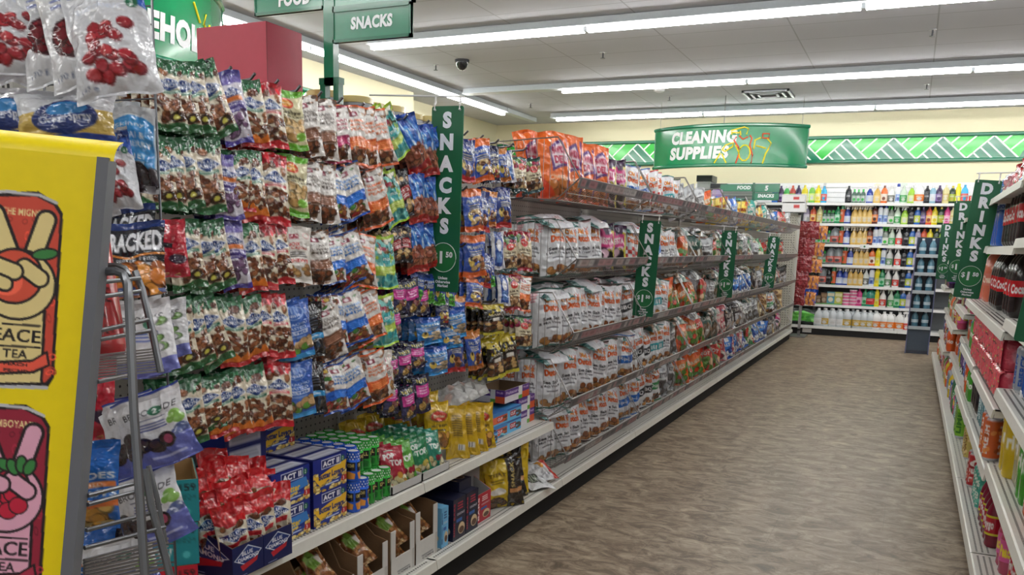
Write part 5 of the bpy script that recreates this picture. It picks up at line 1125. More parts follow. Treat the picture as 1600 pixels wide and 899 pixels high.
_bm = {}
def bottle_parts(kind, c, lab, capc, clear=False):
    key = (kind, c, lab, capc)
    if key in _bm: return _bm[key]
    g = G(); n = 14; h = G(); c_ = c
    def lab_art(w=16, hh=12):
        A = Art(w, hh, lab, ss=2); A.r(.25, .2, .75, .4, tuple(np.clip(np.array(lab)*.45+120, 0, 255))); A.e(.5, .65, .2, .22, tuple(np.array(capc)*.9)); return A.out()
    sy = .6
    if kind == 'spray':
        pf = [(.001, 0), (.042, .0), (.045, .01), (.045, .10), (.038, .15), (.018, .185), (.013, .20), (.001, .202)]
        g.lathe([(r, z, c) for r, z in pf], n, c, sx=1, sy=sy, cap=False); g.wrap(lab_art(), .0462, .02, .105, sx=1, sy=sy, a0=math.pi*1.12, a1=math.pi*1.88)
        h.lathe([(.015, .195), (.015, .215), (.009, .22), (.009, .235)], 10, capc); h.prism([(-.048, .232), (.038, .228), (.036, .255), (-.02, .262), (-.05, .250)], -.011, .011, capc); h.prism([(-.038, .232), (-.028, .232), (-.030, .200), (-.042, .185)], -.006, .006, capc); nm = 'trigger_head'
    elif kind == 'jug':
        g.lathe([(.001, 0), (.058, 0), (.062, .012), (.062, .15), (.048, .195), (.02, .225), (.016, .235), (.001, .236)], n, c, sx=1, sy=.8, cap=False); g.tube([(.022, 0, .222), (.052, 0, .212), (.062, 0, .17), (.058, 0, .13)], .009, 6, c)
        g.wrap(lab_art(), .0632, .03, .115, sx=1, sy=.8, a0=math.pi*1.1, a1=math.pi*1.9); h.lathe([(.019, .232), (.019, .255)], 12, capc); nm = 'cap'
    elif kind == 'can':
        g.lathe([(.001, 0), (.032, 0), (.032, .205), (.028, .215), (.001, .216)], n, c, cap=False); g.wrap(lab_art(16, 20), .0325, .02, .19); h.lathe([(.024, .214), (.022, .245)], 12, capc); nm = 'cap'
    elif kind == 'slim':
        g.lathe([(.001, 0), (.034, 0), (.038, .02), (.030, .09), (.034, .17), (.030, .21), (.02, .225), (.001, .226)], n, c, sx=1, sy=.6, cap=False); g.wrap(lab_art(), .0385, .03, .12, sx=1, sy=.6, a0=math.pi*1.15, a1=math.pi*1.85, rf=lambda z: .0385-.08*abs(z-.02)*(z < .09)-.0055*(z >= .09)); h.lathe([(.02, .222), (.022, .25), (.018, .262)], 12, capc); nm = 'cap'
    elif kind == 'small':
        g.lathe([(.001, 0), (.03, 0), (.032, .01), (.032, .12), (.014, .15), (.001, .152)], n, c, sx=1, sy=.7, cap=False); g.wrap(lab_art(), .0325, .02, .10, sx=1, sy=.7, a0=math.pi*1.1, a1=math.pi*1.9); h.lathe([(.013, .148), (.012, .185)], 10, capc); nm = 'cap'
    else:  # bottle
        g.lathe([(.001, 0), (.038, 0), (.042, .01), (.042, .14), (.036, .175), (.016, .205), (.001, .206)], n, c, sx=1, sy=.65, cap=False); g.wrap(lab_art(), .0428, .03, .125, sx=1, sy=.65, a0=math.pi*1.1, a1=math.pi*1.9); h.lathe([(.015, .202), (.014, .235)], 10, capc); nm = 'cap'
    _bm[key] = (g.mesh(kind+'_body', 'clear' if clear else 'gloss'), h.mesh(nm, 'gloss'), nm); return _bm[key]
def put_bottle(kind, c, lab, capc, p, label, group, rz=0, s=1.0, clear=False):
    a, b, nm = bottle_parts(kind, c, lab, capc, clear)
    o = obj({'spray': 'spray_bottle', 'jug': 'cleaner_jug', 'can': 'wipes_canister', 'slim': 'slim_bottle', 'small': 'soap_bottle', 'bottle': 'cleaner_bottle'}[kind], a, None, Matrix.Translation(p) @ Matrix.Rotation(rz, 4, 'Z') @ Matrix.Scale(s, 4))
    tag(o, label, 'bottle', group); obj(nm, b, o); return o
WT, BK = (232, 232, 232), (24, 24, 28)
CC = {  # code: kind, body, label, cap, words
 'K': ('bottle', (28, 30, 36), (60, 62, 68), BK, 'black bottle'), 's': ('small', (78, 104, 92), (160, 176, 168), (60, 180, 80), 'small grey-green soap bottle'), 'B': ('spray', (36, 62, 150), (190, 200, 226), WT, 'deep blue trigger spray'),
 'A': ('spray', (206, 168, 88), (222, 190, 120), (226, 214, 190), 'amber trigger spray'), 'O': ('bottle', (216, 104, 44), (236, 220, 200), (120, 60, 40), 'orange cleaner bottle'), 'w': ('spray', (214, 216, 214), (90, 130, 90), WT, 'white spray with green label'),
 'W': ('slim', (222, 226, 232), (120, 150, 206), (60, 80, 160), 'tall white bottle with blue label'), 'g': ('spray', (196, 214, 196), (60, 150, 76), (206, 222, 206), 'green and white trigger spray'), 'L': ('spray', (150, 196, 60), (206, 220, 140), (226, 230, 226), 'lime green trigger spray'),
 'J': ('jug', (226, 226, 226), (226, 122, 48), WT, 'white jug with orange label'), 'b': ('bottle', (40, 96, 176), (180, 196, 60), (230, 230, 230), 'blue bottle'), 'c': ('bottle', (140, 180, 200), (206, 216, 226), WT, 'pale blue clear bottle'),
 'P': ('bottle', (56, 40, 74), (120, 96, 150), (60, 40, 90), 'dark purple bottle'), 'y': ('bottle', (214, 206, 150), (196, 176, 110), (226, 222, 190), 'pale yellow bottle'), 'G': ('bottle', (30, 52, 36), (150, 170, 50), (196, 180, 60), 'dark green bottle with yellow label'),
 'Y': ('bottle', (222, 204, 40), (236, 226, 150), (236, 214, 60), 'bright yellow bottle'), 'R': ('bottle', (206, 84, 56), (226, 170, 90), (150, 50, 40), 'red-orange bottle'), 'v': ('bottle', (150, 140, 166), (196, 190, 206), WT, 'mauve bottle'),
 'j': ('jug', (122, 128, 132), (190, 90, 80), (90, 92, 96), 'grey jug with red label'), 'C': ('can', (36, 96, 62), (206, 96, 60), (40, 130, 70), 'green wipes canister'), 'r': ('spray', (232, 230, 228), (206, 60, 50), WT, 'white spray with red label'),
 'k': ('spray', (222, 226, 222), (96, 96, 90), WT, 'white spray with dark round label'), 'e': ('spray', (120, 130, 120), (206, 210, 200), (60, 180, 60), 'grey spray with bright green trigger'), 'q': ('slim', (232, 214, 40), (236, 224, 90), (236, 220, 60), 'yellow slim bottle'),
 'n': ('bottle', (32, 130, 84), (150, 206, 170), (60, 170, 100), 'green bottle'), 'D': ('jug', (32, 132, 114), (200, 60, 60), (190, 50, 60), 'teal jug'), 'p': ('bottle', (206, 60, 130), (236, 160, 196), (206, 60, 130), 'pink bottle'), 'i': ('bottle', (60, 170, 220), (206, 90, 90), (60, 160, 210), 'sky blue bottle'),
 'M': ('bottle', (92, 46, 40), (214, 120, 60), (60, 34, 30), 'brown bottle with orange label'), 'x': ('jug', (196, 202, 206), (224, 226, 228), WT, 'clear vinegar jug'), 'X': ('jug', (196, 202, 206), (196, 160, 70), WT, 'clear jug with brown label'), 'z': ('jug', (40, 80, 190), (170, 190, 226), (226, 226, 230), 'royal blue jug'),
 'F': ('bottle', (120, 190, 80), (206, 226, 120), (226, 230, 226), 'apple green dish soap bottle'), 'E': ('bottle', (70, 160, 80), (190, 220, 140), WT, 'leaf green dish soap bottle'), 'm': ('bottle', (176, 70, 60), (120, 170, 90), (190, 80, 60), 'rust red dish soap bottle'),
}
BR_ = [
 (0, [(150, 'b'), (195, 'P'), (240, 'E'), (285, 'm'), (330, 'P'), (380, 'Y'), (437, 'F'), (485, 'Y'), (530, 'i'), (722, 'K'), (768, 's'), (800, 's'), (836, 's'), (888, 'B'), (945, 'A'), (1000, 'O'), (1055, 'k'), (1108, 'W'), (1150, 'g'), (1212, 'L'), (1272, 'J'), (1332, 'K'), (1378, 'c'), (1428, 'P'), (1480, 'y'), (1530, 'G'), (1575, 'q'), (1625, 'i'), (1690, 'r')]),
 (1, [(395, 'v'), (447, 'R'), (497, 'y'), (535, 's'), (566, 's'), (598, 's'), (637, 'n'), (674, 'C'), (712, 'B'), (770, 'A'), (808, 'A'), (848, 'A'), (886, 'A'), (928, 'M'), (970, 'W'), (1012, 'W'), (1055, 'e'), (1102, 'g'), (1160, 'L'), (1212, 'K'), (1258, 'b'), (1303, 'P'), (1350, 'R'), (1393, 'Y'), (1443, 'G'), (1490, 'p'), (1535, 'y')]),
 (2, [(455, 'n'), (495, 's'), (533, 's'), (568, 's'), (614, 'j'), (664, 'C'), (706, 'B'), (762, 'A'), (808, 'A'), (848, 'A'), (886, 'M'), (930, 'W'), (968, 'W'), (1010, 'e'), (1058, 'g'), (1115, 'r'), (1172, 'K'), (1218, 'b'), (1262, 'v'), (1308, 'R'), (1355, 'Y'), (1405, 'G'), (1450, 'L')]),
 (3, [(455, 'R'), (500, 's'), (535, 's'), (580, 'j'), (638, 'j'), (690, 'C'), (735, 'B'), (780, 'A'), (820, 'A'), (860, 'A'), (905, 'O'), (950, 'q'), (992, 'W'), (1040, 'w'), (1105, 'r'), (1154, 'K'), (1200, 'b'), (1247, 'v'), (1295, 'Y'), (1340, 'n')]),
 (4, [(460, 'K'), (517, 'j'), (565, 'K'), (605, 'C'), (650, 'B'), (697, 'B'), (735, 'A'), (775, 'A'), (815, 'A'), (857, 'k'), (902, 'W'), (945, 'q'), (982, 'n'), (1028, 'w'), (1090, 'r'), (1145, 'K'), (1188, 'b'), (1232, 'v'), (1275, 'K')]),
 (5, [(355, 'z'), (403, 'z'), (445, 'z'), (805, 'p'), (850, 'n'), (892, 'D'), (942, 'q'), (990, 'r'), (1053, 'g'), (1100, 'n'), (1148, 'b'), (1190, 'v'), (1232, 'P')]),
 (6, [(487, 'x'), (540, 'X'), (597, 'x'), (652, 'x'), (710, 'X'), (787, 'X'), (842, 'X'), (888, 'X'), (938, 'J'), (998, 'J'), (1048, 'J'), (1120, 'J'), (1175, 'r'), (1225, 'r')]),
]
SN = ['top', 'second', 'third', 'fourth', 'fifth', 'sixth', 'base']
for si, row in BR_:
    seen = {}
    for (cx, code) in row:
        px = 1180+cx/4.994; py = [318, 350, 384, 416, 447, 478, 511][si]
        y = BYF+.07 if si < 6 else BYF-.05
        p = at_y(px, py, y); kd, c, lb, cp, w = CC[code]
        i = seen.get(code, 0); seen[code] = i+1
        s = {0: 1.08, 6: 1.04}.get(si, 1.06)*R.uniform(.97, 1.03)
        put_bottle(kd, c, lb, cp, (p.x, y, bz[si]+.001), '%s, %s such from the left on the %s cleaning shelf' % (w, ORD[i], SN[si]), 'bottles on the cleaning shelves', R.uniform(-.15, .15), s)
        if si in (1, 2, 3, 4) and cx % 2 == 0:
            put_bottle(kd, c, lb, cp, (p.x+.01, y+.09, bz[si]+.001), '%s behind the %s such on the %s cleaning shelf' % (w, ORD[i], SN[si]), 'bottles on the cleaning shelves', R.uniform(-.1, .1), s)
        if si == 6 and cx < 900: put_bottle(kd, c, lb, cp, (p.x+.07, y+.12, bz[si]+.001), '%s behind the %s such on the %s cleaning shelf' % (w, ORD[i], SN[si]), 'bottles on the cleaning shelves', R.uniform(-.1, .1), s)
# tubs, boxes and the bundled packs
tg = G(); tg.lathe([(.001, 0), (.052, 0), (.056, .035), (.001, .036)], 18, (222, 120, 160), cap=False); tg.lathe([(.057, .033), (.058, .046), (.001, .047)], 18, (232, 226, 230), cap=False); tubm = tg.mesh('cleaner_tub', 'gloss')
for cx, n_ in ((704, 4), (757, 5)):
    p = at_y(1180+cx/4.994, 478, BYF+.07)
    for q in range(n_): tag(obj('cleaner_tub', tubm, None, Matrix.Translation((p.x, BYF+.07, bz[5]+.001+.0475*q))), 'pink and white cleaner tub, %s from the bottom of the %s stack' % (ORD[q], 'left' if cx < 730 else 'right'), 'tub', 'pink cleaner tubs')
def a_bx(c, c2): A = Art(20, 26, c); A.r(.1, .1, .9, .35, c2); A.e(.5, .6, .3, .18, tuple(np.array(c2)*.7+60)); A.r(0, .88, 1, 1, (96, 160, 90)); return A.out()
for cx, c, c2, w, lab, h in ((492, (110, 86, 70), (150, 126, 100), .08, 'left brown box', .13), (532, (126, 100, 80), (160, 130, 100), .09, 'right brown box', .17), (585, (90, 150, 170), (226, 220, 190), .11, 'pale teal box', .19), (645, (190, 190, 90), (230, 226, 180), .11, 'pale yellow box', .19)):
    p = at_y(1180+cx/4.994, 478, BYF+.06); tag(obj('cleaner_box', box_mesh('cleaner_box', w, .06, h, a_bx(c, c2), None, None, c), None, Matrix.Translation((p.x, BYF+.06, bz[5]+.001))), lab+' on the sixth cleaning shelf', 'box', 'boxes on the cleaning shelf')
Ab = Art(44, 28, (26, 40, 32)); Ab.p([(.15, .3), (.5, .15), (.9, .35), (.9, .75), (.1, .8)], (96, 190, 70)); Ab.n(.15, .3, .85, .75, [(120, 214, 90), (60, 150, 50)], 12, .08, 2); Ab = Ab.out()
p = at_y(1254, 500, BYF-.05); tag(obj('bundled_pack', bag_mesh('bundled_pack', Ab, .52, .24, .16, seed=4, top0=False, wr=.4), None, frame((p.x, BYF-.02, bz[6]+.002), (0, .1, 1), (0, -1, 0))), 'large black and bright green film-wrapped pack at the left of the base shelf', 'pack')
# red net packs and orange mitts on clip strips beyond the end panel
Anr = Art(24, 40, (150, 40, 50)); 
for q in range(8): Anr.l([(q/8, 0), (q/8, 1)], .03, (86, 24, 34)); Anr.l([(0, q/8), (1, q/8)], .02, (206, 110, 104))
Anr = Anr.out(); nets = [bag_mesh('net_pack', Anr, .17, .25, .05, seed=q, wr=1.5) for q in (1, 2)]
Anm = Art(20, 30, (214, 136, 70)); Anm.n(0, 0, 1, 1, [(190, 110, 60), (230, 160, 90), (120, 90, 140)], 14, .12, 3); mit = bag_mesh('orange_pack', Anm.out(), .10, .19, .03, seed=3, wr=1.5)
cs = thing('clip_strip', 'metal clip strip carrying red net packs beyond the gondola end', 'clip strip', (-1.40, 12.96, .1))
g = G(); g.box((-.02, 0, 0), (.02, .004, 1.62), (190, 190, 192)); obj('strip', g.mesh('strip', 'metal', False), cs)
g = G(); g.box((-.3, -.1, -.0998), (.1, .3, -.08), (150, 150, 152)); g.box((-.02, 0, -.09), (.02, .01, .02), (150, 150, 152)); obj('foot', g.mesh('foot', 'metal', False), cs)
for r_ in range(5):
    for q in range(3):
        x = -1.46+.07*q-.028*r_; z = 1.66-.235*r_
        tag(obj('net_pack', nets[(r_+q) % 2], None, frame((x, 12.93-.015*q, z), (R.uniform(-.06, .06), 0, 1), (R.uniform(-.3, .5), -1, 0))), 'red net pack hanging beyond the gondola end, %s row from top, %s of three' % (ORD[r_], ORD[q]), 'net pack', 'red net packs')
    for q in range(2):
        x = -1.22+.05*q-.02*r_; z = 1.60-.235*r_
        tag(obj('orange_pack', mit, None, frame((x, 12.97, z), (R.uniform(-.1, .1), 0, 1), (.4+.2*q, -1, 0))), 'orange pack hanging beside the red nets, %s row from top, %s' % (ORD[r_], ['left', 'right'][q]), 'hanging pack', 'orange packs')
# cartons stacked past the gondola end and grey displays behind it
Aw = Art(50, 14, (226, 226, 226)); Aw.r(.5, .3, .75, .6, (190, 60, 60)); Aw.r(0, .0, 1, .12, (204, 204, 206)); Aw = Aw.out()
for q, (y, z) in enumerate(((328, 312), (311, 297))):
    a = at_y(1221, y, 12.3); b = at_y(1257, y, 12.3); c = at_y(1221, z, 12.3)
    tag(obj('white_carton', box_mesh('white_carton', b.x-a.x, .2, c.z-a.z-.004, Aw, None, None, (224, 224, 224)), None, Matrix.Translation(((a.x+b.x)/2, 12.45, 1.768+.0+(c.z-a.z)*q))), 'long white carton with red mark on top of the gondola end, %s' % ['lower', 'upper'][q], 'carton', 'white cartons on the gondola end')
for (x0, y0, x1, y1, col, lab) in ((1088, 274, 1113, 284, (52, 54, 60), 'small black block on top of the white display behind the gondola'), (1088, 284, 1110, 310, (206, 208, 212), 'white display block behind the gondola, under the black block'), (1110, 287, 1136, 298, (56, 58, 64), 'wide black block behind the gondola'), (1108, 298, 1176, 320, (198, 200, 204), 'low white display unit behind the gondola')):
    a = at_y(x0, y1, 13.0); b = at_y(x1, y0, 13.0)
    zb0 = a.z
    g = G(); g.box((0, 0, 0), (b.x-a.x, .35, b.z-a.z), col); g.box((.01, -.004, .01), (b.x-a.x-.01, 0, b.z-a.z-.01), tuple(np.array(col)*.93))
    if 'low' in lab:
        g.box((0, .02, -zb0), (.1, .3, 0), (150, 150, 152)); g.box((b.x-a.x-.1, .02, -zb0), (b.x-a.x, .3, 0), (150, 150, 152))
        for q in range(4): g.box((.0, -.006, .03+.045*q), (b.x-a.x, -.003, .04+.045*q), (120, 122, 128))
    tag(obj('display_block', g.mesh('display_block', 'enamel', False), None, Matrix.Translation((a.x, 13.0, a.z))), lab, 'display unit', None)
g = G(); g.lathe([(.001, 0), (.07, 0), (.07, .15), (.06, .16), (.001, .162)], 18, (150, 130, 176), cap=False); g.lathe([(.072, .12), (.072, .15)], 18, (176, 160, 196)); p = at_x(1121, 300, -2.06); tag(obj('purple_canister', g.mesh('purple_canister', 'gloss'), None, Matrix.Translation((-2.06, p.y, 1.6905)) @ Matrix.Diagonal((.85, .85, 1.35, 1))), 'purple canister behind the yellow chip bags on top of the gondola', 'canister')
# ---- clear plastic bottle display at the end of the drinks side
ds = thing('water_display', 'clear bluish plastic floor display holding water bottles at the aisle end', 'display stand', (.165, 12.0, 0))
DP = (96, 104, 140)
for s in (-1, 1):
    g = G(); x = s*.13
    g.prism([(-.20, 0), (-.13, .18), (-.15, .4), (-.15, 1.28), (-.10, 1.42), (.0, 1.46), (.18, 1.46), (.18, 0)], x-.004, x+.004, DP, axis='x'); obj('side_panel', g.mesh('side_panel', 'thin', False), ds)
    g = G(); g.tube([(x, -.20, 0), (x, -.13, .18), (x, -.15, .4), (x, -.15, 1.28), (x, -.10, 1.42), (x, 0, 1.46)], .007, 5, (96, 100, 130)); obj('edge_strip', g.mesh('edge_strip', 'gloss'), ds)
g = G(); g.box((-.13, .17, .02), (.13, .18, 1.46), (44, 54, 70)); obj('back_panel', g.mesh('back_panel', 'gloss', False), ds)
g = G(); g.box((-.13, -.14, 0), (.13, .17, .04), (60, 66, 80)); g.box((-.13, -.13, .04), (.13, -.12, .30), (66, 78, 92)); obj('base', g.mesh('base', 'gloss', False), ds)
wm = G(); wm.lathe([(.001, 0), (.040, 0), (.043, .01), (.040, .06), (.043, .10), (.040, .15), (.016, .20), (.014, .205), (.001, .206)], 14, (84, 128, 148), cap=False); wmm = wm.mesh('water_bottle', 'gloss')
wc = G(); wc.lathe([(.016, .203), (.016, .225)], 10, (214, 220, 226)); wcm = wc.mesh('cap', 'gloss'); wl = G(); wl.lathe([(.0435, .07), (.0435, .11)], 14, (190, 210, 220), cap=False); wlm = wl.mesh('bottle_label', 'gloss')
for k in range(5):
    z = .32+.225*k
    g = G(); g.box((-.126, -.14, z), (.126, .17, z+.006), (130, 150, 170)); g.box((-.126, -.146, z-.012), (.126, -.138, z+.03), (176, 184, 190)); obj('shelf', g.mesh('shelf', 'gloss', False), ds)
    for q in range(2):
        for d in range(2):
            o = obj('water_bottle', wmm, None, Matrix.Translation((.165-.058+.116*q, 11.93+.11*d, z+.007)) @ Matrix.Scale(.95, 4)); obj('cap', wcm, o); obj('bottle_label', wlm, o)
            tag(o, 'clear blue water bottle in the floor display, %s shelf from bottom, %s %s' % (ORD[k], ['front', 'rear'][d], ['left', 'right'][q]), 'water bottle', 'water bottles in the floor display')

# ================================================================== DRINKS GONDOLA (right)
RB, RL, RU = .80, .322, .338
JR = [1.16+1.22*i for i in range(9)]; REND = JR[8]
rg = thing('drinks_gondola', 'white metal gondola with shelves of drinks along the right side of the aisle', 'gondola shelving', (RB, 3.6, 0))
g = G(); g.box((RB, 1.16, .02), (RB+.03, REND, 1.62), (176, 176, 172)); part('back_panel', g, 'enamel', rg)
HS = {1: [.50, .79, 1.05, 1.34, 1.575], 2: [.46, .705, 1.0, 1.315, 1.555], 3: [.45, .72, 1.0, 1.32, 1.555], 4: [.43, .66, .90, 1.2, 1.54], 5: [.41, .70, .97, 1.25, 1.54], 6: [.40, .66, .92, 1.2, 1.54], 7: [.40, .66, .92, 1.2, 1.54], 0: [.5, .8, 1.05, 1.34, 1.575]}
for i in range(8):
    y0, y1 = JR[i], JR[i+1]
    shelf_part(RB, RL, y0+.002, y1-.002, .10, .138, 'base_shelf', rg, 3, slots=1 <= i < 4)
    g = G(); g.box((.355, y0, 0), (.40, y1, .10), (40, 40, 40)); part('kick_plate', g, 'matte', rg)
    for j, z in enumerate(HS[i]): shelf_part(RB, RU+(.03*((i+j) % 3) if i > 3 else 0), y0+.004, y1-.004, z-.035, z, 'shelf', rg, 3, slots=1 <= i < 4 and j < 3)
    g = G(); g.box((RB-.01, y0-.016, .02), (RB, y0+.016, 1.63), (200, 200, 196)); part('upright', g, 'enamel', rg)
_dm = {}
def drink(key, prof, col, art, zl, cap, capz, r, mat='gloss', n=22):
    g = G(); g.lathe([(a, b) for a, b in prof], n, col, cap=False)
    if art is not None: g.wrap(art, r, zl[0], zl[1], a0=0, a1=2*math.pi)
    h = G(); h.lathe([(.0145, capz-.002), (.0155, capz), (.0155, capz+.017), (.013, capz+.019), (.001, capz+.0195)], 14, cap, cap=False)
    _dm[key] = (g.mesh('drink_body', mat), h.mesh('cap', 'gloss') if cap else None)
def lab2(c, txt, tc, w=90, h=16, extra=None, n=3):
    A = Art(w, h, c, ss=2)
    for q in range(n): A.t(txt, q/n+.02, .2, q/n+(.25 if n > 2 else .40), .8, tc, .05)
    if extra: A.r(0, .0, 1, .12, extra); A.r(0, .88, 1, 1, extra)
    return A.out()
P2 = [(.001, 0), (.040, .0), (.050, .012), (.054, .03), (.053, .09), (.055, .11), (.055, .19), (.048, .235), (.030, .275), (.015, .295), (.014, .305)]
PS = [(.001, 0), (.028, 0), (.033, .01), (.031, .035), (.034, .05), (.034, .13), (.028, .155), (.014, .185), (.013, .20)]
PJ = [(.001, 0), (.034, 0), (.038, .008), (.038, .14), (.030, .165), (.017, .185), (.017, .195)]
PC = [(.001, .003), (.024, 0), (.028, .008), (.0285, .012), (.0285, .145), (.024, .153), (.023, .155), (.020, .152), (.001, .152)]
drink('cola', P2, (26, 16, 16), lab2((190, 26, 34), 'Coca-Cola', (236, 232, 232), 110, 26, None, 2), (.10, .175), (190, 26, 34), .305, .0556)
drink('coral', P2, (206, 110, 84), lab2((206, 120, 104), 'Cream', (236, 220, 200), 90, 20), (.10, .175), (200, 60, 50), .305, .0556)
drink('zero', P2, (24, 20, 30), lab2((176, 172, 192), 'ZERO', (44, 34, 70), 90, 20, (96, 66, 150)), (.15, .205), (60, 40, 90), .305, .0556)
drink('green2', P2, (34, 110, 66), lab2((56, 130, 80), 'GINGER', (206, 220, 206), 90, 20), (.10, .175), (226, 228, 226), .305, .0556)
drink('blue2', P2, (20, 84, 176), lab2((150, 176, 210), 'SPORT', (30, 60, 140), 90, 14), (.20, .235), (20, 50, 120), .305, .0545)
drink('faygo', PS, (120, 20, 44), lab2((176, 26, 44), 'Faygo', (236, 232, 230), 100, 24, (206, 196, 50)), (.05, .13), (230, 230, 232), .20, .0346)
drink('pink', PS, (176, 66, 96), lab2((214, 90, 150), 'Peach', (236, 214, 60), 100, 22), (.05, .13), (230, 230, 232), .20, .0346)
drink('rioy', PJ, (206, 176, 30), lab2((206, 176, 40), 'rio', (240, 240, 230), 80, 16), (.06, .12), (230, 230, 232), .195, .0386)
drink('riog', PJ, (60, 150, 40), lab2((66, 156, 44), 'rio', (240, 240, 235), 80, 16), (.06, .12), (40, 120, 60), .195, .0386)
drink('rioo', PJ, (216, 86, 30), lab2((216, 92, 40), 'rio', (240, 240, 235), 80, 16), (.06, .12), (216, 90, 40), .195, .0386)
drink('clear', PJ, (170, 166, 130), lab2((190, 180, 120), 'rio', (240, 240, 235), 80, 16), (.06, .12), (230, 230, 232), .195, .0386)
drink('purple', PS, (50, 26, 60), lab2((90, 60, 130), 'grape', (226, 220, 236), 90, 18), (.05, .13), (60, 40, 90), .20, .0346)
def can(key, c, txt, tc, sc=1, c2=None):
    g = G(); g.lathe([(a, b, (190, 192, 196) if b < .010 or b > .147 else c) for a, b in PC], 22, c, cap=False)
    A = Art(80, 40, c, ss=2); 
    for q in range(3): A.t(txt, q/3+.06, .1, q/3+.22, .9, tc, .05, rot=1)
    if c2: A.n(0, .1, 1, .9, [c2, tuple(np.array(c)*.8)], 24, .05, 3)
    g.wrap(A.out(), .0288, .013, .144); _dm[key] = (g.mesh('can_body', 'gloss'), None)
can('limecan', (120, 180, 50), 'LIME', (60, 120, 40)); can('redcan', (176, 40, 48), 'TEA', (236, 226, 220), c2=(206, 90, 80)); can('tealcan', (60, 160, 140), 'ICED TEA', (226, 236, 226), c2=(110, 196, 176)); can('orangecan', (206, 96, 44), 'FRESH', (236, 226, 220), c2=(226, 140, 70))
can('joycan', (80, 130, 140), 'JOYBURST', (206, 226, 230)); can('yellowcan', (196, 176, 96), 'PEACH', (120, 80, 40), c2=(226, 200, 140)); can('bluecan', (40, 90, 170), 'ENERGY', (214, 220, 230)); can('silvercan', (150, 160, 172), 'ENERGY', (40, 80, 160))
def putd(key, x, y, z, label, group, nm=None, rz=None, s=1.0):
    sz = 1.28 if key in ('rioy', 'clear', 'riog', 'rioo') and s > 1.05 else 1.0
    a, b = _dm[key]; o = obj(nm or ('drink_can' if 'can' in key else 'drink_bottle'), a, None, Matrix.Translation((x, y, z+.001)) @ Matrix.Rotation(R.uniform(2.6, 3.6) if rz is None else rz, 4, 'Z') @ Matrix.Diagonal((s, s, s*sz, 1)))
    tag(o, label, 'drink can' if 'can' in key else 'drink bottle', group)
    if b: obj('cap', b, o)
    return o
DL = [ # key, count, x, y (first), z, dy, words, shelf
 ('faygo', 5, .40, 3.72, .138, .085, 'dark red soda bottle with yellow-edged red label', 'base shelf', 1.0), ('pink', 2, .425, 3.50, .138, -.09, 'pink soda bottle with yellow lettering', 'base shelf', 1.0), ('faygo', 3, .44, 3.24, .138, -.085, 'dark red soda bottle', 'near end of the base shelf', 1.0),
 ('tealcan', 4, .395, 4.25, .138, .065, 'tall teal iced tea can', 'base shelf', 1.05), ('redcan', 2, .385, 4.66, .138, .07, 'tall red tea can', 'base shelf', 1.1), ('yellowcan', 3, .40, 5.3, .138, .07, 'pale yellow peach can', 'base shelf', 1.05), ('limecan', 3, .385, 5.9, .138, .075, 'tall lime green can', 'base shelf', 1.25),
 ('green2', 2, .41, 6.75, .138, .13, 'large green soda bottle', 'base shelf', 1.0), ('orangecan', 3, .365, 3.84, .46, .085, 'tall orange can', 'second shelf up', 1.1), ('joycan', 4, .40, 4.45, .46, .08, 'slim blue-green can with vertical lettering', 'second shelf up', 1.15), ('zero', 3, .42, 4.92, .46, .14, 'large black bottle with violet and white label', 'second shelf up', 1.0),
 ('rioy', 2, .405, 3.50, .50, -.10, 'yellow glass-like soda bottle', 'near second shelf', 1.15), ('clear', 2, .43, 3.32, .50, -.085, 'pale clear soda bottle', 'near second shelf', 1.1), ('riog', 2, .42, 3.12, .50, -.085, 'bright green soda bottle', 'near second shelf', 1.1), ('rioo', 3, .42, 2.90, .50, -.085, 'orange soda bottle', 'near second shelf', 1.1),
 ('bluecan', 3, .42, 3.40, .79, -.07, 'blue and silver energy can', 'near third shelf', 1.05), ('silvercan', 2, .41, 3.50, .79, .065, 'silver energy can', 'near third shelf', 1.05), ('cola', 4, .45, 5.3, 1.0, -.125, 'large dark cola bottle with red label', 'fourth shelf up', .95), ('coral', 3, .45, 5.75, 1.0, .125, 'large coral soda bottle', 'fourth shelf up', .95), ('cola', 3, .46, 4.65, 1.0, -.125, 'large dark cola bottle', 'fourth shelf up, nearer the camera', .95),
 ('cola', 6, .46, 5.05, 1.318, -.13, 'large dark cola bottle with red label', 'fifth shelf up', 1.05), ('blue2', 4, .46, 5.45, 1.318, .12, 'large bright blue drink bottle', 'fifth shelf up', 1.0),
]
for key, n_, x, y, z, dy, w, sh, s in DL:
    for q in range(n_):
        for d in range(2 if dy and z < 1.3 and n_ < 5 else 1):
            rr = .115 if s > .9 and key in ('cola', 'coral', 'zero', 'green2', 'blue2') else .078
            putd(key, x+rr*d, y+dy*q, z, '%s, %s%s on the %s' % (w, ORD[q], ' front' if d == 0 else ' rear', sh), 'drinks on the right gondola', None, None, s)
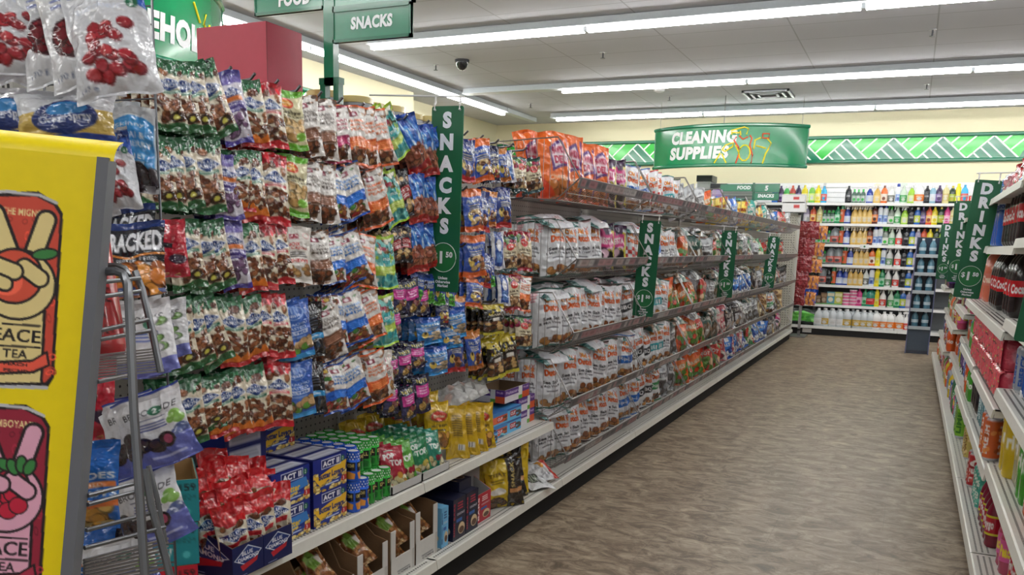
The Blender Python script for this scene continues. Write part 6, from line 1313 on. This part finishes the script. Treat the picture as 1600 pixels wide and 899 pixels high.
# film-wrapped 12-packs
Apk = Art(60, 30, (236, 78, 96)); Apk.nuts(.02, .1, .98, .95, [(236, 150, 150), (230, 206, 120), (150, 30, 50), (236, 190, 180)], 30, .03, 4, .9, (236, 78, 96)); Apk.lines(.3, .02, .7, .08, (240, 200, 205), 1); Apk = Apk.out()
Aps = Art(30, 30, (190, 60, 80)); Aps.e(.5, .5, .36, .4, (206, 150, 160)); Aps.t('SOUR', .3, .35, .7, .5, (236, 230, 232), .05); Aps.e(.5, .68, .1, .1, (176, 30, 50)); Aps = Aps.out()
def pack():
    g = G(); w, d, h = .40, .26, .13
    def rbox(A, nx, z0, z1):
        pass
    k = 26; P = np.zeros((15, 60, 3)); C = Apk
    u = np.linspace(-w/2, w/2, 60); 
    ang = np.linspace(0, 1, 30)
    P = np.zeros((30, 60, 3))
    for i in range(30):
        t = i/29; zz = h*(1-t); bul = .004*math.sin(t*math.pi*2)**2
        e = min(t, 1-t); rr = .018*(1-min(1, e/.10))**2
        P[i, :, 0] = u*(1-.12*rr/.018*0); P[i, :, 1] = -d/2+rr+.0025*np.cos(u/.065*2*math.pi)*0-.003*np.cos(u/.0667*2*math.pi); P[i, :, 2] = zz
    g.grid(P, C)
    for s in (-1, 1):
        hh, ww = Aps.shape[:2]; uu = np.linspace(-d/2, d/2, ww)[None]; vv = np.linspace(h, 0, hh)[:, None]
        rr = .016*(np.abs(uu)/(d/2))**8+.012*np.clip(np.abs(vv/h-.5)*2, 0, 1)**8
        Q = np.stack([s*(w/2-rr)+0*uu, s*uu*1.0+0*vv, vv+0*uu], -1); g.grid(Q, Aps)
    g.box((-w/2+.01, -d/2+.012, .001), (w/2-.01, d/2, h-.003), (206, 70, 90))
    return g.mesh('can_multipack', 'film')
pk = pack()
for lev in range(2):
    for q in range(4):
        y = 3.84+.41*q
        o = obj('can_multipack', pk, None, frame((.475, y+.012*lev, .7225+.122*lev), (0, 0, 1), (-1, 0, 0), (1, 1, .93)))
        tag(o, 'pink-red film-wrapped can multipack on third shelf, %s layer, %s from the near end' % (['lower', 'upper'][lev], ORD[q]), 'can multipack', 'pink can multipacks')
# packs on the top shelf
for q, (c, w) in enumerate((((40, 90, 180), 'blue'), ((176, 40, 50), 'red'), ((190, 120, 130), 'pink'), ((60, 110, 170), 'blue and teal'), ((196, 196, 196), 'silver-grey'), ((60, 64, 70), 'dark'))):
    A = Art(40, 30, c); A.nuts(0, 0, 1, 1, [tuple(np.array(c)*.7), (226, 226, 230), tuple(np.clip(np.array(c)*1.3, 0, 255))], 36, .06, q, .7)
    for q2 in range(2):
        m_ = bag_mesh('bottle_pack', A.out(), .34, .20, .16, seed=q+q2, top0=False, wr=.7) if q2 == 0 else m_
        tag(obj('bottle_pack', m_, None, frame((.52, 4.45+.5*q+.24*q2, 1.558), (.05, .05*q2, 1), (-1, -.2, 0))), '%s film-wrapped bottle pack on the top right shelf, %s of the two' % (w, ['nearer', 'further'][q2]), 'bottle pack', 'bottle packs on the top right shelf')
# further along: mixed small bottles and cans on every shelf
keys = list(_dm); fw = {'cola': 'dark cola bottle', 'coral': 'coral soda bottle', 'zero': 'black soda bottle', 'green2': 'green soda bottle', 'blue2': 'blue drink bottle', 'faygo': 'dark red soda bottle', 'pink': 'pink soda bottle', 'rioy': 'yellow soda bottle', 'riog': 'bright green soda bottle', 'rioo': 'orange soda bottle', 'clear': 'pale soda bottle', 'purple': 'purple soda bottle',
      'limecan': 'lime can', 'redcan': 'red can', 'tealcan': 'teal can', 'orangecan': 'orange can', 'joycan': 'blue-green can', 'yellowcan': 'pale yellow can', 'bluecan': 'blue can', 'silvercan': 'silver can'}
BAY = {3: 'fourth', 4: 'fifth', 5: 'sixth', 6: 'seventh', 7: 'last'}
for i in (3, 4, 5, 6, 7):
    for j, z in enumerate([.138]+HS[i][:4]):
        if i == 3 and j in (3, 4): continue
        y = JR[i]+.09
        if i == 3 and j == 0: y = 7.0
        if i == 3 and j == 1: y = 5.4
        cnt = {}
        while y < JR[i+1]-.08:
            key = R.choice([k for k in keys if k not in ('coral', 'cola', 'zero', 'green2', 'blue2')]) if j != 3 else R.choice(['coral', 'faygo', 'pink', 'clear', 'purple'])
            rep = R.choice((1, 2, 3))
            for q in range(rep):
                if y > JR[i+1]-.08: break
                c = cnt.get(key, 0); cnt[key] = c+1
                putd(key, RU+.06+(.03*((i+j-1) % 3) if i > 3 and j else 0), y, z, '%s, %s such in the %s bay, %s' % (fw[key], ORD[c], BAY[i], ['base shelf', 'second shelf', 'third shelf', 'fourth shelf', 'fifth shelf'][j]), 'drinks in the far bays of the right gondola'); y += .085

# ================================================================== FOREGROUND DRINKS RACK AND BAG WING (left edge)
YEL = (243, 218, 4)
D0 = 1.1
pT, pB = at_d(172, 248, D0), at_d(115, 899, D0)
upv = (pT-pB).normalized(); nv = Vector((.47, -.86, .16)); nv = (nv-upv*nv.dot(upv)).normalized(); rtv = upv.cross(nv)*1.0
if rtv.dot(cam_r) < 0: rtv = -rtv
PXM = D0/F_      # metres per photo pixel on the poster
def uv(x, y):    # photo pixel to poster coordinates, in pixels from its top right corner
    d = ray(x, y); o = pT
    t = (o-cam_pos).dot(nv)/d.dot(nv); p = cam_pos+d*t-o
    return p.dot(rtv)/PXM, -p.dot(upv)/PXM
U0, V1 = -330, 700
A = Art(206, 430, YEL, (U0, 0, 0, V1), 2)
BKK = (32, 24, 26)
def C(pts): return [uv(*q) for q in pts]
def cap_(x0, y0, x1, y1, w, c, o=5): A.l(C([(x0, y0), (x1, y1)]), w+2*o, BKK); A.l(C([(x0, y0), (x1, y1)]), w, c)
def ell(x, y, rx, ry, c, rot=0, o=4):
    q = uv(x, y); A.e(q[0], q[1], rx+o, ry+o, BKK, rot); A.e(q[0], q[1], rx, ry, c, rot)
def can_art(dy, dx, body, dark, hand, handsh, fruit, leafs, n1, n2, top):
    S = lambda pts: [(x+dx, y+dy) for x, y in pts]
    A.p(C(S([(-92, 304), (-70, 300), (60, 300), (88, 318), (98, 335), (84, 590), (74, 606), (-92, 606)])), BKK)
    A.p(C(S([(-88, 312), (-68, 308), (56, 308), (84, 322), (93, 337), (79, 588), (70, 598), (-88, 598)])), body)
    A.l(C(S([(-88, 303), (10, 300), (62, 306), (88, 318)])), 5, (196, 196, 200)); A.l(C(S([(-88, 604), (10, 604), (72, 606)])), 6, (190, 190, 196))
    rr = random.Random(5)
    for q in range(64):
        x, y = rr.uniform(-78, 84), rr.uniform(340, 590); u_ = uv(x+dx, y+dy); A.e(u_[0], u_[1], rr.uniform(4, 9), rr.uniform(3, 6), dark if q % 2 else tuple(np.clip(np.array(body)*1.22, 0, 255)), rr.uniform(0, 3), ring=.4)
    u_ = uv(-95+dx, 316+dy); u2 = uv(82+dx, 330+dy); A.t(top, u_[0]+10, u_[1]-3, u2[0]-6, u_[1]+9, (240, 222, 160), .02)
    cap_(72+dx, 345+dy, 50+dx, 405+dy, 24, hand); cap_(-8+dx, 335+dy, 16+dx, 400+dy, 24, hand)
    A.p(C(S([(-40, 480), (72, 480), (66, 602), (-60, 602)])), BKK); A.p(C(S([(-36, 480), (67, 480), (62, 598), (-56, 598)])), hand)
    ell(28+dx, 445+dy, 54, 52, hand); ell(22+dx, 432+dy, 40, 40, fruit); ell(10+dx, 440+dy, 24, 22, tuple(np.clip(np.array(fruit)*1.15+14, 0, 255)), 0, 0)
    if leafs > 1:
        for fx, fy in ((0, 440), (22, 448), (40, 440), (12, 462), (32, 466), (48, 458)): ell(fx+dx, fy+dy, 13, 12, tuple(np.clip(np.array(fruit)*1.1, 0, 255)), 0, 2)
    cap_(38+dx, 418+dy, 62+dx, 436+dy, 22, hand, 4); cap_(-30+dx, 405+dy, 22+dx, 425+dy, 22, hand, 4); cap_(-30+dx, 428+dy, 8+dx, 444+dy, 18, hand, 4)
    for q in range(leafs): ell((70 if leafs == 1 else 14+13*q)+dx, (398 if leafs == 1 else 398-4*(q % 2))+dy, 18 if leafs == 1 else 12, 7, (60, 130, 66), -.2 if leafs == 1 else .5*q, 3)
    def tx(s, x0, y0, x1, y1, c, b=.03, rot=False): a = uv(x0+dx, y0+dy); b_ = uv(x1+dx, y1+dy); A.t(s, a[0], a[1], b_[0], b_[1], c, b)
    tx('PEACE', -28, 508, 63, 538, BKK, .02); tx('TEA', 4, 544, 42, 562, BKK, .02); A.l(C(S([(0, 540), (62, 544)])), 3, BKK); A.l(C(S([(4, 506), (62, 510)])), 3, BKK)
    A.p(C(S([(-60, 566), (50, 562), (74, 548), (78, 572), (52, 584), (-60, 588)])), BKK); A.p(C(S([(-60, 570), (50, 566), (71, 553), (74, 570), (50, 580), (-60, 584)])), tuple(np.clip(np.array(body)*1.1+10, 0, 255)))
    tx(n1, 6 if len(n1) < 7 else -30, 565, 42, 573, BKK, .02); tx(n2, 6 if len(n2) < 7 else -38, 575, 42, 583, BKK, .02)
can_art(0, 0, (206, 76, 56), (170, 56, 44), (232, 212, 146), 0, (214, 84, 60), 1, 'PEACH', 'PECHE', 'LOVE PARTY - PECHE MIGNON')
can_art(332, -20, (150, 36, 58), (116, 24, 44), (232, 172, 196), 0, (176, 30, 56), 5, 'RASPBERRY', 'FRAMBOISE', 'RASPBERRY - FRAMBOYANT')
A = A.out()
rack = thing('drink_rack', 'yellow poster panel with two illustrated tea cans on a grey wire drinks rack at left', 'display rack', pT)
def rk(name, g, mat, par=rack, smooth=True):
    o = obj(name, g.mesh(name, mat, smooth), par)
    o.matrix_local = Matrix.Translation(-pT)
    return o
def P_(u, v, off=0): return pT+rtv*(u*PXM)-upv*(v*PXM)+nv*off
hh, ww = A.shape[:2]
g = G(); g.grid(np.array([[tuple(P_(U0+(0-U0)*c/(ww-1), V1*r/(hh-1))) for c in range(ww)] for r in range(hh)]), A)
g.grid(np.array([[tuple(P_(U0+(0-U0)*c/3, V1*r/3, -.004)) for c in range(3, -1, -1)] for r in range(4)]), (120, 118, 110)); poster = rk('poster_panel', g, 'card')
g = G(); g.grid(np.array([[tuple(P_(U0+(6-U0)*c/6, 4-44*math.sin(t*1.1)/1.0, -.05*(1-math.cos(t*1.1)))) for c in range(7)] for t in np.linspace(1, 0, 8)]), YEL)
rk('curved_header', g, 'card')
g = G(); a, b = uv(165, 250), uv(122, 899)
g.add([tuple(P_(u, v, o)) for o in (.004, -.022) for (u, v) in ((-18, 0), (0, 0), (0, V1), (-18, V1))], [(0, 3, 2, 1), (4, 5, 6, 7), (0, 1, 5, 4), (1, 2, 6, 5), (2, 3, 7, 6), (3, 0, 4, 7)], (104, 106, 112)); rk('side_rail', g, 'enamel', smooth=False)
TB_ = (128, 130, 134)
for u_ in (-12, U0+6):
    g = G(); q_ = P_(u_, V1-2, -.012); g.tube([tuple(P_(u_, 40, -.012)), tuple(q_), (q_.x, q_.y-.02, .0)], .010, 8, (104, 106, 112)); rk('rack_leg', g, 'enamel')
def T_(name, pts, r): g = G(); g.tube([tuple(at_d(*p)) for p in pts], r, 8, TB_); rk(name, g, 'metal')
T_('rack_tube', [(150, 425, 1.12), (180, 424, 1.12), (192, 428, 1.12), (199, 445, 1.12), (202, 480, 1.12), (209, 640, 1.12), (218, 770, 1.12), (227, 910, 1.12)], .0060)
T_('rack_tube', [(160, 417, 1.24), (182, 416, 1.24), (194, 420, 1.24), (200, 430, 1.24), (206, 520, 1.26)], .0055)
T_('rack_tube', [(211, 424, 1.24), (222, 452, 1.24), (236, 510, 1.24), (251, 582, 1.24)], .0052)
T_('rack_tube', [(227, 733, 1.22), (236, 790, 1.22), (250, 840, 1.22), (267, 905, 1.22)], .0055); T_('rack_tube', [(232, 728, 1.3), (246, 780, 1.3), (258, 848, 1.3)], .004)
for x0, y0, x1, y1 in ((160, 441, 218, 435), (159, 464, 218, 455), (156, 517, 231, 500), (155, 531, 234, 517), (152, 597, 206, 586), (137, 775, 229, 751), (137, 789, 229, 764), (135, 829, 245, 800), (132, 857, 258, 824)):
    T_('cross_wire', [(x0, y0, 1.12), (x1, y1, 1.23)], .0030)
for lo in (0, 1):
    g = G()
    for q in range(9):
        if lo: g.tube([tuple(at_d(131, 876+5*q, 1.14)), tuple(at_d(262, 842+6*q, 1.34))], .0022, 5, (150, 150, 152))
        else: g.tube([tuple(at_d(152, 556+4.2*q, 1.16)), tuple(at_d(243+.8*q, 545+4.4*q, 1.34))], .0016, 5, (150, 150, 152))
    rk('wire_shelf', g, 'metal')
# the big tea can lying in the rack
Acn2 = Art(90, 60, (190, 60, 62)); Acn2.n(0, .05, 1, .5, [(206, 90, 84), (170, 46, 50)], 60, .03, 3)
for q in range(3): Acn2.t('PEACE', q/3+.05, .48, q/3+.27, .62, BKK, .0); Acn2.t('TEA', q/3+.09, .64, q/3+.22, .76, BKK, .0); Acn2.t('CHEEKY CHERRY', q/3+.03, .82, q/3+.28, .9, BKK, .0); Acn2.p([(q/3+.1, .1), (q/3+.2, .08), (q/3+.22, .4), (q/3+.08, .44)], (214, 120, 116))
g = G(); g.lathe([(.001, .002), (.030, 0), (.034, .01), (.0345, .014), (.0345, .178), (.028, .19), (.027, .194), (.024, .19), (.001, .19)], 32, (190, 60, 62), cap=False); g.wrap(Acn2.out(), .0348, .014, .176)
cpos = at_d(160, 558, 1.25); upc = (at_d(133, 385, 1.25)-cpos)
o = obj('tea_can', g.mesh('tea_can', 'gloss'), None, frame(cpos, upc, (.4, -.9, 0))); tag(o, 'tall red cherry tea can standing in the wire rack beside the yellow poster', 'drink can')

# bags on the wire wing behind the rack
g = G(); Wd = 1.66
wing = thing('wire_wing', 'thin wire side grid behind the drinks rack, carrying hanging snack bags', 'wire grid', at_d(237, 20, Wd))
def wg(name, g): o = obj(name, g.mesh(name, 'metal'), wing); o.matrix_local = Matrix.Translation(-wing.location)
g.tube([tuple(at_d(236, -40, Wd)), tuple(at_d(243, 160, Wd)), tuple(at_d(262, 590, Wd)), tuple(at_d(275, 900, Wd))], .0028, 6, (110, 112, 116)); g.tube([tuple(at_d(60, -40, Wd)), tuple(at_d(110, 900, Wd))], .0028, 6, (110, 112, 116)); wg('upright_wire', g)
g = G()
for y in range(-20, 900, 29):
    xr = 237+(y-20)*.042; g.tube([tuple(at_d(60+(y+40)*.053, y+8, Wd)), tuple(at_d(xr, y, Wd))], .0018, 5, (110, 112, 116))
wg('cross_wires', g)
def a_crais(berry=True, big=True):
    A = Art(64, 90, (214, 216, 222)); A.p([(.0, 0), (1, 0), (1, .34), (.75, .25), (.3, .2), (0, .1)], (44, 92, 190)); A.r(0, 0, 1, .05, (206, 208, 214))
    A.e(.6, .1, .3, .07, (30, 50, 120)); A.t('Ocean Spray', .36, .075, .86, .125, (236, 238, 244), .02); A.t('Craisins', .16, .17, .84, .28, (236, 238, 244), .03); A.t('DRIED CRANBERRIES', .2, .30, .8, .34, (214, 222, 240), .02); A.e(.86, .29, .07, .045, (30, 100, 70)); A.t('2', .84, .27, .88, .31, (236, 240, 238))
    rr = random.Random(4)
    for q in range(26):
        x, y = rr.uniform(.25, .85), rr.uniform(.46, .88); A.e(x, y, .085, .05, (110, 20, 30)); A.e(x-.01, y-.008, .07, .04, rr.choice([(170, 40, 52), (150, 34, 44), (186, 60, 66)]))
    A.t('142 g', .1, .91, .3, .95, (70, 80, 110), .0); return A.out()
def a_crgreen():
    A = Art(50, 90, (214, 216, 220)); A.r(0, 0, 1, .14, (70, 130, 84)); A.t('NO SUGAR ADDED', .15, .08, .85, .12, (226, 236, 226), .02); A.lines(.2, .2, .8, .38, (110, 120, 170), 4); A.e(.5, .62, .36, .18, (60, 30, 34)); A.nuts(.3, .5, .8, .74, [(150, 34, 44), (110, 24, 34), (70, 30, 40)], 12, .1, 5, .7); A.t('170 g', .1, .88, .4, .93, (70, 80, 110), .0); return A.out()
def a_ocean():
    A = Art(72, 50, (222, 224, 228)); A.r(0, .38, 1, 1, (206, 176, 90)); A.r(0, .76, 1, 1, (40, 70, 150)); A.e(.52, .5, .34, .26, (30, 50, 112)); A.e(.54, .38, .22, .1, (60, 140, 206)); A.t('Ocean Spray', .25, .44, .8, .62, (236, 238, 244), .03); A.e(.46, .12, .03, .04, (60, 62, 70)); return A.out()
def a_acai():
    A = Art(44, 70, (206, 210, 214)); A.r(.06, .2, .96, .74, (48, 140, 206)); A.e(.5, .22, .44, .1, (48, 140, 206)); A.t('Skinny', .2, .2, .8, .27, (230, 236, 242), .02); A.t('ACAI &', .25, .32, .8, .40, (236, 240, 244)); A.t('BLUEBERRY', .08, .42, .92, .49, (236, 240, 244)); A.t('ACAI ET', .25, .56, .8, .63, (236, 240, 244)); A.t('BLEUET', .25, .65, .8, .72, (236, 240, 244)); A.nuts(.1, .76, .95, .90, [(50, 42, 46), (70, 60, 66)], 14, .11, 3, .7); A.t('75 g', .6, .93, .9, .97, (60, 60, 66), .0); return A.out()
def a_pretz():
    A = Art(64, 84, (24, 26, 34)); A.r(0, 0, 1, .1, (36, 62, 130)); A.t('CRACKED', .06, .14, .98, .42, (230, 232, 238), .05); A.l([(0, .4), (.5, .5), (1, .44)], .03, (214, 130, 50)); A.t('PRETZEL PIECES', .3, .5, .9, .55, (220, 222, 226), .02); A.lines(.25, .57, .9, .61, (190, 192, 200), 1); A.nuts(.1, .64, 1, .98, [(206, 120, 44), (226, 150, 60), (150, 80, 34)], 22, .12, 3, .8); A.r(0, .86, .55, .96, (36, 76, 160)); A.t('CHEDDAR', .06, .88, .5, .94, (236, 238, 240)); return A.out()
def a_redbag():
    A = Art(40, 60, (186, 28, 48)); A.e(.5, .2, .14, .1, (226, 190, 196), ring=.3); A.e(.5, .2, .05, .04, (236, 230, 232)); A.r(0, .44, .7, .52, (30, 26, 30)); A.nuts(.0, .6, .5, .9, [(206, 170, 60), (226, 196, 90)], 9, .12, 4, .6); A.e(.78, .7, .2, .08, (60, 40, 60)); return A.out()
def a_brook():
    A = Art(72, 84, (222, 222, 226)); A.r(0, 0, 1, .03, (40, 60, 150)); A.t('BROOKSIDE', .14, .22, .92, .31, (40, 38, 44), .0); A.e(.62, .27, .10, .06, (30, 104, 74)); A.t('2', .585, .235, .655, .305, (236, 240, 238), .04); A.lines(.25, .35, .8, .38, (110, 110, 130), 1); A.lines(.3, .41, .76, .52, (90, 96, 150), 3)
    for cx, cy, r_ in ((.86, .40, .06), (.80, .46, .05), (.9, .48, .06)): A.e(cx, cy, r_*1.3, r_, (130, 176, 80))
    A.e(.9, .62, .1, .08, (70, 84, 130)); A.e(.82, .66, .08, .07, (84, 96, 150)); A.e(.96, .7, .08, .07, (60, 70, 120))
    A.p([(0, .76), (.4, .72), (1, .66), (1, 1), (0, 1)], (98, 106, 184))
    for cx, cy, rx, ry in ((.12, .6, .12, .14), (.3, .68, .16, .1), (.5, .72, .13, .09), (.66, .68, .12, .1), (.14, .76, .12, .08)): A.e(cx, cy, rx, ry, (44, 30, 34)); A.e(cx-.02, cy-.02, rx*.6, ry*.55, (66, 46, 48))
    A.e(.68, .68, .06, .06, (176, 80, 110)); A.lines(.3, .85, .9, .9, (190, 196, 236), 1); return A.out()
def a_pean():
    A = Art(50, 84, (30, 100, 186)); A.t('SIDES', .4, .36, .96, .44, (232, 236, 242)); A.r(.3, .47, .96, .53, (214, 120, 60)); A.t('SALTED', .4, .48, .8, .525, (240, 230, 220), .0); A.t('PEANUTS', .1, .56, .98, .64, (232, 236, 242)); A.nuts(.05, .74, .9, .92, [(226, 170, 70), (206, 150, 60), (236, 190, 100)], 18, .11, 3, .7); A.p([(.5, .68), (1, .66), (1, .74), (.6, .76)], (226, 120, 60)); return A.out()
def a_ks():
    A = Art(50, 70, (220, 220, 224)); A.t('BROOKS', .1, .2, .86, .3, (40, 38, 44), .0); A.e(.6, .33, .1, .06, (30, 104, 74)); A.lines(.25, .42, .8, .56, (100, 120, 190), 3); A.nuts(.6, .1, 1, .7, [(120, 160, 90), (220, 220, 224), (150, 180, 120)], 6, .09, 4); A.r(0, .8, 1, 1, (110, 116, 190)); return A.out()
WK = {'crais': (a_crais(), .135, .24, .05), 'crgreen': (a_crgreen(), .10, .24, .04), 'ocean': (a_ocean(), .155, .16, .04), 'acai': (a_acai(), .09, .17, .03), 'pretz': (a_pretz(), .12, .17, .035), 'redbag': (a_redbag(), .09, .16, .03), 'brook': (a_brook(), .125, .16, .03), 'pean': (a_pean(), .11, .19, .035), 'ks': (a_ks(), .10, .17, .028)}
WM = {k: [bag_mesh('dried_fruit_bag' if k in ('crais', 'crgreen', 'ocean') else 'snack_pouch', v[0], v[1], v[2], v[3], seed=s*3+hash_(k), gusset=k in ('crais', 'crgreen', 'brook', 'ks'), belly=.35 if k in ('crais', 'crgreen') else 0, wr=.8, seal=.09) for s in (1, 2)] for k, v in WK.items()}
WL = [ # key, depth, top px, bottom px, yaw, label
 ('crais', 1.36, 16, -40, 24, 122, 2, 'white dried cranberry bag cut by the left edge, top row'), ('crais', 1.42, 50, -60, 64, 124, 4, 'white dried cranberry bag half hidden behind the leftmost bag, top row'), ('crgreen', 1.36, 62, -50, 96, 136, 6, 'white and blue no-sugar bag, second in the top row'), ('crgreen', 1.34, 96, -52, 138, 140, 10, 'white and green no-sugar bag, third in the top row'),
 ('crais', 1.36, 112, -45, 160, 120, 14, 'white dried cranberry bag leaning left of the front one, top row'), ('crais', 1.33, 154, -40, 190, 153, 16, 'frontmost white and blue dried cranberry bag at the right of the top row'), ('crgreen', 1.48, 122, -60, 150, 150, 8, 'pale bag showing its bottom fold beneath the top row'), ('crgreen', 1.5, 20, -60, 25, 135, 2, 'pale bag at the back left of the top row'),
 ('ocean', 1.40, 12, 138, 10, 232, 4, 'white cranberry bag with oval blue emblem behind the yellow header, left'), ('ocean', 1.38, 102, 144, 108, 238, 6, 'white cranberry bag with oval blue emblem behind the yellow header, right'),
 ('acai', 1.58, 203, 168, 211, 304, 10, 'silver and blue acai and blueberry pouch'), ('acai', 1.68, 182, 160, 184, 290, 8, 'second blue blueberry pouch behind the acai pouch'), ('crais', 1.56, 168, 205, 190, 330, 12, 'small cranberry bag below the acai pouch'), ('crgreen', 1.62, 145, 215, 160, 340, 6, 'pale bag tucked behind the yellow panel edge'),
 ('pretz', 1.54, 203, 347, 208, 465, 8, 'black bag of cracked pretzel pieces'), ('pretz', 1.64, 192, 322, 200, 440, 6, 'second black pretzel bag behind the first'), ('redbag', 1.82, 256, 344, 266, 435, 16, 'small red bag with round white maple emblem'),
 ('ks', 1.56, 222, 472, 240, 585, 14, 'white pouch with lilac foot behind the wire tubes'), ('ks', 1.62, 210, 468, 226, 590, 10, 'second white pouch with lilac foot behind the wire tubes'), ('ks', 1.72, 252, 470, 262, 560, 20, 'violet-footed pouch at the wing edge'),
 ('brook', 1.44, 222, 616, 263, 726, 14, 'frontmost white and violet chocolate fruit pouch, upper'), ('brook', 1.48, 200, 622, 236, 736, 12, 'white and violet chocolate fruit pouch, second in the upper set'), ('brook', 1.54, 182, 622, 212, 738, 10, 'white and violet chocolate fruit pouch, third in the upper set'),
 ('brook', 1.44, 214, 742, 256, 850, 14, 'frontmost white and violet chocolate fruit pouch, lower'), ('brook', 1.50, 192, 745, 230, 852, 12, 'second white and violet chocolate fruit pouch in the lower set'), ('brook', 1.42, 176, 842, 206, 950, 6, 'white chocolate fruit pouch low behind the bottom wire shelf'),
 ('pean', 1.34, 132, 690, 130, 830, 4, 'blue salted peanut pouch beside the yellow poster'), ('redbag', 1.5, 140, 560, 140, 690, 5, 'red pouch mostly hidden behind the grey rail'), ('pean', 1.46, 130, 820, 130, 940, 5, 'blue peanut pouch low beside the rail'),
]
for k, dpt, xt, yt, xb, yb_, yaw, lab in WL:
    a = at_d(xt, yt, dpt); b = at_d(xb, yb_, dpt-.01); h0 = WK[k][2]; L0 = (a-b).length
    ya = math.radians(38-yaw*.6); n_ = (math.sin(ya), -math.cos(ya), .05)
    sw = 1.0 if k not in ('crais', 'crgreen') or dpt < 1.5 else .6
    if k == 'crgreen' and yt > 200: sw = .7
    o = obj('dried_fruit_bag' if k in ('crais', 'crgreen', 'ocean') else 'snack_pouch', WM[k][0 if xt % 2 else 1], None, frame(a, a-b, n_, (sw, 1, L0/h0)))
    tag(o, lab, 'snack bag', 'bags hanging on the wire wing')
# little cartons on the shelf under the wing
def a_cart(c, txt): A = Art(40, 30, c); A.t('71159', .5, .1, .95, .28, (28, 28, 30), .02); A.t('01024', .6, .34, .95, .48, tuple(np.array(c)*.6), .0); A.t(txt, .1, .55, .6, .85, (225, 232, 230)); A.e(.8, .75, .06, .08, (80, 190, 196)); return A.out()
for q, (c, z0_, h, px, py, txt, lab) in enumerate((((196, 32, 52), .422, .105, 288, 946, 'BBQ', 'red open snack carton at the shelf end'), ((34, 140, 150), .528, .10, 286, 862, 'NEW', 'teal snack carton resting on the red one'), ((34, 140, 150), .629, .10, 286, 800, 'CRUNCH', 'teal snack carton at the top of the small stack'))):
    p = at_d(286-(q == 2)*2, py, 1.70); A_ = a_cart(c, txt)
    t = tray('snack_carton', lab, .14, .2, h, A_, frame((-1.55, 1.395+.006*q, z0_), (0, 0, 1), (.75, -.66, 0)), 0, c, (150, 120, 80), 'carton', 'small coloured cartons', lip=1)
